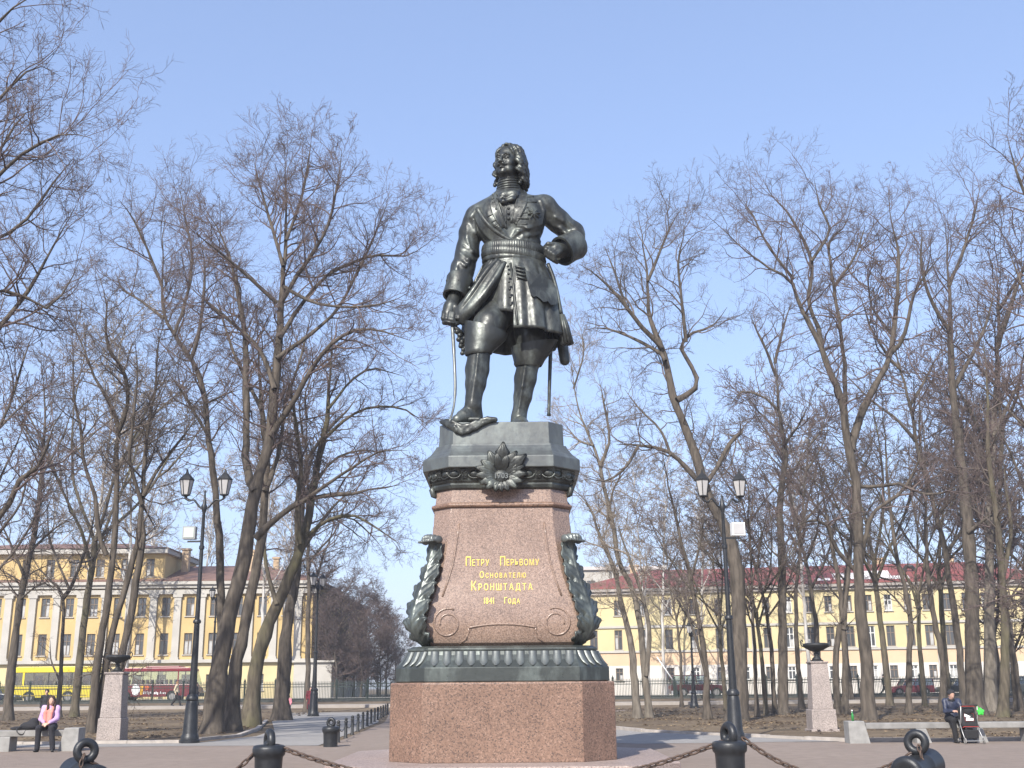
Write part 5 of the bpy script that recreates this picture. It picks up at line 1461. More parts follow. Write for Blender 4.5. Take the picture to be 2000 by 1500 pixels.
# ---- head, sculpted upright facing -y with chin at z = 0 and crown at z = 1, then turned and set on the neck
HS = 0.83
hd = Sculpt((-0.52, -0.66, -0.42), (0.52, 0.62, 1.12), 0.0145)
hd.ell((0, 0.05, 0.66), (0.345, 0.42, 0.36), 0.05)
hd.ell((0, -0.13, 0.42), (0.29, 0.275, 0.42), 0.08)
hd.ell((0, -0.17, 0.17), (0.235, 0.24, 0.165), 0.08)
hd.ell((0, -0.36, 0.075), (0.10, 0.075, 0.07), 0.06)
for s in (-1, 1):
    hd.ell((s*0.165, -0.29, 0.355), (0.11, 0.09, 0.12), 0.07)
    hd.ell((s*0.18, -0.20, 0.16), (0.09, 0.15, 0.12), 0.06)
hd.cone((-0.17, -0.375, 0.585), (0.17, -0.375, 0.585), 0.05, 0.05, 0.06)
for s in (-1, 1):
    hd.ell((s*0.13, -0.425, 0.505), (0.085, 0.06, 0.05), 0.03, sub=True)
    hd.ell((s*0.13, -0.355, 0.50), (0.066, 0.055, 0.052), 0.012)
    hd.path([(s*0.06, -0.395, 0.515), (s*0.12, -0.418, 0.535), (s*0.20, -0.375, 0.515)], [0.016, 0.018, 0.014], 0.012)
    hd.path([(s*0.06, -0.39, 0.485), (s*0.13, -0.405, 0.465), (s*0.195, -0.37, 0.485)], [0.012, 0.015, 0.012], 0.012)
    hd.path([(s*0.05, -0.41, 0.575), (s*0.13, -0.425, 0.615), (s*0.23, -0.365, 0.585)], [0.024, 0.026, 0.016], 0.02)
    hd.ell((s*0.055, -0.455, 0.345), (0.045, 0.05, 0.04), 0.025)
    hd.path([(s*0.015, -0.465, 0.292), (s*0.07, -0.455, 0.285), (s*0.135, -0.40, 0.275), (s*0.17, -0.37, 0.295)], [0.026, 0.03, 0.022, 0.012], 0.015)
    hd.ell((s*0.345, 0.02, 0.45), (0.045, 0.08, 0.12), 0.03)
hd.cone((0, -0.405, 0.56), (0, -0.505, 0.365), 0.036, 0.052, 0.045)
hd.ell((0, -0.51, 0.355), (0.05, 0.045, 0.045), 0.03)
hd.path([(-0.085, -0.405, 0.247), (0, -0.445, 0.252), (0.085, -0.405, 0.247)], [0.016, 0.026, 0.016], 0.02)
hd.path([(-0.075, -0.40, 0.198), (0, -0.438, 0.195), (0.075, -0.40, 0.198)], [0.018, 0.032, 0.018], 0.02)
hd.path([(-0.10, -0.41, 0.222), (0, -0.47, 0.224), (0.10, -0.41, 0.222)], [0.010, 0.012, 0.010], 0.01, sub=True)
hd.cone((0, 0.02, 0.15), (0, 0.06, -0.38), 0.25, 0.275, 0.10)
V, Fq = hd.mesh()
hc = S(992, 350, -0.02)                     # chin level on the neck axis
HR = Matrix.Rotation(math.radians(-28), 3, 'Z') @ Matrix.Rotation(math.radians(-1), 3, 'X') @ Matrix.Rotation(math.radians(3), 3, 'Y')
HRn = np.array(HR)
def head_to_world(V): return hc+HS*(V @ HRn.T)
mesh_obj('head', head_to_world(V), Fq, M_BRONZE, stat, True, True)
# hair: a parted cap of waves and long curls down to the shoulders
hr = Sculpt((-0.72, -0.62, -0.46), (0.72, 0.80, 1.24), 0.019)
hr.ell((0, 0.12, 0.66), (0.375, 0.40, 0.375), 0.03)
rng = np.random.default_rng(8)
for s in (-1, 1):
    for k in range(7):                       # waves swept back and down from the parting over the temples
        az = math.radians(38+20*k)
        top = np.array((s*0.05, -0.14+0.075*k, 1.03-0.012*(k-2)**2))
        low = np.array((s*0.41*math.sin(az), 0.10-0.40*math.cos(az), 0.60))
        pts = []; rr = []
        for i in range(9):
            t = i/8; p = top*(1-t)+low*t
            c0 = np.array((0, 0.10, 0.66)); d_ = p-c0; d_ /= np.linalg.norm(d_/np.array((0.40, 0.42, 0.40)))
            p = c0+d_*(1.0+0.035*math.sin(t*11+k*1.3)); p[1] += 0.02*math.sin(t*9+k)
            pts.append(p); rr.append(0.048+0.022*math.sin(math.pi*t))
        hr.path(pts, rr, 0.012)
    for k in range(15):                      # hanging curls
        u = k/14; az = math.radians((74 if s < 0 else 58)+u*(106 if s < 0 else 122))
        x0, y0 = s*0.39*math.sin(az), 0.10-0.40*math.cos(az)
        zt = 0.70-0.05*rng.random(); zb = (0.10 if u < 0.12 else (-0.02 if s < 0 else -0.08)-0.12*rng.random())
        pts = []; rr = []
        for i in range(13):
            t = i/12; w = 0.05*(0.5+t); ph = t*13+k*1.9
            spread = 1.0+0.50*t-0.36*t*t
            pts.append((x0*spread+w*math.cos(ph)*0.9, y0*spread+w*math.sin(ph)+0.05*t, zt+(zb-zt)*t)); rr.append(0.066*(1-0.3*t)*(0.9+0.3*rng.random()))
        hr.path(pts, rr, 0.010)
for k in range(5):
    hr.ell((0.10*(k-2), -0.16+0.02*abs(k-2), 1.01-0.02*(k-2)**2), (0.075, 0.10, 0.055), 0.02)
hr.ell((0, 0.30, 0.30), (0.36, 0.22, 0.46), 0.06)
hr.ell((0, -0.52, 0.44), (0.325, 0.44, 0.50), 0.03, sub=True)      # keeps the face clear
V, Fq = hr.mesh()
mesh_obj('hair', head_to_world(V), Fq, M_BRONZE, stat, True, True)
# ---- sword, sword knot, scabbard, tassel, coat tail
b = MB(); b.tube(catmull([S(882, 624, -0.56), S(885, 660, -0.66), S(888, 720, -0.84), S(889, 760, -0.98), S(886, 795, -1.12), S(878, 824, -1.30)], 30), [0.040]*10+[0.034]*12+[0.026]*8, 8, flat=0.5)
sw = b.build('sword_blade', M_BRONZE_PLINTH, stat, smooth=True, world=True)
b = MB(); b.torus(S(880, 630, -0.56), 0.13, 0.035, (0.25, -0.3, 1), 18, 8); b.ball(S(868, 630, -0.5), 0.06, 10, 8); b.tube([S(880, 632, -0.56), S(895, 645, -0.55), S(905, 655, -0.5)], [0.05, 0.06, 0.04], 8)
b.build('sword_hilt', M_BRONZE, stat, smooth=True, world=True)
for i, (x, y) in enumerate([(893, 648), (898, 655), (896, 663), (902, 668), (900, 676), (905, 683), (903, 690), (907, 661), (909, 672), (908, 680)]):
    MB().ball(S(x, y, -0.62), 0.065-0.002*i, 8, 6).build('sword_knot_bead', M_BRONZE, stat, smooth=True, world=True)
b = MB(); b.tube([S(1078, 640, 0.25), S(1075, 694, 0.25), S(1073, 760, 0.25), S(1072, 805, 0.25), S(1072, 812, 0.25)], [0.05, 0.045, 0.04, 0.036, 0.05], 10)
b.build('scabbard', M_BRONZE, stat, smooth=True, world=True)
b = MB(); b.tube(catmull([S(1070, 515, -0.30), S(1080, 540, -0.32), S(1089, 575, -0.34), S(1095, 612, -0.34)], 16), 0.045, 8)
b.build('sash_cord', M_BRONZE, stat, smooth=True, world=True)
tn = S(1097, 615, -0.34); te = S(1108, 672, -0.34)
for k in range(11):
    a = 2*math.pi*k/10; o_ = np.array((math.cos(a), math.sin(a), 0))*(1 if k < 10 else 0)
    b = MB(); b.tube([tn+o_*0.045, tn*0.6+te*0.4+o_*0.085, te+o_*0.115], [0.03, 0.04, 0.04], 6)
    b.build('tassel_strand', M_BRONZE, stat, smooth=True, world=True)
tl = Sculpt((0.5, 24.0, 8.3), (1.7, 25.4, 10.0), 0.02)
tl.path([S(1084, 640, 0.25), S(1098, 668, 0.25), S(1103, 704, 0.25)], [0.10, 0.13, 0.12], 0.05)
tl.path([S(1086, 655, 0.32), S(1080, 680, 0.35)], [0.12, 0.08], 0.05)
tl.build('coat_tail', M_BRONZE, stat)
# ---- cloak end lying under the forward foot and hanging over the plinth edge
cl = Sculpt((-1.95, 22.9, 6.55), (0.2, 24.3, 7.4), 0.016)
def front(px, py, out=0.0):
    """point on the plinth's front (or its chamfer, left of it)"""
    q = S(px, py, -1.325-out)
    lim = MC[0]-1.0
    if q[0] < lim: q = S(px, py, -1.325-out+(lim-q[0])*1.0)
    return q
cl.path([front(862, 824, -0.10), front(872, 824, -0.05), front(890, 823, -0.2), (lt0[0]+0.05, lt0[1]+0.05, 7.06)], [0.045, 0.06, 0.05, 0.04], 0.05)
for pts, r in [([(864, 825), (876, 832), (892, 842), (902, 846), (915, 843), (930, 836), (944, 827), (958, 821), (968, 820)], 0.048),
               ([(872, 825), (888, 834), (904, 840), (920, 836), (938, 825)], 0.045), ([(884, 824), (900, 832), (914, 831), (930, 824)], 0.045), ([(876, 829), (890, 838), (903, 843)], 0.04),
               ([(940, 821), (952, 818), (966, 819)], 0.05), ([(880, 826), (905, 836), (925, 831)], 0.04)]:
    cl.path([front(x, y, 0.035) for x, y in pts], [r]*len(pts), 0.03)
cl.path([front(935, 819, -0.15), front(900, 819, -0.25)], [0.05, 0.05], 0.05)
cl.build('cloak_end', M_BRONZE, stat)

# ------------------------------------------------------------------ cannon bollards and their chains
def bollard(name, X, Y, D, rim, ring_z, yaw, label, group, ring_R=0.125, ring_r=0.062):
    root = empty(name, (X, Y, 0), label, 'bollard', group)
    r = D/2; prof = [(r*0.80, 0), (r*0.80, rim*0.3), (r*0.84, rim-0.22), (r*0.86, rim-0.17), (r*0.97, rim-0.14), (r*1.0, rim-0.10), (r*1.0, rim-0.05), (r*0.95, rim-0.015), (r*0.80, rim), (r*0.2, rim+0.012)]
    MB().lathe(prof, 32).build('barrel', M_IRON, root, sharp=50)
    b = MB(); b.lathe([(0.085, rim-0.01), (0.075, rim+0.03), (0.05, rim+0.06)], 16); b.build('lug', M_IRON, root, smooth=True)
    b = MB(); b.torus((0, 0, ring_z), ring_R, ring_r, (math.cos(yaw), math.sin(yaw), 0), 28, 12); b.build('ring', M_IRON, root, smooth=True)
    return root
_lk = None
def chain(name, pts, label, pitch=0.125, w=0.062, t=0.017, group='rusty chains strung between the cannon bollards'):
    """a hanging chain, every link its own piece; pts = dense polyline"""
    global _lk
    root = empty(name, pts[0], label, 'chain', group)
    pts = np.array(pts); seg = np.linalg.norm(np.diff(pts, axis=0), axis=1); cum = np.concatenate([[0], np.cumsum(seg)])
    n = int(cum[-1]/pitch); me = None
    for i in range(n):
        u = (i+0.5)*pitch; k = min(len(seg)-1, int(np.searchsorted(cum, u)-1)); k = max(k, 0)
        f_ = (u-cum[k])/(seg[k]+1e-9); p = pts[k]*(1-f_)+pts[k+1]*f_; d = Vector(pts[k+1]-pts[k]).normalized()
        if me is None:
            b = MB(); b.torus((0, 0, 0), 1.0, t, (0, 1, 0), 14, 6, pitch*0.78-t, w/2, xdir=(1, 0, 0))
            o = b.build('link', M_RUST, root, smooth=True); me = o.data
        else:
            o = bpy.data.objects.new('link', me); link(o); o.parent = root
        q = d.to_track_quat('X', 'Z')
        o.rotation_mode = 'QUATERNION'
        o.rotation_quaternion = q @ Vector((1, 0, 0)).rotation_difference(Vector((1, 0, 0))) @ Matrix.Rotation(math.radians(42 if i % 2 else -48), 3, 'X').to_quaternion()
        o.location = Vector(p-pts[0])
    return root
def sagline(a, b_, sag, n=40):
    a = np.array(a, float); b_ = np.array(b_, float); t = np.linspace(0, 1, n)[:, None]
    q = a*(1-t)+b_*t; q[:, 2] -= sag*4*(t[:, 0]*(1-t[:, 0])); return q
GBOL = 'cannon bollards round the monument'
qa = P(524, 1500, 17.7); qb = P(1427, 1500, 17.0)
za = P(524, 1455, 17.7)[2]; zb_ = P(1427, 1447, 17.0)[2]
ra_ = P(527, 1448, 17.7); rb_ = P(1437, 1435, 17.0)
bollard('cannon_bollard', qa[0], 17.7, 0.49, za, ra_[2], math.radians(205), 'black iron cannon bollard nearest the pedestal on the bus side, ring on top', GBOL)
bollard('cannon_bollard', qb[0], 17.0, 0.50, zb_, rb_[2], math.radians(200), 'black iron cannon bollard in front of the right double lamp', GBOL)
gf_ = G(643, 1460)
bollard('cannon_bollard', gf_[0], gf_[1]+0.2, 0.49, 0.55, 0.66, math.radians(80), 'small-looking cannon bollard standing behind the monument by the chain posts', GBOL, 0.09, 0.05)
bollard('cannon_bollard', 4.72, gf_[1]+0.2, 0.49, 0.55, 0.66, math.radians(100), 'cannon bollard behind the monument, hidden side opposite the chain posts', GBOL, 0.09, 0.05) if False else None
def cross_cannon(px, py, Y, s, label):
    """a post carrying a short horizontal gun barrel with a big shackle ring on top"""
    c = P(px, py, Y); root = empty('cannon_bollard', (c[0], Y, 0), label, 'bollard', GBOL)
    zr = c[2]; zb = zr-0.34
    MB().lathe([(0.26, 0), (0.24, 0.1), (0.20, 0.2), (0.19, zb-0.1), (0.2, zb)], 28).build('post', M_IRON, root, sharp=50)
    # barrel axis runs from the muzzle near the viewer back and outward
    ax = Vector((s*0.62, 0.70, 0.10)).normalized()
    Rm = ax.to_track_quat('Z', 'Y').to_matrix().to_4x4()
    prof = [(0.05, -0.44), (0.075, -0.45), (0.15, -0.47), (0.20, -0.455), (0.225, -0.42), (0.225, -0.36), (0.20, -0.33), (0.175, -0.30), (0.19, 0.05), (0.20, 0.07), (0.20, 0.12), (0.19, 0.14), (0.21, 0.40), (0.17, 0.46), (0.06, 0.5)]
    b = MB(); b.lathe(prof, 30, cap=True); b.xf(Matrix.Translation((-s*0.0, 0, zb)) @ Rm); b.build('barrel', M_IRON, root, sharp=50)
    b = MB(); b.lathe([(0.075, -0.452), (0.07, -0.2), (0.01, -0.19)], 20, cap=False); b.xf(Matrix.Translation((0, 0, zb)) @ Rm); b.build('bore', M_IRON_MATT, root, smooth=True)
    b = MB(); b.torus((0, 0, zr), 0.115, 0.058, (s*-0.55, -0.85, 0.05), 30, 12); b.build('ring', M_IRON, root, smooth=True)
    return root
cross_cannon(168, 1467, 16.2, -1, 'iron cannon lying aslant with upright ring, lower corner on the bench side')
cross_cannon(1790, 1450, 16.2, 1, 'iron cannon lying aslant with upright ring, in front of the right bench')
lr = P(168, 1470, 16.2); rr_ = P(1790, 1453, 16.2)
t1 = sagline(lr+np.array((0.02, 0, -0.06)), ra_+np.array((-0.12, 0, -0.06)), 0.62, 60)
chain('hanging_chain', t1, 'rusty chain rising from the lower corner cannon to the nearest bollard')
chain('hanging_chain', sagline(ra_+np.array((0.10, -0.02, -0.06)), rb_+np.array((-0.10, 0, -0.06)), 0.62, 90), 'long rusty chain sagging across the front of the pedestal')
chain('hanging_chain', sagline(rb_+np.array((0.10, 0, -0.05)), rr_+np.array((-0.03, 0, -0.10)), 0.42, 70), 'rusty chain from the lamp-side bollard to the cannon by the right bench')
for nm, q in (('a', lr), ('b', rr_)):
    c = np.array(q)
    b = [c+np.array((0, -0.07, -0.02)), c+np.array((0, -0.14, -0.12)), c+np.array((0, -0.16, -0.34))]
    chain('hanging_chain', b, 'short chain end hanging through the ring of the %s cannon' % ('lower corner' if nm == 'a' else 'bench-side'), 0.09, 0.05, 0.014)

# ------------------------------------------------------------------ low posts with a chain along the path behind the monument
PA = G(660, 1451); PB = G(757, 1396)
NP = 13; prev = None; pmesh = None
for i in range(NP):
    t = i/(NP-1); p = PA*(1-t)+PB*t
    root = empty('chain_post', (p[0], p[1], 0), ['first chain post, right beside the small cannon bollard', 'second chain post from the small cannon bollard', 'third chain post from the small cannon bollard', 'fourth chain post from the small cannon bollard', 'fifth chain post from the small cannon bollard', 'sixth chain post from the small cannon bollard', 'seventh chain post from the small cannon bollard', 'eighth chain post from the small cannon bollard', 'ninth chain post from the small cannon bollard', 'tenth chain post from the small cannon bollard', 'eleventh chain post from the small cannon bollard', 'twelfth chain post from the small cannon bollard', 'last chain post of the row, half behind the pedestal'][i], 'post', 'low chain posts along the path')
    if pmesh is None:
        o = MB().lathe([(0.075, 0), (0.075, 0.03), (0.055, 0.05), (0.05, 0.50), (0.065, 0.51), (0.065, 0.54), (0.03, 0.57)], 12).build('shaft', M_IRON_MATT, root, sharp=50); pmesh = o.data
        k = MB().ball((0, 0, 0.60), 0.055, 10, 8).build('knob', M_IRON_MATT, root, smooth=True); kmesh = k.data
    else:
        for nm, me in (('shaft', pmesh), ('knob', kmesh)):
            o = bpy.data.objects.new(nm, me); link(o); o.parent = root
    if prev is not None:
        q = sagline((prev[0], prev[1], 0.50), (p[0], p[1], 0.50), 0.22, 12)
        b = MB(); b.tube(list(q), 0.014, 5); o = b.build('post_chain', M_IRON_MATT, None, smooth=True, origin=tuple(q[0]))
        tag(o, 'thin sagging chain between two of the low posts on the path', 'chain', 'chains between the low posts')
    prev = p

# ------------------------------------------------------------------ street lamps
def lantern(root, x, y, z, s=1.0):
    n = 6
    def hexr(r, zz): return [(x+r*math.cos(2*math.pi*k/n+0.2), y+r*math.sin(2*math.pi*k/n+0.2), zz) for k in range(n)]
    g = MB().rings([hexr(0.125*s, z), hexr(0.215*s, z+0.46*s)]).build('lantern_glass', M_LANTERN_GLASS, root)
    b = MB(); b.rings([hexr(0.24*s, z+0.46*s), hexr(0.245*s, z+0.49*s), hexr(0.13*s, z+0.62*s), hexr(0.05*s, z+0.70*s), hexr(0.035*s, z+0.76*s), hexr(0.012*s, z+0.83*s)])
    b.build('lantern_roof', M_IRON_MATT, root)
    b = MB(); b.rings([hexr(0.14*s, z), hexr(0.14*s, z-0.03*s), hexr(0.05*s, z-0.06*s), hexr(0.045*s, z-0.14*s)])
    a0 = hexr(0.13*s, z); a1 = hexr(0.22*s, z+0.47*s)
    for k in range(n): b.tube([a0[k], a1[k]], 0.014*s, 4)
    b.build('lantern_frame', M_IRON_MATT, root)
def lamp_post(px_b, py_b, zs, span, label, flood=None, name='street_lamp', pole=1.0, yaw=0.0, group='cast iron street lamps of the park', Y=None):
    """zs: heights of base top, first collar, upper collar, arm joint, finial, lantern seat"""
    g = G(px_b, py_b) if Y is None else np.array(P(px_b, py_b, Y))
    root = empty(name, (g[0], g[1], gz(g[1])), label, 'street lamp', group, rz=yaw)
    zb, z1, z2, za, zf, zl = zs; p = pole
    MB().lathe([(0.30*p, 0), (0.30*p, 0.09), (0.27*p, 0.11), (0.27*p, 0.20), (0.245*p, 0.24), (0.225*p, 0.30), (0.185*p, zb-0.20), (0.165*p, zb-0.10), (0.155*p, zb-0.06), (0.185*p, zb-0.03), (0.19*p, zb+0.04), (0.15*p, zb+0.10), (0.125*p, zb+0.14)], 20).build('base', M_IRON, root, sharp=40)
    MB().lathe([(0.12*p, zb+0.13), (0.085*p, z1-0.05), (0.12*p, z1-0.03), (0.125*p, z1+0.03), (0.09*p, z1+0.08)], 16).build('lower_shaft', M_IRON, root, sharp=40)
    MB().lathe([(0.075*p, z1+0.07), (0.06*p, z2-0.06), (0.085*p, z2-0.04), (0.085*p, z2+0.05), (0.058*p, z2+0.08), (0.048*p, za-0.2), (0.075*p, za-0.12), (0.10*p, za), (0.06*p, za+0.1), (0.035*p, za+0.25), (0.025*p, zf-0.1), (0.035*p, zf-0.06), (0.01*p, zf)], 14).build('upper_shaft', M_IRON, root, sharp=40)
    for s in (-1, 1):
        b = MB(); b.tube(catmull([(0, 0, za-0.02), (s*span*0.22, 0, za-0.02), (s*span*0.55, 0, za+0.22), (s*span*0.78, 0, zl-0.20), (s*span, 0, zl-0.13)], 16), 0.032*p, 7); b.build('arm', M_IRON, root, smooth=True)
        h = empty('lantern', (0, 0, 0)); h.parent = root
        lantern(h, s*span, 0, zl)
    if flood:
        fx, fz, white = flood
        b = MB(); b.box(min(0, fx)-0.05, max(0, fx)+0.05, -0.03, 0.03, fz-0.30, fz-0.25); b.build('flood_bracket', M_IRON, root)
        b = MB(); b.box(fx-0.20, fx+0.20, -0.10, 0.13, fz-0.2, fz+0.2); b.build('floodlight', mat('flood_case_%s' % ('w' if white else 'g'), (0.75, 0.75, 0.74) if white else (0.25, 0.26, 0.26), 0.5, var=0.1), root)
        b = MB(); b.box(fx-0.16, fx+0.16, -0.115, -0.10, fz-0.16, fz+0.16); b.build('floodlight_glass', M_LANTERN_GLASS if white else glass_mat('flood_glass', (0.45, 0.5, 0.45), 0.12), root)
    return root
YL = G(370, 1452)[1]
zz = lambda y, Y, x: P(x, y, Y)[2]
ZL = [zz(1365, YL, 370), zz(1215, YL, 370), zz(1070, YL, 372), zz(990, YL, 375), zz(957, YL, 376), zz(966, YL, 376)]
lamp_post(370, 1452, ZL, 37/ppm(YL, 9.5), 'tall double street lamp with grey floodlight, in front of the tallest linden', (-25/ppm(YL, 8), zz(1041, YL, 350), False))
YR = G(1437, 1447)[1]
ZR = [zz(1355, YR, 1437), zz(1207, YR, 1433), zz(1068, YR, 1428), zz(988, YR, 1425), zz(965, YR, 1422), zz(968, YR, 1422)]
lamp_post(1437, 1447, ZR, 36.5/ppm(YR, 9.5), 'tall double street lamp with white floodlight on the right', (28/ppm(YR, 8), zz(1033, YR, 1450), True), yaw=math.radians(6))
def far_lamp(px, py, Y, label, top, pole=1.15):
    zt = zz(top, Y, px)-gz(Y)
    k = zt/9.6
    lamp_post(px, py, [1.75*k, 4.3*k, 7.0*k, 8.75*k, 9.3*k, 8.95*k], 0.55, label, None, pole=pole, yaw=math.radians(70), Y=Y)
far_lamp(612, 1398, 68.0, 'double street lamp by the walker in the dark red coat', 1126)
far_lamp(411, 1372, 84.0, 'distant street lamp between the lindens and the red coach', 1152)
far_lamp(1356, 1376, 82.0, 'distant street lamp beside the dark red off-roader', 1226)

# ------------------------------------------------------------------ granite posts with iron urns
def urn_post(px, py, hw_b, y_b, hw_s0, hw_s1, y_top, x_top, bowl, label_p, label_u, hand):
    g = G(px, py); Y = g[1]; k = ppm(Y, 1.0)
    root = empty('urn_pedestal', (g[0], Y, 0), label_p, 'pedestal', 'granite posts carrying iron urns')
    zb = zz(y_b, Y, px); zt = zz(y_top, Y, px)
    def sq(h, z): return [(-h, -h, z), (h, -h, z), (h, h, z), (-h, h, z)]
    hb = hw_b/k
    o = MB().rings([sq(hb*1.12, -0.05), sq(hb*1.12, 0.08)]).build('foot_slab', M_GRANITE_PALE, root); bevel(o, 0.02)
    o = MB().rings([sq(hb, 0.08), sq(hb*0.97, zb-0.02), sq(hb*0.93, zb)]).build('base_block', M_GRANITE_PALE, root); bevel(o, 0.02)
    o = MB().rings([sq(hw_s0/k, zb), sq(hw_s1/k, zt-0.07)]).build('shaft', M_GRANITE_PALE, root); bevel(o, 0.02)
    o = MB().rings([sq(hw_s1/k*1.04, zt-0.07), sq(hw_s1/k*1.12, zt-0.04), sq(hw_s1/k*1.12, zt)]).build('cap', M_GRANITE_PALE, root); bevel(o, 0.01)
    u = empty('iron_urn', (g[0], Y, zt), label_u, 'urn', 'black iron urns on the granite posts')
    R = bowl/k; s = R/0.43
    MB().rings([sq(0.17*s, 0), sq(0.17*s, 0.05*s)]).build('plinth', M_IRON_MATT, u)
    MB().lathe([(0.16*s, 0.05*s), (0.15*s, 0.10*s), (0.08*s, 0.16*s), (0.07*s, 0.20*s), (0.10*s, 0.24*s), (0.07*s, 0.27*s), (0.06*s, 0.30*s), (0.13*s, 0.34*s)], 24).build('stem', M_IRON_MATT, u, smooth=True)
    MB().lathe([(0.10*s, 0.33*s), (0.24*s, 0.37*s), (0.36*s, 0.44*s), (0.42*s, 0.51*s), (0.43*s, 0.55*s), (0.40*s, 0.585*s), (0.33*s, 0.60*s), (0.30*s, 0.58*s), (0.05*s, 0.55*s)], 32).build('bowl', M_IRON_MATT, u, smooth=True)
    for sg in (-1, 1):
        b = MB(); b.tube(catmull([(sg*0.38*s, 0, 0.46*s), (sg*0.47*s, 0, 0.52*s), (sg*0.50*s, 0, 0.64*s), (sg*0.45*s, 0, 0.70*s), (sg*0.42*s, 0, 0.64*s)], 14), 0.018*s, 6); b.build('handle', M_IRON_MATT, u, smooth=True)
urn_post(218, 1450, 23, 1402, 20.5, 17, 1313, 224, 23.5, 'granite post with black urn, in front of the clump of dark stems', 'black iron urn on the granite post before the dark stems', 1)
urn_post(1606, 1428, 24, 1385, 20, 16, 1292, 1598, 25.5, 'granite post with black urn, left of the great wide-forked tree', 'black iron urn on the granite post near the great wide-forked tree', 1)

# ------------------------------------------------------------------ stone benches
def bench(xa, xb, Y, z_top, th, blocks, label):
    """plank from xa to xb (metres) at depth Y; blocks: (x, halfwidth, height, slanted side)"""
    root = empty('stone_bench', (xa, Y, 0), label, 'bench', 'long stone benches at the lawn edge')
    rng = random.Random(int(xa*10))
    n = max(1, int(round(abs(xb-xa)/3.0)))
    for i in range(n):
        a = xa+(xb-xa)*i/n; c = xa+(xb-xa)*(i+1)/n
        lo_, hi_ = min(a, c)+0.006, max(a, c)-0.006
        o = MB().box(lo_, hi_, Y-0.22, Y+0.22, z_top-th, z_top-rng.uniform(0, 0.008)).build('seat_slab', M_BENCHTOP, root, world=True); bevel(o, 0.015)
    for x, hw, h, sl in blocks:
        b = MB(); w0 = hw; w1 = hw
        b.hexa([(x-w0-(0.14 if sl < 0 else 0), Y-0.24, -0.03), (x+w0+(0.14 if sl > 0 else 0), Y-0.24, -0.03), (x+w0+(0.14 if sl > 0 else 0), Y+0.26, -0.03), (x-w0-(0.14 if sl < 0 else 0), Y+0.26, -0.03),
                (x-w1, Y-0.24, h), (x+w1, Y-0.24, h), (x+w1, Y+0.26, h), (x-w1, Y+0.26, h)])
        o = b.build('support', M_CONCRETE, root, world=True); bevel(o, 0.02)
    return root
YBR = G(1675, 1452)[1]; YBL = G(140, 1467)[1]
bx = lambda px, Y, z=0.3: (P(px, 1440, Y)[0])
zbr = zz(1411, YBR, 1750); zbl = zz(1426, YBL, 60)
bench(bx(1688, YBR), bx(2120, YBR), YBR, zbr, 0.16, [(bx(1670, YBR), 0.22, zz(1408, YBR, 1670), 1), (bx(1795, YBR), 0.14, zbr-0.16, 1), (bx(1905, YBR), 0.14, zbr-0.16, 1), (bx(2010, YBR), 0.14, zbr-0.16, 1), (bx(2110, YBR), 0.2, zbr, 0)], 'pale stone bench on the right with a green bottle on its end')
bench(bx(132, YBL), bx(-160, YBL), YBL, zbl, 0.16, [(bx(145, YBL), 0.20, zz(1421, YBL, 145), -1), (bx(17, YBL), 0.14, zbl-0.16, -1), (bx(-90, YBL), 0.14, zbl-0.16, -1)], 'pale stone bench on which the woman in lilac sits')
# bottle on the bench end
q = (bx(1668, YBR), YBR-0.02, zz(1408, YBR, 1670)); u = empty('bottle', q, 'small green bottle with white cap on the bench end', 'bottle')
MB().lathe([(0.035, 0), (0.036, 0.14), (0.03, 0.17), (0.014, 0.21), (0.013, 0.25)], 14).build('glass_body', mat('bottle_green', (0.03, 0.22, 0.05), 0.15), u, smooth=True)
MB().lathe([(0.018, 0.25), (0.018, 0.29), (0.01, 0.295)], 12).build('cap', mat('bottle_cap', (0.75, 0.75, 0.75), 0.5), u, smooth=True)

# ------------------------------------------------------------------ street fence
YF = 95.0
fence = empty('street_fence', (0, YF, 0.5), 'dark green iron picket fence between park and street', 'fence')
XF0, XF1 = -52.0, 52.0; HF = 1.62
o = MB().box(XF0, XF1, -0.15, 0.15, -0.4, 0.16).build('fence_footing', mat('dark_footing', (0.055, 0.06, 0.055), 0.9, var=0.3, scale=1), fence)
for z_ in (0.24, 1.18, 1.40):
    MB().box(XF0, XF1, -0.03, 0.03, z_-0.03, z_+0.03).build('rail', M_FENCE, fence)
pm = None; x = XF0
while x <= XF1:
    if pm is None:
        o = MB().lathe([(0.075, 0.1), (0.075, 1.62), (0.10, 1.64), (0.10, 1.70), (0.05, 1.74), (0.02, 1.88)], 8).build('fence_post', M_FENCE, fence); pm = o.data
    else:
        o = bpy.data.objects.new('fence_post', pm); link(o); o.parent = fence
    o.location = (x, 0, 0); x += 2.5
b = MB(); x = XF0+0.12
while x < XF1:
    b.add([(x-0.021, -0.014, 0.10), (x+0.021, -0.014, 0.10), (x, 0.022, 0.10), (x-0.021, -0.014, 1.55), (x+0.021, -0.014, 1.55), (x, 0.022, 1.55), (x, 0, 1.66)],
          [(0, 1, 4, 3), (1, 2, 5, 4), (2, 0, 3, 5), (3, 4, 6), (4, 5, 6), (5, 3, 6)])
    x += 0.125
tag(b.build('pickets', M_FENCE, fence), kind='stuff')

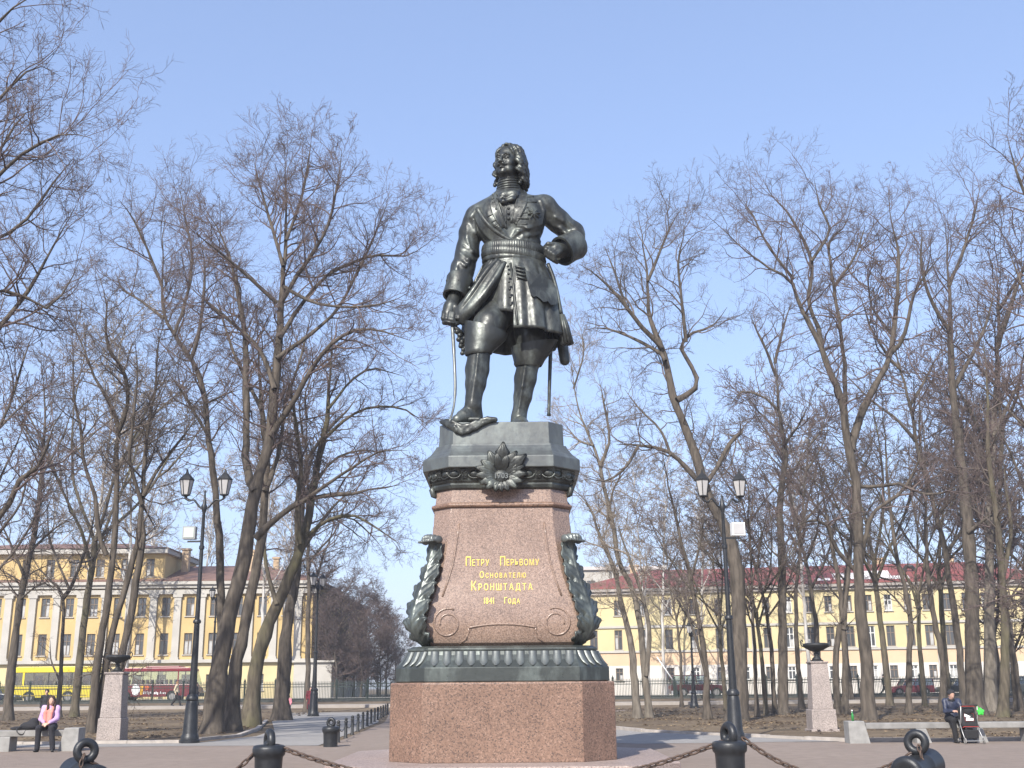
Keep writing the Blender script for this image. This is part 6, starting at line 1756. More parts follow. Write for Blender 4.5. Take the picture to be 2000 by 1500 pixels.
# ------------------------------------------------------------------ the two yellow buildings across the street
M_YEL = mat('yellow_plaster', (0.50, 0.365, 0.165), 0.9, var=0.14, scale=0.4, bump=0.05)
M_YEL2 = mat('pale_yellow_plaster', (0.54, 0.455, 0.255), 0.9, var=0.12, scale=0.35, bump=0.05)
M_PEACH = mat('peach_plaster', (0.56, 0.41, 0.27), 0.9, var=0.12, scale=0.35, bump=0.05)
M_WHT = mat('white_trim', (0.41, 0.39, 0.35), 0.85, var=0.12, scale=0.6)
M_ROOF_RED = mat('red_roof_paint', (0.235, 0.062, 0.050), 0.7, col2=(0.175, 0.055, 0.047), scale=0.25, bump=0.1)
M_ROOF_BR = mat('rusty_roof', (0.19, 0.11, 0.085), 0.8, col2=(0.15, 0.085, 0.065), scale=0.4, bump=0.1)
M_BRICK = mat('chimney_brick', (0.46, 0.34, 0.22), 0.9, var=0.25, scale=1.5)
M_WGLASS = glass_mat('window_glass', (0.055, 0.06, 0.065), 0.08)
M_WFRAME = mat('window_frame', (0.16, 0.125, 0.095), 0.8, var=0.2, scale=2)
M_WFRAMEW = mat('window_frame_white', (0.62, 0.62, 0.6), 0.7, var=0.1, scale=2)
M_CURT = mat('window_curtain', (0.42, 0.42, 0.41), 0.95, var=0.4, scale=1.0)
class Facade:
    """vertical wall plane from photograph column xa at depth Ya to column xb at depth Yb"""
    def __init__(s, xa, Ya, xb, Yb):
        s.A = P(xa, 1340, Ya); s.B = P(xb, 1340, Yb); d = s.B-s.A; d[2] = 0; s.L = np.linalg.norm(d); s.d = d/s.L
        s.n = np.array((s.d[1], -s.d[0], 0)); s.rz = math.atan2(s.d[1], s.d[0])
    def uz(s, px, py):
        r = ray(px, py); t = np.dot(s.A-EYE, s.n)/np.dot(r, s.n); q = EYE+r*t
        return float(np.dot(q-s.A, s.d)), float(q[2])
def wall_with_holes(u0, u1, z0, z1, holes, depth=0.22):
    """front face at y=0 with rectangular openings and their reveals; holes (a,b,c,d) = u0,u1,z0,z1"""
    us = sorted(set([u0, u1]+[h[0] for h in holes]+[h[1] for h in holes])); zs = sorted(set([z0, z1]+[h[2] for h in holes]+[h[3] for h in holes]))
    us = [u for u in us if u0-1e-6 <= u <= u1+1e-6]; zs = [z for z in zs if z0-1e-6 <= z <= z1+1e-6]
    b = MB(); v = {}
    def vid(u, z):
        k = (round(u, 4), round(z, 4))
        if k not in v: v[k] = len(b.v); b.v.append((u, 0.0, z))
        return v[k]
    for i in range(len(us)-1):
        for j in range(len(zs)-1):
            cu = (us[i]+us[i+1])/2; cz_ = (zs[j]+zs[j+1])/2
            if any(h[0] < cu < h[1] and h[2] < cz_ < h[3] for h in holes): continue
            b.f.append((vid(us[i], zs[j]), vid(us[i+1], zs[j]), vid(us[i+1], zs[j+1]), vid(us[i], zs[j+1])))
    for a, c, d, e in holes:
        b.add([(a, 0, d), (c, 0, d), (c, 0, e), (a, 0, e), (a, depth, d), (c, depth, d), (c, depth, e), (a, depth, e)],
              [(0, 4, 5, 1), (1, 5, 6, 2), (2, 6, 7, 3), (3, 7, 4, 0)])
    return b
def box_shell(b, u0, u1, d, z0, z1):
    """sides and back of a building body"""
    b.add([(u0, 0, z0), (u1, 0, z0), (u1, d, z0), (u0, d, z0), (u0, 0, z1), (u1, 0, z1), (u1, d, z1), (u0, d, z1)], [(1, 2, 6, 5), (2, 3, 7, 6), (3, 0, 4, 7), (4, 5, 6, 7)])
_wm = {}
def window(root, u, z, w, h, style='brown', sill=True, rng=random):
    """one window: frame with mullions, pane and sometimes a curtain behind"""
    key = (round(w, 2), round(h, 2), style)
    wo = empty('window', (u, 0.16, z)); wo.parent = root
    if key not in _wm:
        f = MB(); t = 0.075
        f.box(-w/2, w/2, -0.05, 0.0, 0, t); f.box(-w/2, w/2, -0.05, 0.0, h-t, h)
        f.box(-w/2, -w/2+t, -0.05, 0.0, t, h-t); f.box(w/2-t, w/2, -0.05, 0.0, t, h-t)
        f.box(-0.04, 0.04, -0.047, 0.0, t, h-t); f.box(-w/2+t, -0.04, -0.044, 0.0, h*0.66-0.04, h*0.66+0.04); f.box(0.04, w/2-t, -0.044, 0.0, h*0.66-0.04, h*0.66+0.04)
        fo = f.build('window_frame', M_WFRAMEW if style == 'white' else M_WFRAME, wo)
        po = MB().add([(-w/2, 0.01, 0), (w/2, 0.01, 0), (w/2, 0.01, h), (-w/2, 0.01, h)], [(0, 1, 2, 3)]).build('pane', M_WGLASS, wo)
        so = MB().box(-w/2-0.12, w/2+0.12, -0.30, -0.02, -0.09, -0.005).build('sill', M_WHT, wo)
        _wm[key] = (fo.data, po.data, so.data)
    else:
        for nm, me in zip(('window_frame', 'pane', 'sill'), _wm[key]):
            o = bpy.data.objects.new(nm, me); link(o); o.parent = wo
    if rng.random() < 0.55:
        ww = w*rng.choice((0.35, 0.45, 0.8)); hh = h*rng.uniform(0.35, 0.75); xo = rng.choice((-1, 1))*(w-ww)/2*0.8
        MB().add([(xo-ww/2, 0.004, 0.08), (xo+ww/2, 0.004, 0.08), (xo+ww/2, 0.004, 0.08+hh), (xo-ww/2, 0.004, 0.08+hh)], [(0, 1, 2, 3)]).build('curtain', M_CURT, wo)
    return wo
def hip_roof(b, u0, u1, d, z0, rise, run, over=0.5):
    b.add([(u0-over, -over, z0), (u1+over, -over, z0), (u1+over, d+over, z0), (u0-over, d+over, z0), (u0+run, d/2, z0+rise), (u1-run, d/2, z0+rise),
           (u0-over, -over, z0-0.12), (u1+over, -over, z0-0.12), (u1+over, d+over, z0-0.12), (u0-over, d+over, z0-0.12)],
          [(0, 1, 5, 4), (1, 2, 5), (2, 3, 4, 5), (3, 0, 4), (6, 7, 1, 0), (7, 8, 2, 1), (8, 9, 3, 2), (9, 6, 0, 3), (6, 9, 8, 7)])
def chimney(root, u, d, z0, z1, w, parent):
    b = MB(); b.box(u-w/2, u+w/2, d-w/2, d+w/2, z0, z1); b.box(u-w/2-0.12, u+w/2+0.12, d-w/2-0.12, d+w/2+0.12, z1, z1+0.2)
    b.build('chimney', M_BRICK, parent)

# ---- pilastered building on the left
random.seed(9)
YB = 121.0
fl = Facade(-160, YB, 605, YB)
bl = empty('yellow_building', (fl.A[0], fl.A[1], 0.6), 'ochre yellow building with white pilasters and attic storey behind the buses', 'building', rz=fl.rz)
OZ = 0.6
def U_(px): return fl.uz(px, 1250)[0]
def Z_(py, px=300): return fl.uz(px, py)[1]-OZ
Lw = fl.L
z_band = Z_(1291); z_corn = Z_(1141); z_fr = Z_(1157)
cols = [U_(320+47.5*k) for k in range(-10, 6)]
ww = 16.5/ppm(YB, 8); holes_up = []; holes_lo = []; holes_g = []
for c in cols:
    if c-ww < 0.5 or c+ww > Lw-0.5: continue
    holes_up.append((c-ww/2, c+ww/2, Z_(1204), Z_(1167))); holes_lo.append((c-ww/2, c+ww/2, Z_(1279), Z_(1237)))
    holes_g.append((c-ww/2, c+ww/2, Z_(1350), Z_(1318)))
w_up = wall_with_holes(0, Lw, z_band, z_corn, holes_up+holes_lo)
w_up.build('upper_wall', M_YEL, bl)
w_lo = wall_with_holes(0, Lw, -0.6, z_band, holes_g); box_shell(w_lo, 0, Lw, 46, -0.6, z_band)
w_lo.build('ground_wall', M_YEL2, bl)
sh_ = MB(); box_shell(sh_, 0, Lw, 46, z_band, z_corn); sh_.build('side_wall', M_YEL, bl)
for h in holes_up+holes_lo: window(bl, (h[0]+h[1])/2, h[2], h[1]-h[0], h[3]-h[2])
for h in holes_g: window(bl, (h[0]+h[1])/2, h[2], h[1]-h[0], h[3]-h[2])
for k in range(-10, 7):
    u = U_(296+47.5*k)
    if u < 0.3 or u > Lw-0.2: continue
    pw = 13.5/ppm(YB, 8)
    b = MB(); b.box(u-pw/2, u+pw/2, -0.28, -0.003, z_band+0.35, z_fr-0.55)
    po = b.build('pilaster', M_WHT, bl)
    b = MB(); b.box(u-pw*0.68, u+pw*0.68, -0.36, -0.003, z_fr-0.55, z_fr-0.22); b.box(u-pw*0.62, u+pw*0.62, -0.33, -0.003, z_band+0.12, z_band+0.35)
    b.build('capital', M_WHT, po)
MB().box(-0.4, Lw+0.4, -0.45, -0.002, z_band-0.22, z_band+0.12).build('string_course', M_WHT, bl)
MB().box(-0.4, Lw+0.4, -0.34, -0.002, z_fr-0.22, z_fr+0.25).build('architrave', M_WHT, bl)
b = MB(); b.box(-0.5, Lw+0.5, -0.75, 46.4, z_corn-0.1, z_corn+0.22); b.box(-0.4, Lw+0.4, -0.5, -0.002, z_corn-0.45, z_corn-0.1); b.build('cornice', M_WHT, bl)
rf = MB(); hip_roof(rf, 0, Lw, 16, z_corn+0.36, Z_(1098)-z_corn, 7.0, 0.7); rfo = rf.build('roof', M_ROOF_BR, bl)
ua = U_(311); za1 = Z_(1081); za2 = Z_(1071)
ath = []
for px in (282, 233, 183, 132, 84, 36):
    u = U_(px); ath.append((u-0.45, u+0.45, Z_(1126), Z_(1091)))
at = wall_with_holes(0, ua, z_corn+0.22, za1, ath); box_shell(at, 0, ua, 12, z_corn+0.22, za1)
ato = at.build('attic_wall', M_YEL, bl); ato.location = (0, 0.15, 0)
for h in ath: 
    w_ = window(bl, (h[0]+h[1])/2, h[2], h[1]-h[0], h[3]-h[2]); w_.location.y = 0.32
b = MB(); b.box(-0.4, ua+0.4, -0.5, 12.4, za1, za2); b.build('attic_cornice', M_WHT, bl)
b = MB(); hip_roof(b, 0, ua, 12, za2+0.02, Z_(1048)-za2, 6.0, 0.5); b.build('attic_roof', M_ROOF_BR, bl)
chimney(bl, U_(329), 4.5, z_corn, Z_(1066), 0.75, rfo); chimney(bl, U_(457), 5.0, z_corn+1, Z_(1070), 1.3, rfo); chimney(bl, U_(510), 6.0, z_corn+1, Z_(1082), 0.6, rfo)
# low pale annex at the corner
b = MB(); u = U_(580); b.box(u, Lw+2.4, -1.2, 30, -0.6, z_band-0.3); an = b.build('annex', M_WHT, bl)
MB().box(u-0.3, Lw+2.7, -1.5, 30.3, z_band-0.3, z_band-0.1).build('annex_cornice', M_WHT, an)
for k in range(4):
    MB().box(Lw+2.41, Lw+2.46, 2+7*k, 3.4+7*k, 0.8, 2.6).build('annex_window', M_WGLASS, an)

# ---- red-roofed building on the right
fr_ = Facade(1132, 124.0, 2090, 115.0)
br = empty('yellow_building', (fr_.A[0], fr_.A[1], 0.6), 'pale yellow building with long red roof and white ground floor', 'building', rz=fr_.rz)
def UR(px): return fr_.uz(px, 1250)[0]
def ZRf(py, px=1600): return fr_.uz(px, py)[1]-OZ
Lr = fr_.L
ze = ZRf(1146); zm = ZRf(1218); zp = ZRf(1268); zg = ZRf(1296)
cpx = [1160, 1208, 1257, 1307, 1357, 1406, 1454, 1500, 1543, 1584, 1623, 1662, 1702, 1741, 1780, 1817, 1857, 1895, 1934, 1973, 2012, 2050]
hu = []; hm = []; hg = []; w_ = 14.5/ppm(119, 8)
for px in cpx:
    c = UR(px); hu.append((c-w_/2, c+w_/2, ZRf(1195), ZRf(1164))); hm.append((c-w_*0.54, c+w_*0.54, ZRf(1264), ZRf(1224))); hg.append((c-w_/2, c+w_/2, ZRf(1326), ZRf(1301)))
wall_with_holes(0, Lr, zp, ze, hu+hm).build('upper_wall', M_YEL2, br)
wall_with_holes(0, Lr, zg, zp, []).build('peach_band', M_PEACH, br)
w_lo = wall_with_holes(0, Lr, -0.6, zg, hg); box_shell(w_lo, 0, Lr, 15, -0.6, ze); w_lo.build('ground_wall', mat('white_plaster', (0.56, 0.53, 0.48), 0.9, var=0.08, scale=0.4), br)
for i, h in enumerate(hu): window(br, (h[0]+h[1])/2, h[2], h[1]-h[0], h[3]-h[2], 'white' if i % 5 == 3 else 'brown')
for i, h in enumerate(hm): window(br, (h[0]+h[1])/2, h[2], h[1]-h[0], h[3]-h[2], 'white' if i in (8, 12) else 'brown')
for i, h in enumerate(hg): window(br, (h[0]+h[1])/2, h[2], h[1]-h[0], h[3]-h[2], 'white' if i % 2 == 0 else 'brown')
MB().box(-0.2, Lr+0.2, -0.16, -0.002, zm-0.12, zm+0.12).build('string_course', M_WHT, br)
MB().box(-0.2, Lr+0.2, -0.14, -0.002, zp-0.10, zp+0.10).build('string_course', M_WHT, br)
b = MB(); b.box(-0.4, Lr+0.4, -0.55, 15.4, ze-0.05, ze+0.25); b.box(-0.3, Lr+0.3, -0.3, -0.002, ze-0.35, ze-0.05); b.build('cornice', mat('grey_cornice', (0.33, 0.30, 0.27), 0.9, var=0.2, scale=1), br)
ur2 = UR(1215)
rf = MB(); hip_roof(rf, 0, Lr, 15, ze+0.37, ZRf(1093)-ze-0.3, 6.5, 0.6); rfo = rf.build('roof', M_ROOF_RED, br)
# bare pale patches of the roof where sheets were replaced, seams standing proud
def roof_pt(u, t):   # t from eave (0) to ridge (1) on the front slope
    z0 = ze+0.37; z1 = ZRf(1093)+0.07; return np.array((u, -0.6+(7.5+0.6)*t, z0+(z1-z0)*t))
for (pa, pb, ta, tb) in [(1692, 1757, 0.12, 0.60), (1757, 1790, 0.10, 0.28), (1640, 1692, 0.14, 0.50), (1602, 1632, 0.10, 0.24)]:
    ua_, ub_ = UR(pa), UR(pb); o_ = np.array((0, -0.03, 0.03))
    MB().add([roof_pt(ua_, ta)+o_, roof_pt(ub_, ta)+o_, roof_pt(ub_, tb)+o_, roof_pt(ua_, tb)+o_], [(0, 1, 2, 3)]).build('roof_sheet', mat('zinc_sheet', (0.60, 0.56, 0.53), 0.7, var=0.1, scale=1) if 'zinc_sheet' not in MATS else MATS['zinc_sheet'], rfo)
u = 2.0
while u < Lr-2:
    a_, c_ = roof_pt(u, 0.02), roof_pt(u, 0.97 if 7 < u < Lr-7 else 0.25)
    b = MB(); b.tube([a_+np.array((0, -0.02, 0.02)), c_+np.array((0, -0.02, 0.02))], 0.035, 4); b.build('roof_seam', M_ROOF_RED, rfo); u += 1.4
b = MB(); q = roof_pt(UR(1800), 0.55); b.tube([q+np.array((-0.5, -0.3, 0.1)), q+np.array((-0.25, -0.45, 0.42)), q+np.array((0.25, -0.45, 0.42)), q+np.array((0.5, -0.3, 0.1))], 0.22, 8); b.build('roof_hatch', M_IRON_MATT, rfo)
for px in (1830, 1470): 
    b = MB(); b.tube([(UR(px), -0.16, ze-0.2), (UR(px), -0.16, -0.4)], 0.09, 8); b.build('downpipe', M_WHT, br)
for px in (1232, 1750, 1900): chimney(br, UR(px), 8, ZRf(1110), ZRf(1082), 0.9, rfo)
# taller pale block far behind the left end of that building
qf = P(1190, 1340, 175.0)
fb = empty('far_building', (qf[0], 175.0, 0.5), 'far white building with flat roof beyond the red roof', 'building')
hfb = P(1190, 1112, 175.0)[2]
b = MB(); b.box(-7, 9, 0, 20, -0.5, hfb-0.6); b.build('wall', M_WHT, fb)
MB().box(-7.4, 9.4, -0.4, 20.4, hfb-0.6, hfb-0.1).build('roof', mat('pale_roof', (0.5, 0.46, 0.44), 0.9, var=0.1, scale=0.3), fb)
for i in range(5): MB().box(-5.5+2.6*i, -4.3+2.6*i, -0.05, -0.01, hfb-4.2, hfb-2.2).build('window', M_WGLASS, fb)

# ------------------------------------------------------------------ vehicles on the street
def thin_glass(name, tint, gloss=0.18, rough=0.03):
    m = bpy.data.materials.new(name); m.use_nodes = True; nt = m.node_tree; N = nt.nodes; L = nt.links
    N.remove(N['Principled BSDF']); out = N['Material Output']
    t = N.new('ShaderNodeBsdfTransparent'); t.inputs[0].default_value = (*tint, 1)
    g = N.new('ShaderNodeBsdfGlossy'); g.inputs['Roughness'].default_value = rough
    mx = N.new('ShaderNodeMixShader'); mx.inputs[0].default_value = gloss
    L.new(t.outputs[0], mx.inputs[1]); L.new(g.outputs[0], mx.inputs[2]); L.new(mx.outputs[0], out.inputs[0])
    return m
M_CLEAR = thin_glass('vehicle_glass_clear', (0.72, 0.80, 0.74)); M_DARKG = thin_glass('vehicle_glass_dark', (0.34, 0.37, 0.38))
M_TYRE = mat('tyre_rubber', (0.02, 0.02, 0.02), 0.9); M_HUB = mat('wheel_hub', (0.26, 0.25, 0.24), 0.5, 0.5)
M_BUSY = mat('bus_yellow', (0.66, 0.53, 0.035), 0.35, var=0.05); M_COACH = mat('coach_red', (0.16, 0.014, 0.022), 0.3, var=0.1)
M_BLACKP = mat('black_plastic', (0.02, 0.02, 0.022), 0.6); M_SEATB = mat('seat_blue', (0.05, 0.09, 0.18), 0.9); M_SEATD = mat('seat_dark', (0.03, 0.035, 0.045), 0.9)
M_WHITEP = mat('white_paint', (0.75, 0.75, 0.74), 0.4); M_ORANGE = mat('decal_orange', (0.60, 0.12, 0.02), 0.5); M_YELP = mat('decal_yellow', (0.75, 0.42, 0.02), 0.5)
M_CHROME = mat('headlight_lens', (0.8, 0.82, 0.85), 0.08, 0.9); M_REDL = mat('lamp_red', (0.5, 0.02, 0.02), 0.3)
def arch_poly(L, z0, z1, wheels, r, front=None):
    """lower body outline, front at x = 0; semicircular arches over the wheels"""
    p = [(0, z0)]
    for w in wheels:
        p.append((w-r, z0))
        for k in range(1, 8): p.append((w-r*math.cos(math.pi*k/8), z0+r*math.sin(math.pi*k/8)))
        p.append((w+r, z0))
    p += [(L, z0), (L, z1)]
    p += front or [(0, z1)]
    return p
def wheels(root, xs, W, r, w=0.26):
    for x in xs:
        for s in (0, 1):
            y0, y1 = (0.03, 0.03+w) if s == 0 else (W-0.03-w, W-0.03)
            h = empty('wheel', (x, (y0+y1)/2, r)); h.parent = root
            t = MB(); t.lathe([(r*0.62, -w/2), (r*0.92, -w/2), (r, -w/2+0.05), (r, w/2-0.05), (r*0.92, w/2), (r*0.62, w/2)], 24, cap=False); t.xf(Matrix.Rotation(math.pi/2, 4, 'X')); t.build('tyre', M_TYRE, h, sharp=40)
            t = MB(); t.lathe([(0.02, -w/2+0.02), (r*0.3, -w/2+0.02), (r*0.5, -w/2+0.06), (r*0.64, -w/2+0.03), (r*0.64, w/2-0.03), (r*0.3, w/2-0.02)], 20); t.xf(Matrix.Rotation(math.pi/2, 4, 'X')); t.build('rim', M_HUB, h, sharp=40)
def bus(name, px_front, px_back, Y, H, label, paint, glass, zw0, zw1, wheel_f, r, sgn, seat, pill, roof_h, nose, group=None):
    """sgn +1: front at the left of the picture"""
    a = P(px_front, 1340, Y)[0]; c = P(px_back, 1340, Y)[0]; L = abs(c-a); W = 2.35
    root = empty(name, (a, Y, 0.52), label, 'bus', group)
    root.scale = (sgn, 1, 1)
    z0 = 0.42
    lower = arch_poly(L, z0, zw0, [f_*L for f_ in wheel_f], r+0.08, nose(zw0))
    o = MB().prism(lower, 0, W).build('body', paint, root); bevel(o, 0.04, 2)
    o = MB().prism([(0.55, zw1), (L-0.05, zw1), (L-0.12, H-0.06), (L-0.35, H), (0.9, H), (0.62, H-0.1)], 0.02, W-0.02).build('roof', paint, root); bevel(o, 0.05, 2)
    MB().box(0.4, L-0.1, 0.1, W-0.1, z0, zw0-0.35).build('chassis', M_BLACKP, root)
    for y in (0.05, W-0.05):
        MB().add([(0.22, y, zw0), (L-0.1, y, zw0), (L-0.06, y, zw1), (0.62, y, zw1)], [(0, 1, 2, 3)]).build('side_glass', glass, root)
    MB().add([(0.20, 0.08, zw0), (0.20, W-0.08, zw0), (0.60, W-0.08, zw1), (0.60, 0.08, zw1)], [(0, 1, 2, 3)]).build('windscreen', glass, root)
    MB().add([(L-0.06, 0.08, zw0), (L-0.06, W-0.08, zw0), (L-0.08, W-0.08, zw1), (L-0.08, 0.08, zw1)], [(0, 1, 2, 3)]).build('rear_glass', glass, root)
    for x, w, mm in pill:
        for y in (0.02, W-0.06): MB().box(x*L-w/2, x*L+w/2, y, y+0.045, zw0, zw1).build('window_pillar', mm, root)
    n = int(L/0.9)
    for i in range(n):
        x = 1.2+i*0.85
        if x > L-0.6: break
        for y in (0.25, W-0.75): MB().box(x, x+0.14, y, y+0.5, zw0-0.4, zw0+0.42).build('passenger_seat', seat, root)
    wheels(root, [f_*L for f_ in wheel_f], W, r)
    MB().box(-0.06, 0.16, 0.05, W-0.05, z0-0.02, z0+0.3).build('bumper', M_BLACKP, root)
    for y in (0.3, W-0.3): MB().ball((0.06, y, z0+0.5), (0.08, 0.14, 0.11), 12, 8).build('headlight', M_CHROME, root, smooth=True)
    for y in (0.2, W-0.2): MB().box(L-0.02, L+0.02, y-0.08, y+0.08, zw0-0.5, zw0-0.2).build('tail_light', M_REDL, root)
    return root, L, W
yb, L_, W_ = bus('city_bus', 12, 181, 104.0, 3.12, 'bright yellow bus parked across the street behind the woman in lilac', M_BUSY, M_DARKG, 1.48, 2.60, (0.27, 0.72), 0.48, 1, M_SEATB,
    [(0.19, 0.16, M_BUSY), (0.48, 0.07, M_BLACKP), (0.62, 0.07, M_BLACKP), (0.75, 0.07, M_BLACKP), (0.86, 0.10, M_BLACKP)], 0.4, lambda z: [(0.25, z), (0.02, z-0.25), (-0.02, 0.9)])
for xx, zz_, w in ((0.45, 1.18, 6.8), (0.45, 0.62, 6.8)):
    MB().box(xx, xx+w, -0.012, -0.002, zz_-0.05, zz_+0.04).build('side_stripe', mat('stripe_dark_yellow', (0.28, 0.20, 0.03), 0.6) if 'stripe_dark_yellow' not in MATS else MATS['stripe_dark_yellow'], yb)
for i, x in enumerate((2.2, 2.7, 3.1, 4.0, 6.9)):      # passengers' heads behind the glass
    MB().ball((x, 0.55, 2.0), (0.11, 0.11, 0.14), 10, 8).build('passenger_head', mat('passenger_skin', (0.5, 0.33, 0.24), 0.8) if 'passenger_skin' not in MATS else MATS['passenger_skin'], yb, smooth=True)
rb2, L_, W_ = bus('tour_coach', 386, 222, 104.5, 2.95, 'dark red coach with round white and orange decals, parked across the street', M_COACH, M_CLEAR, 1.50, 2.62, (0.30, 0.86), 0.45, -1, M_SEATD,
    [(0.24, 0.10, M_COACH), (0.48, 0.06, M_BLACKP), (0.66, 0.06, M_BLACKP), (0.78, 0.06, M_BLACKP)], 0.3, lambda z: [(0.75, z), (0.30, z-0.2), (0.04, 1.0)])
o = MB().prism([(1.6, 2.94), (5.0, 2.94), (4.8, 3.10), (1.9, 3.10)], 0.4, 1.95).build('roof_unit', M_COACH, rb2); bevel(o, 0.04)
def disc(root, name, x, z, rx, rz_, m, n=20):
    MB().prism([(x+rx*math.cos(2*math.pi*k/n), z+rz_*math.sin(2*math.pi*k/n)) for k in range(n)], -0.012, -0.002).build(name, m, root)
k_ = L_/164.0                                   # decal positions along the side, measured from the front
disc(rb2, 'decal_disc', (386-265.5)*k_, 1.05, 0.36, 0.50, M_WHITEP); disc(rb2, 'decal_disc', (386-278)*k_, 1.30, 0.15, 0.17, M_YELP); disc(rb2, 'decal_disc', (386-287)*k_, 1.22, 0.19, 0.19, M_ORANGE)
MB().box((386-279)*k_, (386-275)*k_, -0.012, -0.002, 0.62, 1.15).build('decal_bar', M_YELP, rb2)
# the worn white script along the coach side, only its strokes can be made out
rr2 = random.Random(5)
for x0 in [281, 284.5, 288, 291, 294, 297, 302, 305, 308, 313, 316, 319.5, 323]:
    MB().box((386-x0-2.0)*k_, (386-x0)*k_, -0.012, -0.002, 0.66+rr2.uniform(-0.06, 0.04), 0.84+rr2.uniform(-0.06, 0.08)).build('decal_stroke', M_WHITEP, rb2)
def car(name, px_front, px_back, Y, H, label, paint, cat, lower=None, boxy=0.0, r=0.32, glass=None, sgn=1, group='cars along the street'):
    a = P(px_front, 1340, Y)[0]; c = P(px_back, 1340, Y)[0]; L = abs(c-a); W = 1.7
    root = empty(name, (a, Y, 0.52), label, cat, group); root.scale = (sgn, 1, 1)
    zb = H*0.58; z0 = r*0.75
    xs = [L*0.19, L*0.79]
    hood = [(L*0.30, zb), (L*0.04, zb-0.10-0.06*(1-boxy)), (0.0, zb-0.3)]
    p = arch_poly(L, z0, zb, xs, r+0.06, hood)
    p[p.index((L, zb))] = (L-0.03, zb)
    o = MB().prism(p, 0, W).build('body', paint, root); bevel(o, 0.05, 2)
    fx = L*(0.34+0.05*(1-boxy)); bx_ = L*(0.97 if boxy else 0.86)
    o = MB().prism([(fx, H-0.06), (bx_, H-0.06), (bx_-0.10, H), (fx+0.12, H)], 0.12, W-0.12).build('roof', paint, root); bevel(o, 0.03, 2)
    g = glass or M_DARKG; wx = L*0.27
    for y in (0.06, W-0.06):
        yi = 0.14 if y < 1 else W-0.14
        MB().add([(wx, y, zb), (L*0.985, y, zb), (bx_, yi, H-0.05), (fx, yi, H-0.05)], [(0, 1, 2, 3)]).build('side_glass', g, root)
    MB().add([(wx, 0.06, zb), (wx, W-0.06, zb), (fx, W-0.14, H-0.05), (fx, 0.14, H-0.05)], [(0, 1, 2, 3)]).build('windscreen', g, root)
    MB().add([(L*0.985, 0.06, zb), (L*0.985, W-0.06, zb), (bx_, W-0.14, H-0.05), (bx_, 0.14, H-0.05)], [(0, 1, 2, 3)]).build('rear_window', g, root)
    for t in (0.0, 0.36, 0.68, 1.0):
        xa, xb_ = wx+(L*0.985-wx)*t, fx+(bx_-fx)*t
        b = MB(); b.tube([(xa, 0.05, zb-0.02), (xb_, 0.13, H-0.03)], 0.04, 5); b.build('pillar', paint, root)
        b = MB(); b.tube([(xa, W-0.05, zb-0.02), (xb_, W-0.13, H-0.03)], 0.04, 5); b.build('pillar', paint, root)
    MB().box(L*0.42, L*0.46, 0.3, W-0.3, zb-0.3, zb+0.3).build('front_seats', M_SEATD, root); MB().box(L*0.68, L*0.72, 0.25, W-0.25, zb-0.3, zb+0.25).build('rear_seats', M_SEATD, root)
    if lower:
        for (u0, u1) in ((0.0, xs[0]-r-0.1), (xs[0]+r+0.1, xs[1]-r-0.1), (xs[1]+r+0.1, L)):
            MB().box(u0, u1, -0.03, -0.004, z0-0.02, z0+0.26).build('side_cladding', lower, root)
    wheels(root, xs, W, r, 0.2)
    for y in (0.25, W-0.25): MB().ball((0.06, y, zb-0.26), (0.06, 0.13, 0.08), 12, 8).build('headlight', M_CHROME, root, smooth=True)
    for y in (0.18, W-0.18): MB().box(L-0.03, L+0.01, y-0.08, y+0.08, zb-0.35, zb-0.12).build('tail_light', M_REDL, root)
    MB().box(-0.06, 0.1, 0.05, W-0.05, z0, z0+0.16).build('bumper', M_BLACKP, root)
    return root
car('off_roader', 1420, 1311, 101.0, 1.88, 'dark red off-roader with silver lower sides behind the fence', mat('paint_dark_red', (0.07, 0.008, 0.015), 0.35), 'car', mat('cladding_silver', (0.45, 0.46, 0.48), 0.4, 0.3), 1.0, 0.42, M_CLEAR, -1)
car('hatchback', 1740, 1826, 102.0, 1.45, 'small red hatchback seen through the fence beside the striding walker', mat('paint_red', (0.16, 0.02, 0.03), 0.35), 'car', None, 0.3)
car('saloon_car', 1838, 1925, 103.0, 1.42, 'black saloon behind the fence next to the red hatchback', mat('paint_black', (0.015, 0.015, 0.02), 0.3), 'car', None, 0.0)
car('estate_car', 1942, 2036, 101.0, 1.55, 'dark grey estate car cut by the right picture edge', mat('paint_grey', (0.05, 0.052, 0.055), 0.35), 'car', None, 0.6)
car('saloon_car', 30, -58, 99.5, 1.42, 'dark blue car just in front of the yellow bus, bright headlight', mat('paint_blue', (0.012, 0.015, 0.04), 0.3), 'car', None, 0.0, sgn=-1)

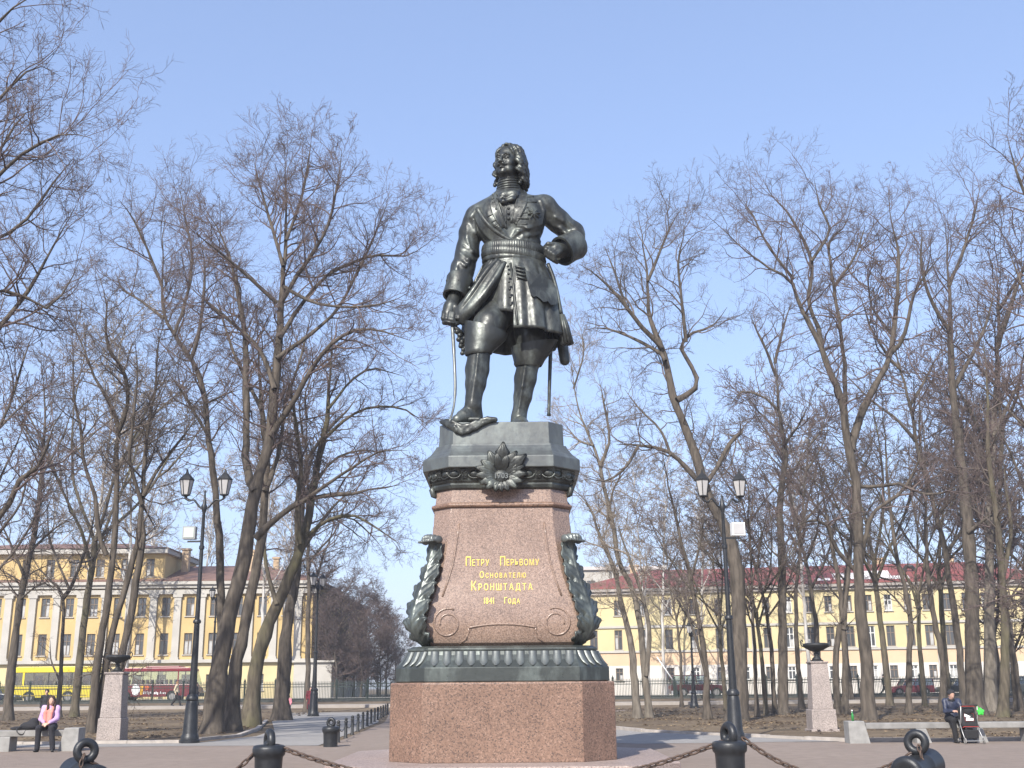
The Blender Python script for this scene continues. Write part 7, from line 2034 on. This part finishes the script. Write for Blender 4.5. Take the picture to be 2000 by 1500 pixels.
# ------------------------------------------------------------------ people
def cloth(name, c, rough=0.9, var=0.25): return mat(name, c, rough, var=var, scale=5, bump=0.2, bscale=30)
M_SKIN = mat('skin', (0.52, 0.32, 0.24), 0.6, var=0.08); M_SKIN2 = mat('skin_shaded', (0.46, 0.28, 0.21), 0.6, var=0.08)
def head_sdf(sc, c, f, s=1.0):
    """head at c looking along unit vector f"""
    c = np.array(c); f = np.array(f, float); f /= np.linalg.norm(f); r = np.cross(f, (0, 0, 1)); r /= np.linalg.norm(r); u = np.cross(r, f)
    at = lambda a, b_, d: c+(r*a+f*b_+u*d)*s
    sc.ell(at(0, -0.01, 0.02), (0.078*s, 0.092*s, 0.10*s), 0.02)
    sc.ell(at(0, 0.025, -0.045), (0.058*s, 0.06*s, 0.075*s), 0.03)
    sc.cone(at(0, 0.085, 0.005), at(0, 0.105, -0.035), 0.010*s, 0.016*s, 0.012)
    for k in (-1, 1):
        sc.ell(at(k*0.03, 0.088, 0.008), (0.016*s, 0.012*s, 0.010*s), 0.008, sub=True); sc.ell(at(k*0.03, 0.078, 0.008), (0.012*s,)*3, 0.004)
        sc.ell(at(k*0.078, -0.005, -0.01), (0.012*s, 0.022*s, 0.032*s), 0.01)
    sc.cone(at(-0.02, 0.085, -0.066), at(0.02, 0.085, -0.066), 0.009*s, 0.009*s, 0.006)
    return at
def hand_sdf(sc, w, d, n, s=1.0, curl=0.5):
    """palm, four fingers of unequal length and a thumb; w wrist, d direction, n palm normal"""
    w = np.array(w); d = np.array(d, float); d /= np.linalg.norm(d); n = np.array(n, float); n -= d*np.dot(n, d); n /= np.linalg.norm(n); t = np.cross(d, n)
    sc.box(w+d*0.045*s, (0.038*s, 0.05*s, 0.016*s), 0.012, 0.012, np.stack([t, d, n], 1))
    for k, L in enumerate((0.066, 0.078, 0.073, 0.058)):
        a = w+d*0.088*s+t*(-0.029+0.0193*k)*s; m_ = a+(d*math.cos(curl*0.6)+n*math.sin(curl*0.6))*L*0.5*s; e = m_+(d*math.cos(curl*1.8)+n*math.sin(curl*1.8))*L*0.5*s
        sc.path([a, m_, e], [0.0105*s, 0.0095*s, 0.0085*s], 0.004)
    a = w+d*0.03*s-t*0.036*s; sc.path([a, a+d*0.03*s-t*0.025*s, a+d*0.058*s-t*0.026*s+n*0.012*s], [0.013*s, 0.011*s, 0.009*s], 0.008)
def person(label, loc, rz, J, cols, cat='person', hres=0.014, extras=None, group=None):
    """J: joints in metres, facing -y, standing/sitting on local z = 0; cols: coat, trousers, shoes, hair, skin"""
    root = empty('person', loc, label, cat, group, rz=rz)
    pts_ = [p for k, p in J.items() if k[:2] not in ('lo', 'hd', 'hn', 'ft')]
    lo = np.min(pts_, axis=0)-0.3; hi = np.max(pts_, axis=0)+0.3
    g = lambda k: np.array(J[k], float)
    # one continuous body
    b = Sculpt(lo, hi, hres)
    head_sdf(b, g('head'), J['look'])
    b.cone(g('neck')+np.array((0, 0, 0.10)), g('neck'), 0.05, 0.055, 0.03)
    b.cone(g('neck'), g('chest'), 0.07, 0.115, 0.06); b.cone(g('chest'), g('hip'), 0.115, 0.115, 0.06)
    for s in 'lr':
        b.path([g('sh_'+s), g('el_'+s), g('wr_'+s)], [0.05, 0.04, 0.028], 0.03)
        hand_sdf(b, g('wr_'+s), J['hd_'+s], J['hn_'+s])
        b.path([g('hp_'+s), g('kn_'+s), g('an_'+s)], [0.075, 0.055, 0.04], 0.04)
    b.build('body', cols['skin'], root, world=False)
    # jacket or coat
    c = Sculpt(lo, hi, hres)
    c.cone(g('chest'), g('hip')*0.75+g('chest')*0.25, 0.155, 0.16, 0.06, fy=0.85); c.cone(g('sh_l'), g('sh_r'), 0.075, 0.075, 0.06); c.cone(g('neck'), g('chest'), 0.085, 0.15, 0.05)
    if 'coat_hem' in J:
        hm = g('coat_hem'); c.cone(g('hip'), hm, 0.175, 0.21, 0.05, fy=0.9)
    else: c.cone(g('hip')*0.8+g('chest')*0.2, g('hip'), 0.165, 0.17, 0.04, fy=0.9)
    for s in 'lr': c.path([g('sh_'+s), g('el_'+s), g('wr_'+s)*0.92+g('el_'+s)*0.08], [0.072, 0.062, 0.048], 0.035)
    c.warp(c.lo, c.lo+c.h*c.n, lambda x, y, z: 0.006*np.sin(38*z+14*x)*np.sin(21*x+9*y))
    c.build('coat', cols['coat'], root, world=False)
    t = Sculpt(lo, hi, hres)
    for s in 'lr': t.path([g('hp_'+s), g('kn_'+s), g('an_'+s)], [0.10, 0.078, 0.068], 0.04)
    t.cone(g('hp_l'), g('hp_r'), 0.11, 0.11, 0.06)
    t.build('trousers', cols['trousers'], root, world=False)
    for s in 'lr':
        sh = Sculpt(g('an_'+s)-0.35, g('an_'+s)+0.35, 0.012); a = g('an_'+s); d = np.array(J['ft_'+s], float); d /= np.linalg.norm(d)
        fl_ = a+np.array((0, 0, -0.055)); sh.cone(fl_-d*0.03, fl_+d*0.16, 0.042, 0.036, 0.02); sh.cone(a, fl_, 0.045, 0.042, 0.02)
        sh.build('shoe', cols['shoes'], root, world=False)
    h = Sculpt(lo, hi, 0.011); f = np.array(J['look'], float); f /= np.linalg.norm(f); hc_ = g('head')
    h.ell(hc_-f*0.018+np.array((0, 0, 0.028)), (0.092, 0.10, 0.10), 0.02)
    if J.get('long'):
        r_ = np.cross(f, (0, 0, 1)); r_ /= np.linalg.norm(r_)
        for k in np.linspace(-1, 1, 9):
            a = hc_+r_*0.075*k-f*0.05*(1-abs(k)*0.7); h.path([a+np.array((0, 0, 0.02)), a+np.array((0, 0, -0.12))+r_*0.015*k, a+np.array((0, 0, -0.24))+r_*0.02*k+f*0.03*abs(k)], [0.035, 0.032, 0.02], 0.012)
    h.ell(hc_+f*0.085+np.array((0, 0, -0.025)), (0.062, 0.075, 0.085), 0.015, sub=True)
    h.build('hair', cols['hair'], root, world=False)
    return root
# woman in lilac on the left bench
zs = zbl
Jw = dict(head=(0.05, -0.17, zs+0.775), look=(0.25, -0.9, -0.28), neck=(0.02, -0.10, zs+0.63), chest=(0.0, -0.05, zs+0.47), hip=(0, 0.0, zs+0.10),
          sh_l=(-0.17, -0.06, zs+0.575), el_l=(-0.215, -0.13, zs+0.30), wr_l=(-0.04, -0.34, zs+0.19), hd_l=(0.5, -0.6, -0.35), hn_l=(0.3, 0.3, -1),
          sh_r=(0.18, -0.06, zs+0.575), el_r=(0.225, -0.13, zs+0.30), wr_r=(0.10, -0.35, zs+0.19), hd_r=(-0.5, -0.6, -0.35), hn_r=(-0.3, 0.3, -1),
          hp_l=(-0.09, -0.02, zs+0.09), kn_l=(-0.12, -0.46, zs+0.06), an_l=(-0.12, -0.44, 0.10), ft_l=(0.0, -1, 0),
          hp_r=(0.09, -0.02, zs+0.09), kn_r=(0.22, -0.45, zs+0.06), an_r=(0.30, -0.46, 0.10), ft_r=(0.35, -1, 0), long=True)
xw = bx(97, YBL)
pw1 = person('young woman in lilac jacket sitting with clasped hands on the stone bench', (xw, YBL-0.04, 0), 0.0, Jw,
       dict(coat=cloth('lilac_wool', (0.50, 0.33, 0.56)), trousers=cloth('black_denim', (0.018, 0.018, 0.024)), shoes=M_BLACKP, hair=mat('hair_brown', (0.045, 0.022, 0.014), 0.6), skin=M_SKIN))
sc_ = Sculpt((-0.3, -0.5, zs), (0.35, 0.1, zs+0.8), 0.012)
sc_.path([(-0.06, -0.12, zs+0.62), (-0.075, -0.21, zs+0.46), (-0.06, -0.235, zs+0.24)], [0.04, 0.055, 0.055], 0.02); sc_.path([(0.09, -0.12, zs+0.62), (0.085, -0.21, zs+0.46), (0.07, -0.24, zs+0.22)], [0.04, 0.05, 0.05], 0.02)
sc_.cone((0.01, -0.19, zs+0.50), (0.01, -0.2, zs+0.2), 0.045, 0.05, 0.02)
sc_.build('scarf', cloth('salmon_scarf', (0.62, 0.24, 0.20)), pw1, world=False)
# black bag lying on the bench beside her
bg = empty('handbag', (bx(52, YBL), YBL, zbl), 'black soft bag lying on the bench beside the woman in lilac', 'bag')
sb = Sculpt((-0.5, -0.3, -0.02), (0.5, 0.3, 0.45), 0.016)
sb.ell((0.06, 0, 0.11), (0.26, 0.15, 0.115), 0.05); sb.ell((0.15, 0.02, 0.22), (0.13, 0.11, 0.10), 0.06); sb.ell((-0.26, -0.02, 0.05), (0.20, 0.12, 0.05), 0.04)
sb.d[:, :, sb.ax[2] < 0.002] = 0.5
sb.build('bag_body', cloth('black_cloth', (0.02, 0.02, 0.024)), bg, world=False)
b = MB(); b.tube(catmull([(-0.1, -0.1, 0.10), (-0.2, -0.2, 0.05), (-0.15, -0.25, -0.06), (-0.02, -0.23, -0.10), (0.05, -0.20, 0.03)], 14), 0.013, 6); b.build('strap', M_BLACKP, bg, smooth=True)
# woman in dark blue on the right bench
zs = zbr
Jd = dict(Jw); 
Jd.update(head=(-0.02, -0.20, zs+0.73), look=(0.15, -0.95, -0.45), neck=(-0.02, -0.12, zs+0.60), chest=(0.0, -0.06, zs+0.46), hip=(0, 0.0, zs+0.10),
          sh_l=(-0.18, -0.07, zs+0.55), el_l=(-0.225, -0.20, zs+0.29), wr_l=(-0.10, -0.40, zs+0.30), hd_l=(0.5, -0.6, 0.0), hn_l=(0.3, 0.3, -1),
          sh_r=(0.19, -0.07, zs+0.55), el_r=(0.23, -0.22, zs+0.31), wr_r=(0.12, -0.44, zs+0.36), hd_r=(-0.3, -0.8, 0.0), hn_r=(-0.3, 0.3, -1),
          hp_l=(-0.09, -0.02, zs+0.09), kn_l=(-0.14, -0.45, zs+0.06), an_l=(-0.10, -0.42, 0.10), ft_l=(0.0, -1, 0),
          hp_r=(0.09, -0.02, zs+0.09), kn_r=(0.10, -0.45, zs+0.06), an_r=(0.10, -0.44, 0.10), ft_r=(0.1, -1, 0), long=False)
xd = bx(1862, YBR)
pw2 = person('dark-haired woman in navy jacket seated behind the pushchair', (xd, YBR-0.04, 0), 0.0, Jd,
       dict(coat=cloth('navy_jacket', (0.022, 0.028, 0.055), 0.5), trousers=cloth('black_trousers', (0.015, 0.015, 0.018)), shoes=M_BLACKP, hair=mat('hair_black', (0.012, 0.010, 0.010), 0.5), skin=M_SKIN2))
b = MB(); b.torus((-0.02, -0.12, zs+0.60), 0.075, 0.035, (0, -0.3, 1), 20, 8); b.build('collar', MATS['black_cloth'], pw2, smooth=True)
cp = Sculpt((-0.2, -0.4, zs+0.55), (0.2, 0.0, zs+0.95), 0.010)
cp.ell((-0.025, -0.185, zs+0.775), (0.104, 0.112, 0.088), 0.02); cp.ell((-0.01, -0.30, zs+0.70), (0.085, 0.09, 0.068), 0.015, sub=True)
cp.build('cap', MATS['black_cloth'], pw2, world=False)
# pushchair
ps = empty('pushchair', (bx(1875, YBR), YBR-0.75, 0), 'black pushchair with red piping, white print and green toy on its handle', 'pushchair')
M_RED = mat('red_piping', (0.30, 0.03, 0.025), 0.6); M_FAB = cloth('pushchair_fabric', (0.018, 0.018, 0.020)); M_FR = mat('pushchair_frame', (0.42, 0.42, 0.41), 0.4, 0.6)
o = MB().hexa([(-0.22, -0.10, 0.44), (0.22, -0.10, 0.44), (0.22, 0.16, 0.44), (-0.22, 0.16, 0.44), (-0.20, 0.02, 0.96), (0.20, 0.02, 0.96), (0.20, 0.22, 0.93), (-0.20, 0.22, 0.93)]).build('seat_shell', M_FAB, ps); bevel(o, 0.05, 3)
sh2 = Sculpt((-0.3, -0.2, 0.7), (0.3, 0.5, 1.12), 0.014); sh2.ell((0, 0.10, 0.86), (0.22, 0.17, 0.15), 0.03); sh2.build('canopy', M_FAB, ps, world=False)
for z_, y_, w_2 in ((0.97, -0.005, 0.205), (0.445, -0.105, 0.225)):
    b = MB(); b.tube([(-w_2, y_, z_-0.02), (-w_2*0.8, y_-0.015, z_), (w_2*0.8, y_-0.015, z_), (w_2, y_, z_-0.02)], 0.011, 6); b.build('piping', M_RED, ps, smooth=True)
MB().box(-0.04, 0.10, -0.03, -0.012, 0.89, 0.92).build('tab', M_RED, ps)
yq = lambda z: -0.10+0.12*(z-0.44)/0.52-0.012
prt = MB(); prt.add([(-0.10, yq(0.60), 0.60), (0.10, yq(0.60), 0.60), (0.11, yq(0.66), 0.66), (-0.08, yq(0.68), 0.68)], [(0, 1, 2, 3)]); prt.add([(-0.12, yq(0.70), 0.70), (0.02, yq(0.68), 0.685), (0.04, yq(0.71), 0.71), (-0.11, yq(0.78), 0.78)], [(0, 1, 2, 3)])
o = prt.build('print', M_WHITEP, ps); md = o.modifiers.new('thick', 'SOLIDIFY'); md.thickness = 0.01
b = MB(); b.tube([(-0.12, yq(0.59), 0.59), (0.12, yq(0.59), 0.59), (0.13, yq(0.78), 0.78), (-0.10, yq(0.81), 0.81), (-0.13, yq(0.72), 0.72), (-0.12, yq(0.59), 0.59)], 0.004, 5); b.build('print_edge', M_RED, ps)
o = MB().hexa([(-0.18, -0.12, 0.14), (0.18, -0.12, 0.14), (0.18, 0.22, 0.14), (-0.18, 0.22, 0.14), (-0.19, -0.13, 0.36), (0.19, -0.13, 0.36), (0.19, 0.24, 0.36), (-0.19, 0.24, 0.36)]).build('basket', M_FAB, ps); bevel(o, 0.02)
for s in (-1, 1):
    b = MB(); b.tube([(s*0.22, -0.12, 0.98), (s*0.225, -0.02, 0.55), (s*0.24, 0.30, 0.09)], 0.013, 6); b.tube([(s*0.225, 0.10, 0.62), (s*0.23, -0.05, 0.35), (s*0.245, -0.26, 0.09)], 0.013, 6); b.build('frame', M_FR, ps, smooth=True)
    for y_ in (-0.26, 0.30):
        h = empty('wheel', (s*0.25, y_, 0.085)); h.parent = ps
        t = MB(); t.torus((0, 0, 0), 0.068, 0.018, (1, 0, 0), 18, 8); t.build('tyre', mat('grey_rubber', (0.22, 0.21, 0.20), 0.8) if 'grey_rubber' not in MATS else MATS['grey_rubber'], h, smooth=True)
        t = MB(); t.lathe([(0.06, -0.01), (0.02, -0.015), (0.02, 0.015), (0.06, 0.01)], 14); t.xf(Matrix.Rotation(math.pi/2, 4, 'Y')); t.build('hub', M_FR, h)
b = MB(); b.tube([(-0.25, -0.26, 0.085), (0.25, -0.26, 0.085)], 0.011, 6); b.tube([(-0.25, 0.30, 0.085), (0.25, 0.30, 0.085)], 0.011, 6); b.build('axle', M_FR, ps)
b = MB(); b.tube([(-0.22, -0.12, 0.98), (-0.19, -0.15, 1.0), (0.19, -0.15, 1.0), (0.22, -0.12, 0.98)], 0.016, 7); b.build('handlebar', M_BLACKP, ps, smooth=True)
ty = Sculpt((0.12, -0.4, 0.62), (0.45, 0.0, 1.0), 0.009); tc_ = np.array((0.27, -0.18, 0.83))
ty.ell(tc_, (0.075, 0.06, 0.08), 0.02)
for k in range(5): ty.ell(tc_+np.array((0.07*math.cos(k*1.256+0.3), -0.01, 0.07*math.sin(k*1.256+0.3))), (0.035, 0.035, 0.035), 0.02)
ty.cone(tc_+np.array((-0.02, 0.0, 0.06)), (0.22, -0.14, 0.98), 0.012, 0.008, 0.01)
ty.build('green_toy', mat('green_plush', (0.05, 0.55, 0.06), 0.8), ps, world=False)
# people on foot
def walker(px, Y, Hh, rz, label, coat, trous, hairc, stride=0.30, long_coat=False, bag=None, z=None):
    k = Hh/1.70
    J = dict(head=(0, -0.02, 1.58), look=(0, -1, -0.08), neck=(0, 0.01, 1.42), chest=(0, 0.02, 1.24), hip=(0, 0.0, 0.93), sh_l=(-0.18, 0.02, 1.37), el_l=(-0.23, 0.10, 1.10), wr_l=(-0.22, 0.0, 0.88), hd_l=(0, -0.2, -1), hn_l=(1, 0, 0),
             sh_r=(0.18, 0.02, 1.37), el_r=(0.23, -0.02, 1.10), wr_r=(0.22, -0.16, 0.90), hd_r=(0, -0.3, -1), hn_r=(-1, 0, 0), hp_l=(-0.09, 0, 0.90), kn_l=(-0.09, -stride*0.62, 0.50), an_l=(-0.09, -stride, 0.10), ft_l=(0, -1, 0),
             hp_r=(0.09, 0, 0.90), kn_r=(0.09, stride*0.15, 0.50), an_r=(0.09, stride, 0.12), ft_r=(0, -1, -0.25))
    if long_coat: J['coat_hem'] = (0, 0.0, 0.42)
    x = P(px, 1340, Y)[0]
    r = person(label, (x, Y, gz(Y) if z is None else z), rz, J, dict(coat=coat, trousers=trous, shoes=M_BLACKP, hair=hairc, skin=M_SKIN2), hres=0.024)
    r.scale = (k, k, k)
    if bag:
        b = MB(); b.box(0.20, 0.30, -0.36, -0.02, 0.42, 0.72); o = b.build('shoulder_bag', bag, r); bevel(o, 0.03)
    return r
M_HB = MATS['hair_brown']; M_HK = MATS['hair_black']; M_TRB = MATS['black_trousers']
walker(346, 88.0, 1.78, math.radians(90), 'man in pale beige jacket walking past the coach with dark bag', cloth('beige_jacket', (0.52, 0.44, 0.30)), M_TRB, mat('hair_fair', (0.22, 0.13, 0.06), 0.7), 0.34, False, M_BLACKP, z=0.375)
walker(607, 74.0, 1.68, math.radians(20), 'woman in long dark red coat beside the street lamp', cloth('burgundy_coat', (0.11, 0.012, 0.02)), M_TRB, M_HK, 0.14, True)
walker(1727, 98.5, 1.80, math.radians(80), 'striding walker in dark clothes behind the fence', cloth('dark_green_jacket', (0.02, 0.026, 0.022)), cloth('dark_trousers', (0.022, 0.026, 0.024)), M_HK, 0.40, False, None, z=0.516)
walker(566, 72.0, 1.15, math.radians(-15), 'child in pink top and blue jeans half behind a thick trunk', cloth('pink_top', (0.55, 0.20, 0.24)), cloth('blue_jeans', (0.07, 0.10, 0.19)), M_HB, 0.12)
walker(93, 52.0, 1.64, math.radians(10), 'figure in black coat standing behind the woman in lilac', MATS['black_cloth'], M_TRB, M_HK, 0.10, True)
walker(384, 87.6, 1.70, math.radians(95), 'walker in dark grey seen right beside the double lamp base', cloth('grey_coat', (0.05, 0.046, 0.05)), M_TRB, M_HK, 0.2, True, None, z=0.375)

# slanting white barrier arm beside the off-roader
ba = P(1318, 1334, 100.0); be = P(1283, 1283, 100.0)
br_ = empty('barrier', (ba[0], 100.0, 0.516), 'thin white barrier arm slanting up beside the dark red off-roader', 'barrier')
b = MB(); b.tube([ba, be], [0.06, 0.04], 8); b.build('arm', M_WHITEP, br_, smooth=True, world=True)
MB().box(-0.14, 0.14, -0.12, 0.12, 0, ba[2]-0.4).build('post', M_FENCE, br_)

# ------------------------------------------------------------------ the spring air: one even, thin haze over the whole place
hz = tag(MB().box(-640, 640, -420, 740, -1.2, 46.0).build('haze'), None, None, None, 'stuff')
hm_ = bpy.data.materials.new('haze_air'); hm_.use_nodes = True; _nt = hm_.node_tree
for _nn in list(_nt.nodes):
    if _nn.type != 'OUTPUT_MATERIAL': _nt.nodes.remove(_nn)
_pv = _nt.nodes.new('ShaderNodeVolumePrincipled'); _pv.inputs['Color'].default_value = (0.86, 0.89, 0.95, 1); _pv.inputs['Density'].default_value = 0.0006
_nt.links.new(_pv.outputs[0], _nt.nodes['Material Output'].inputs['Volume'])
hz.data.materials.append(hm_)
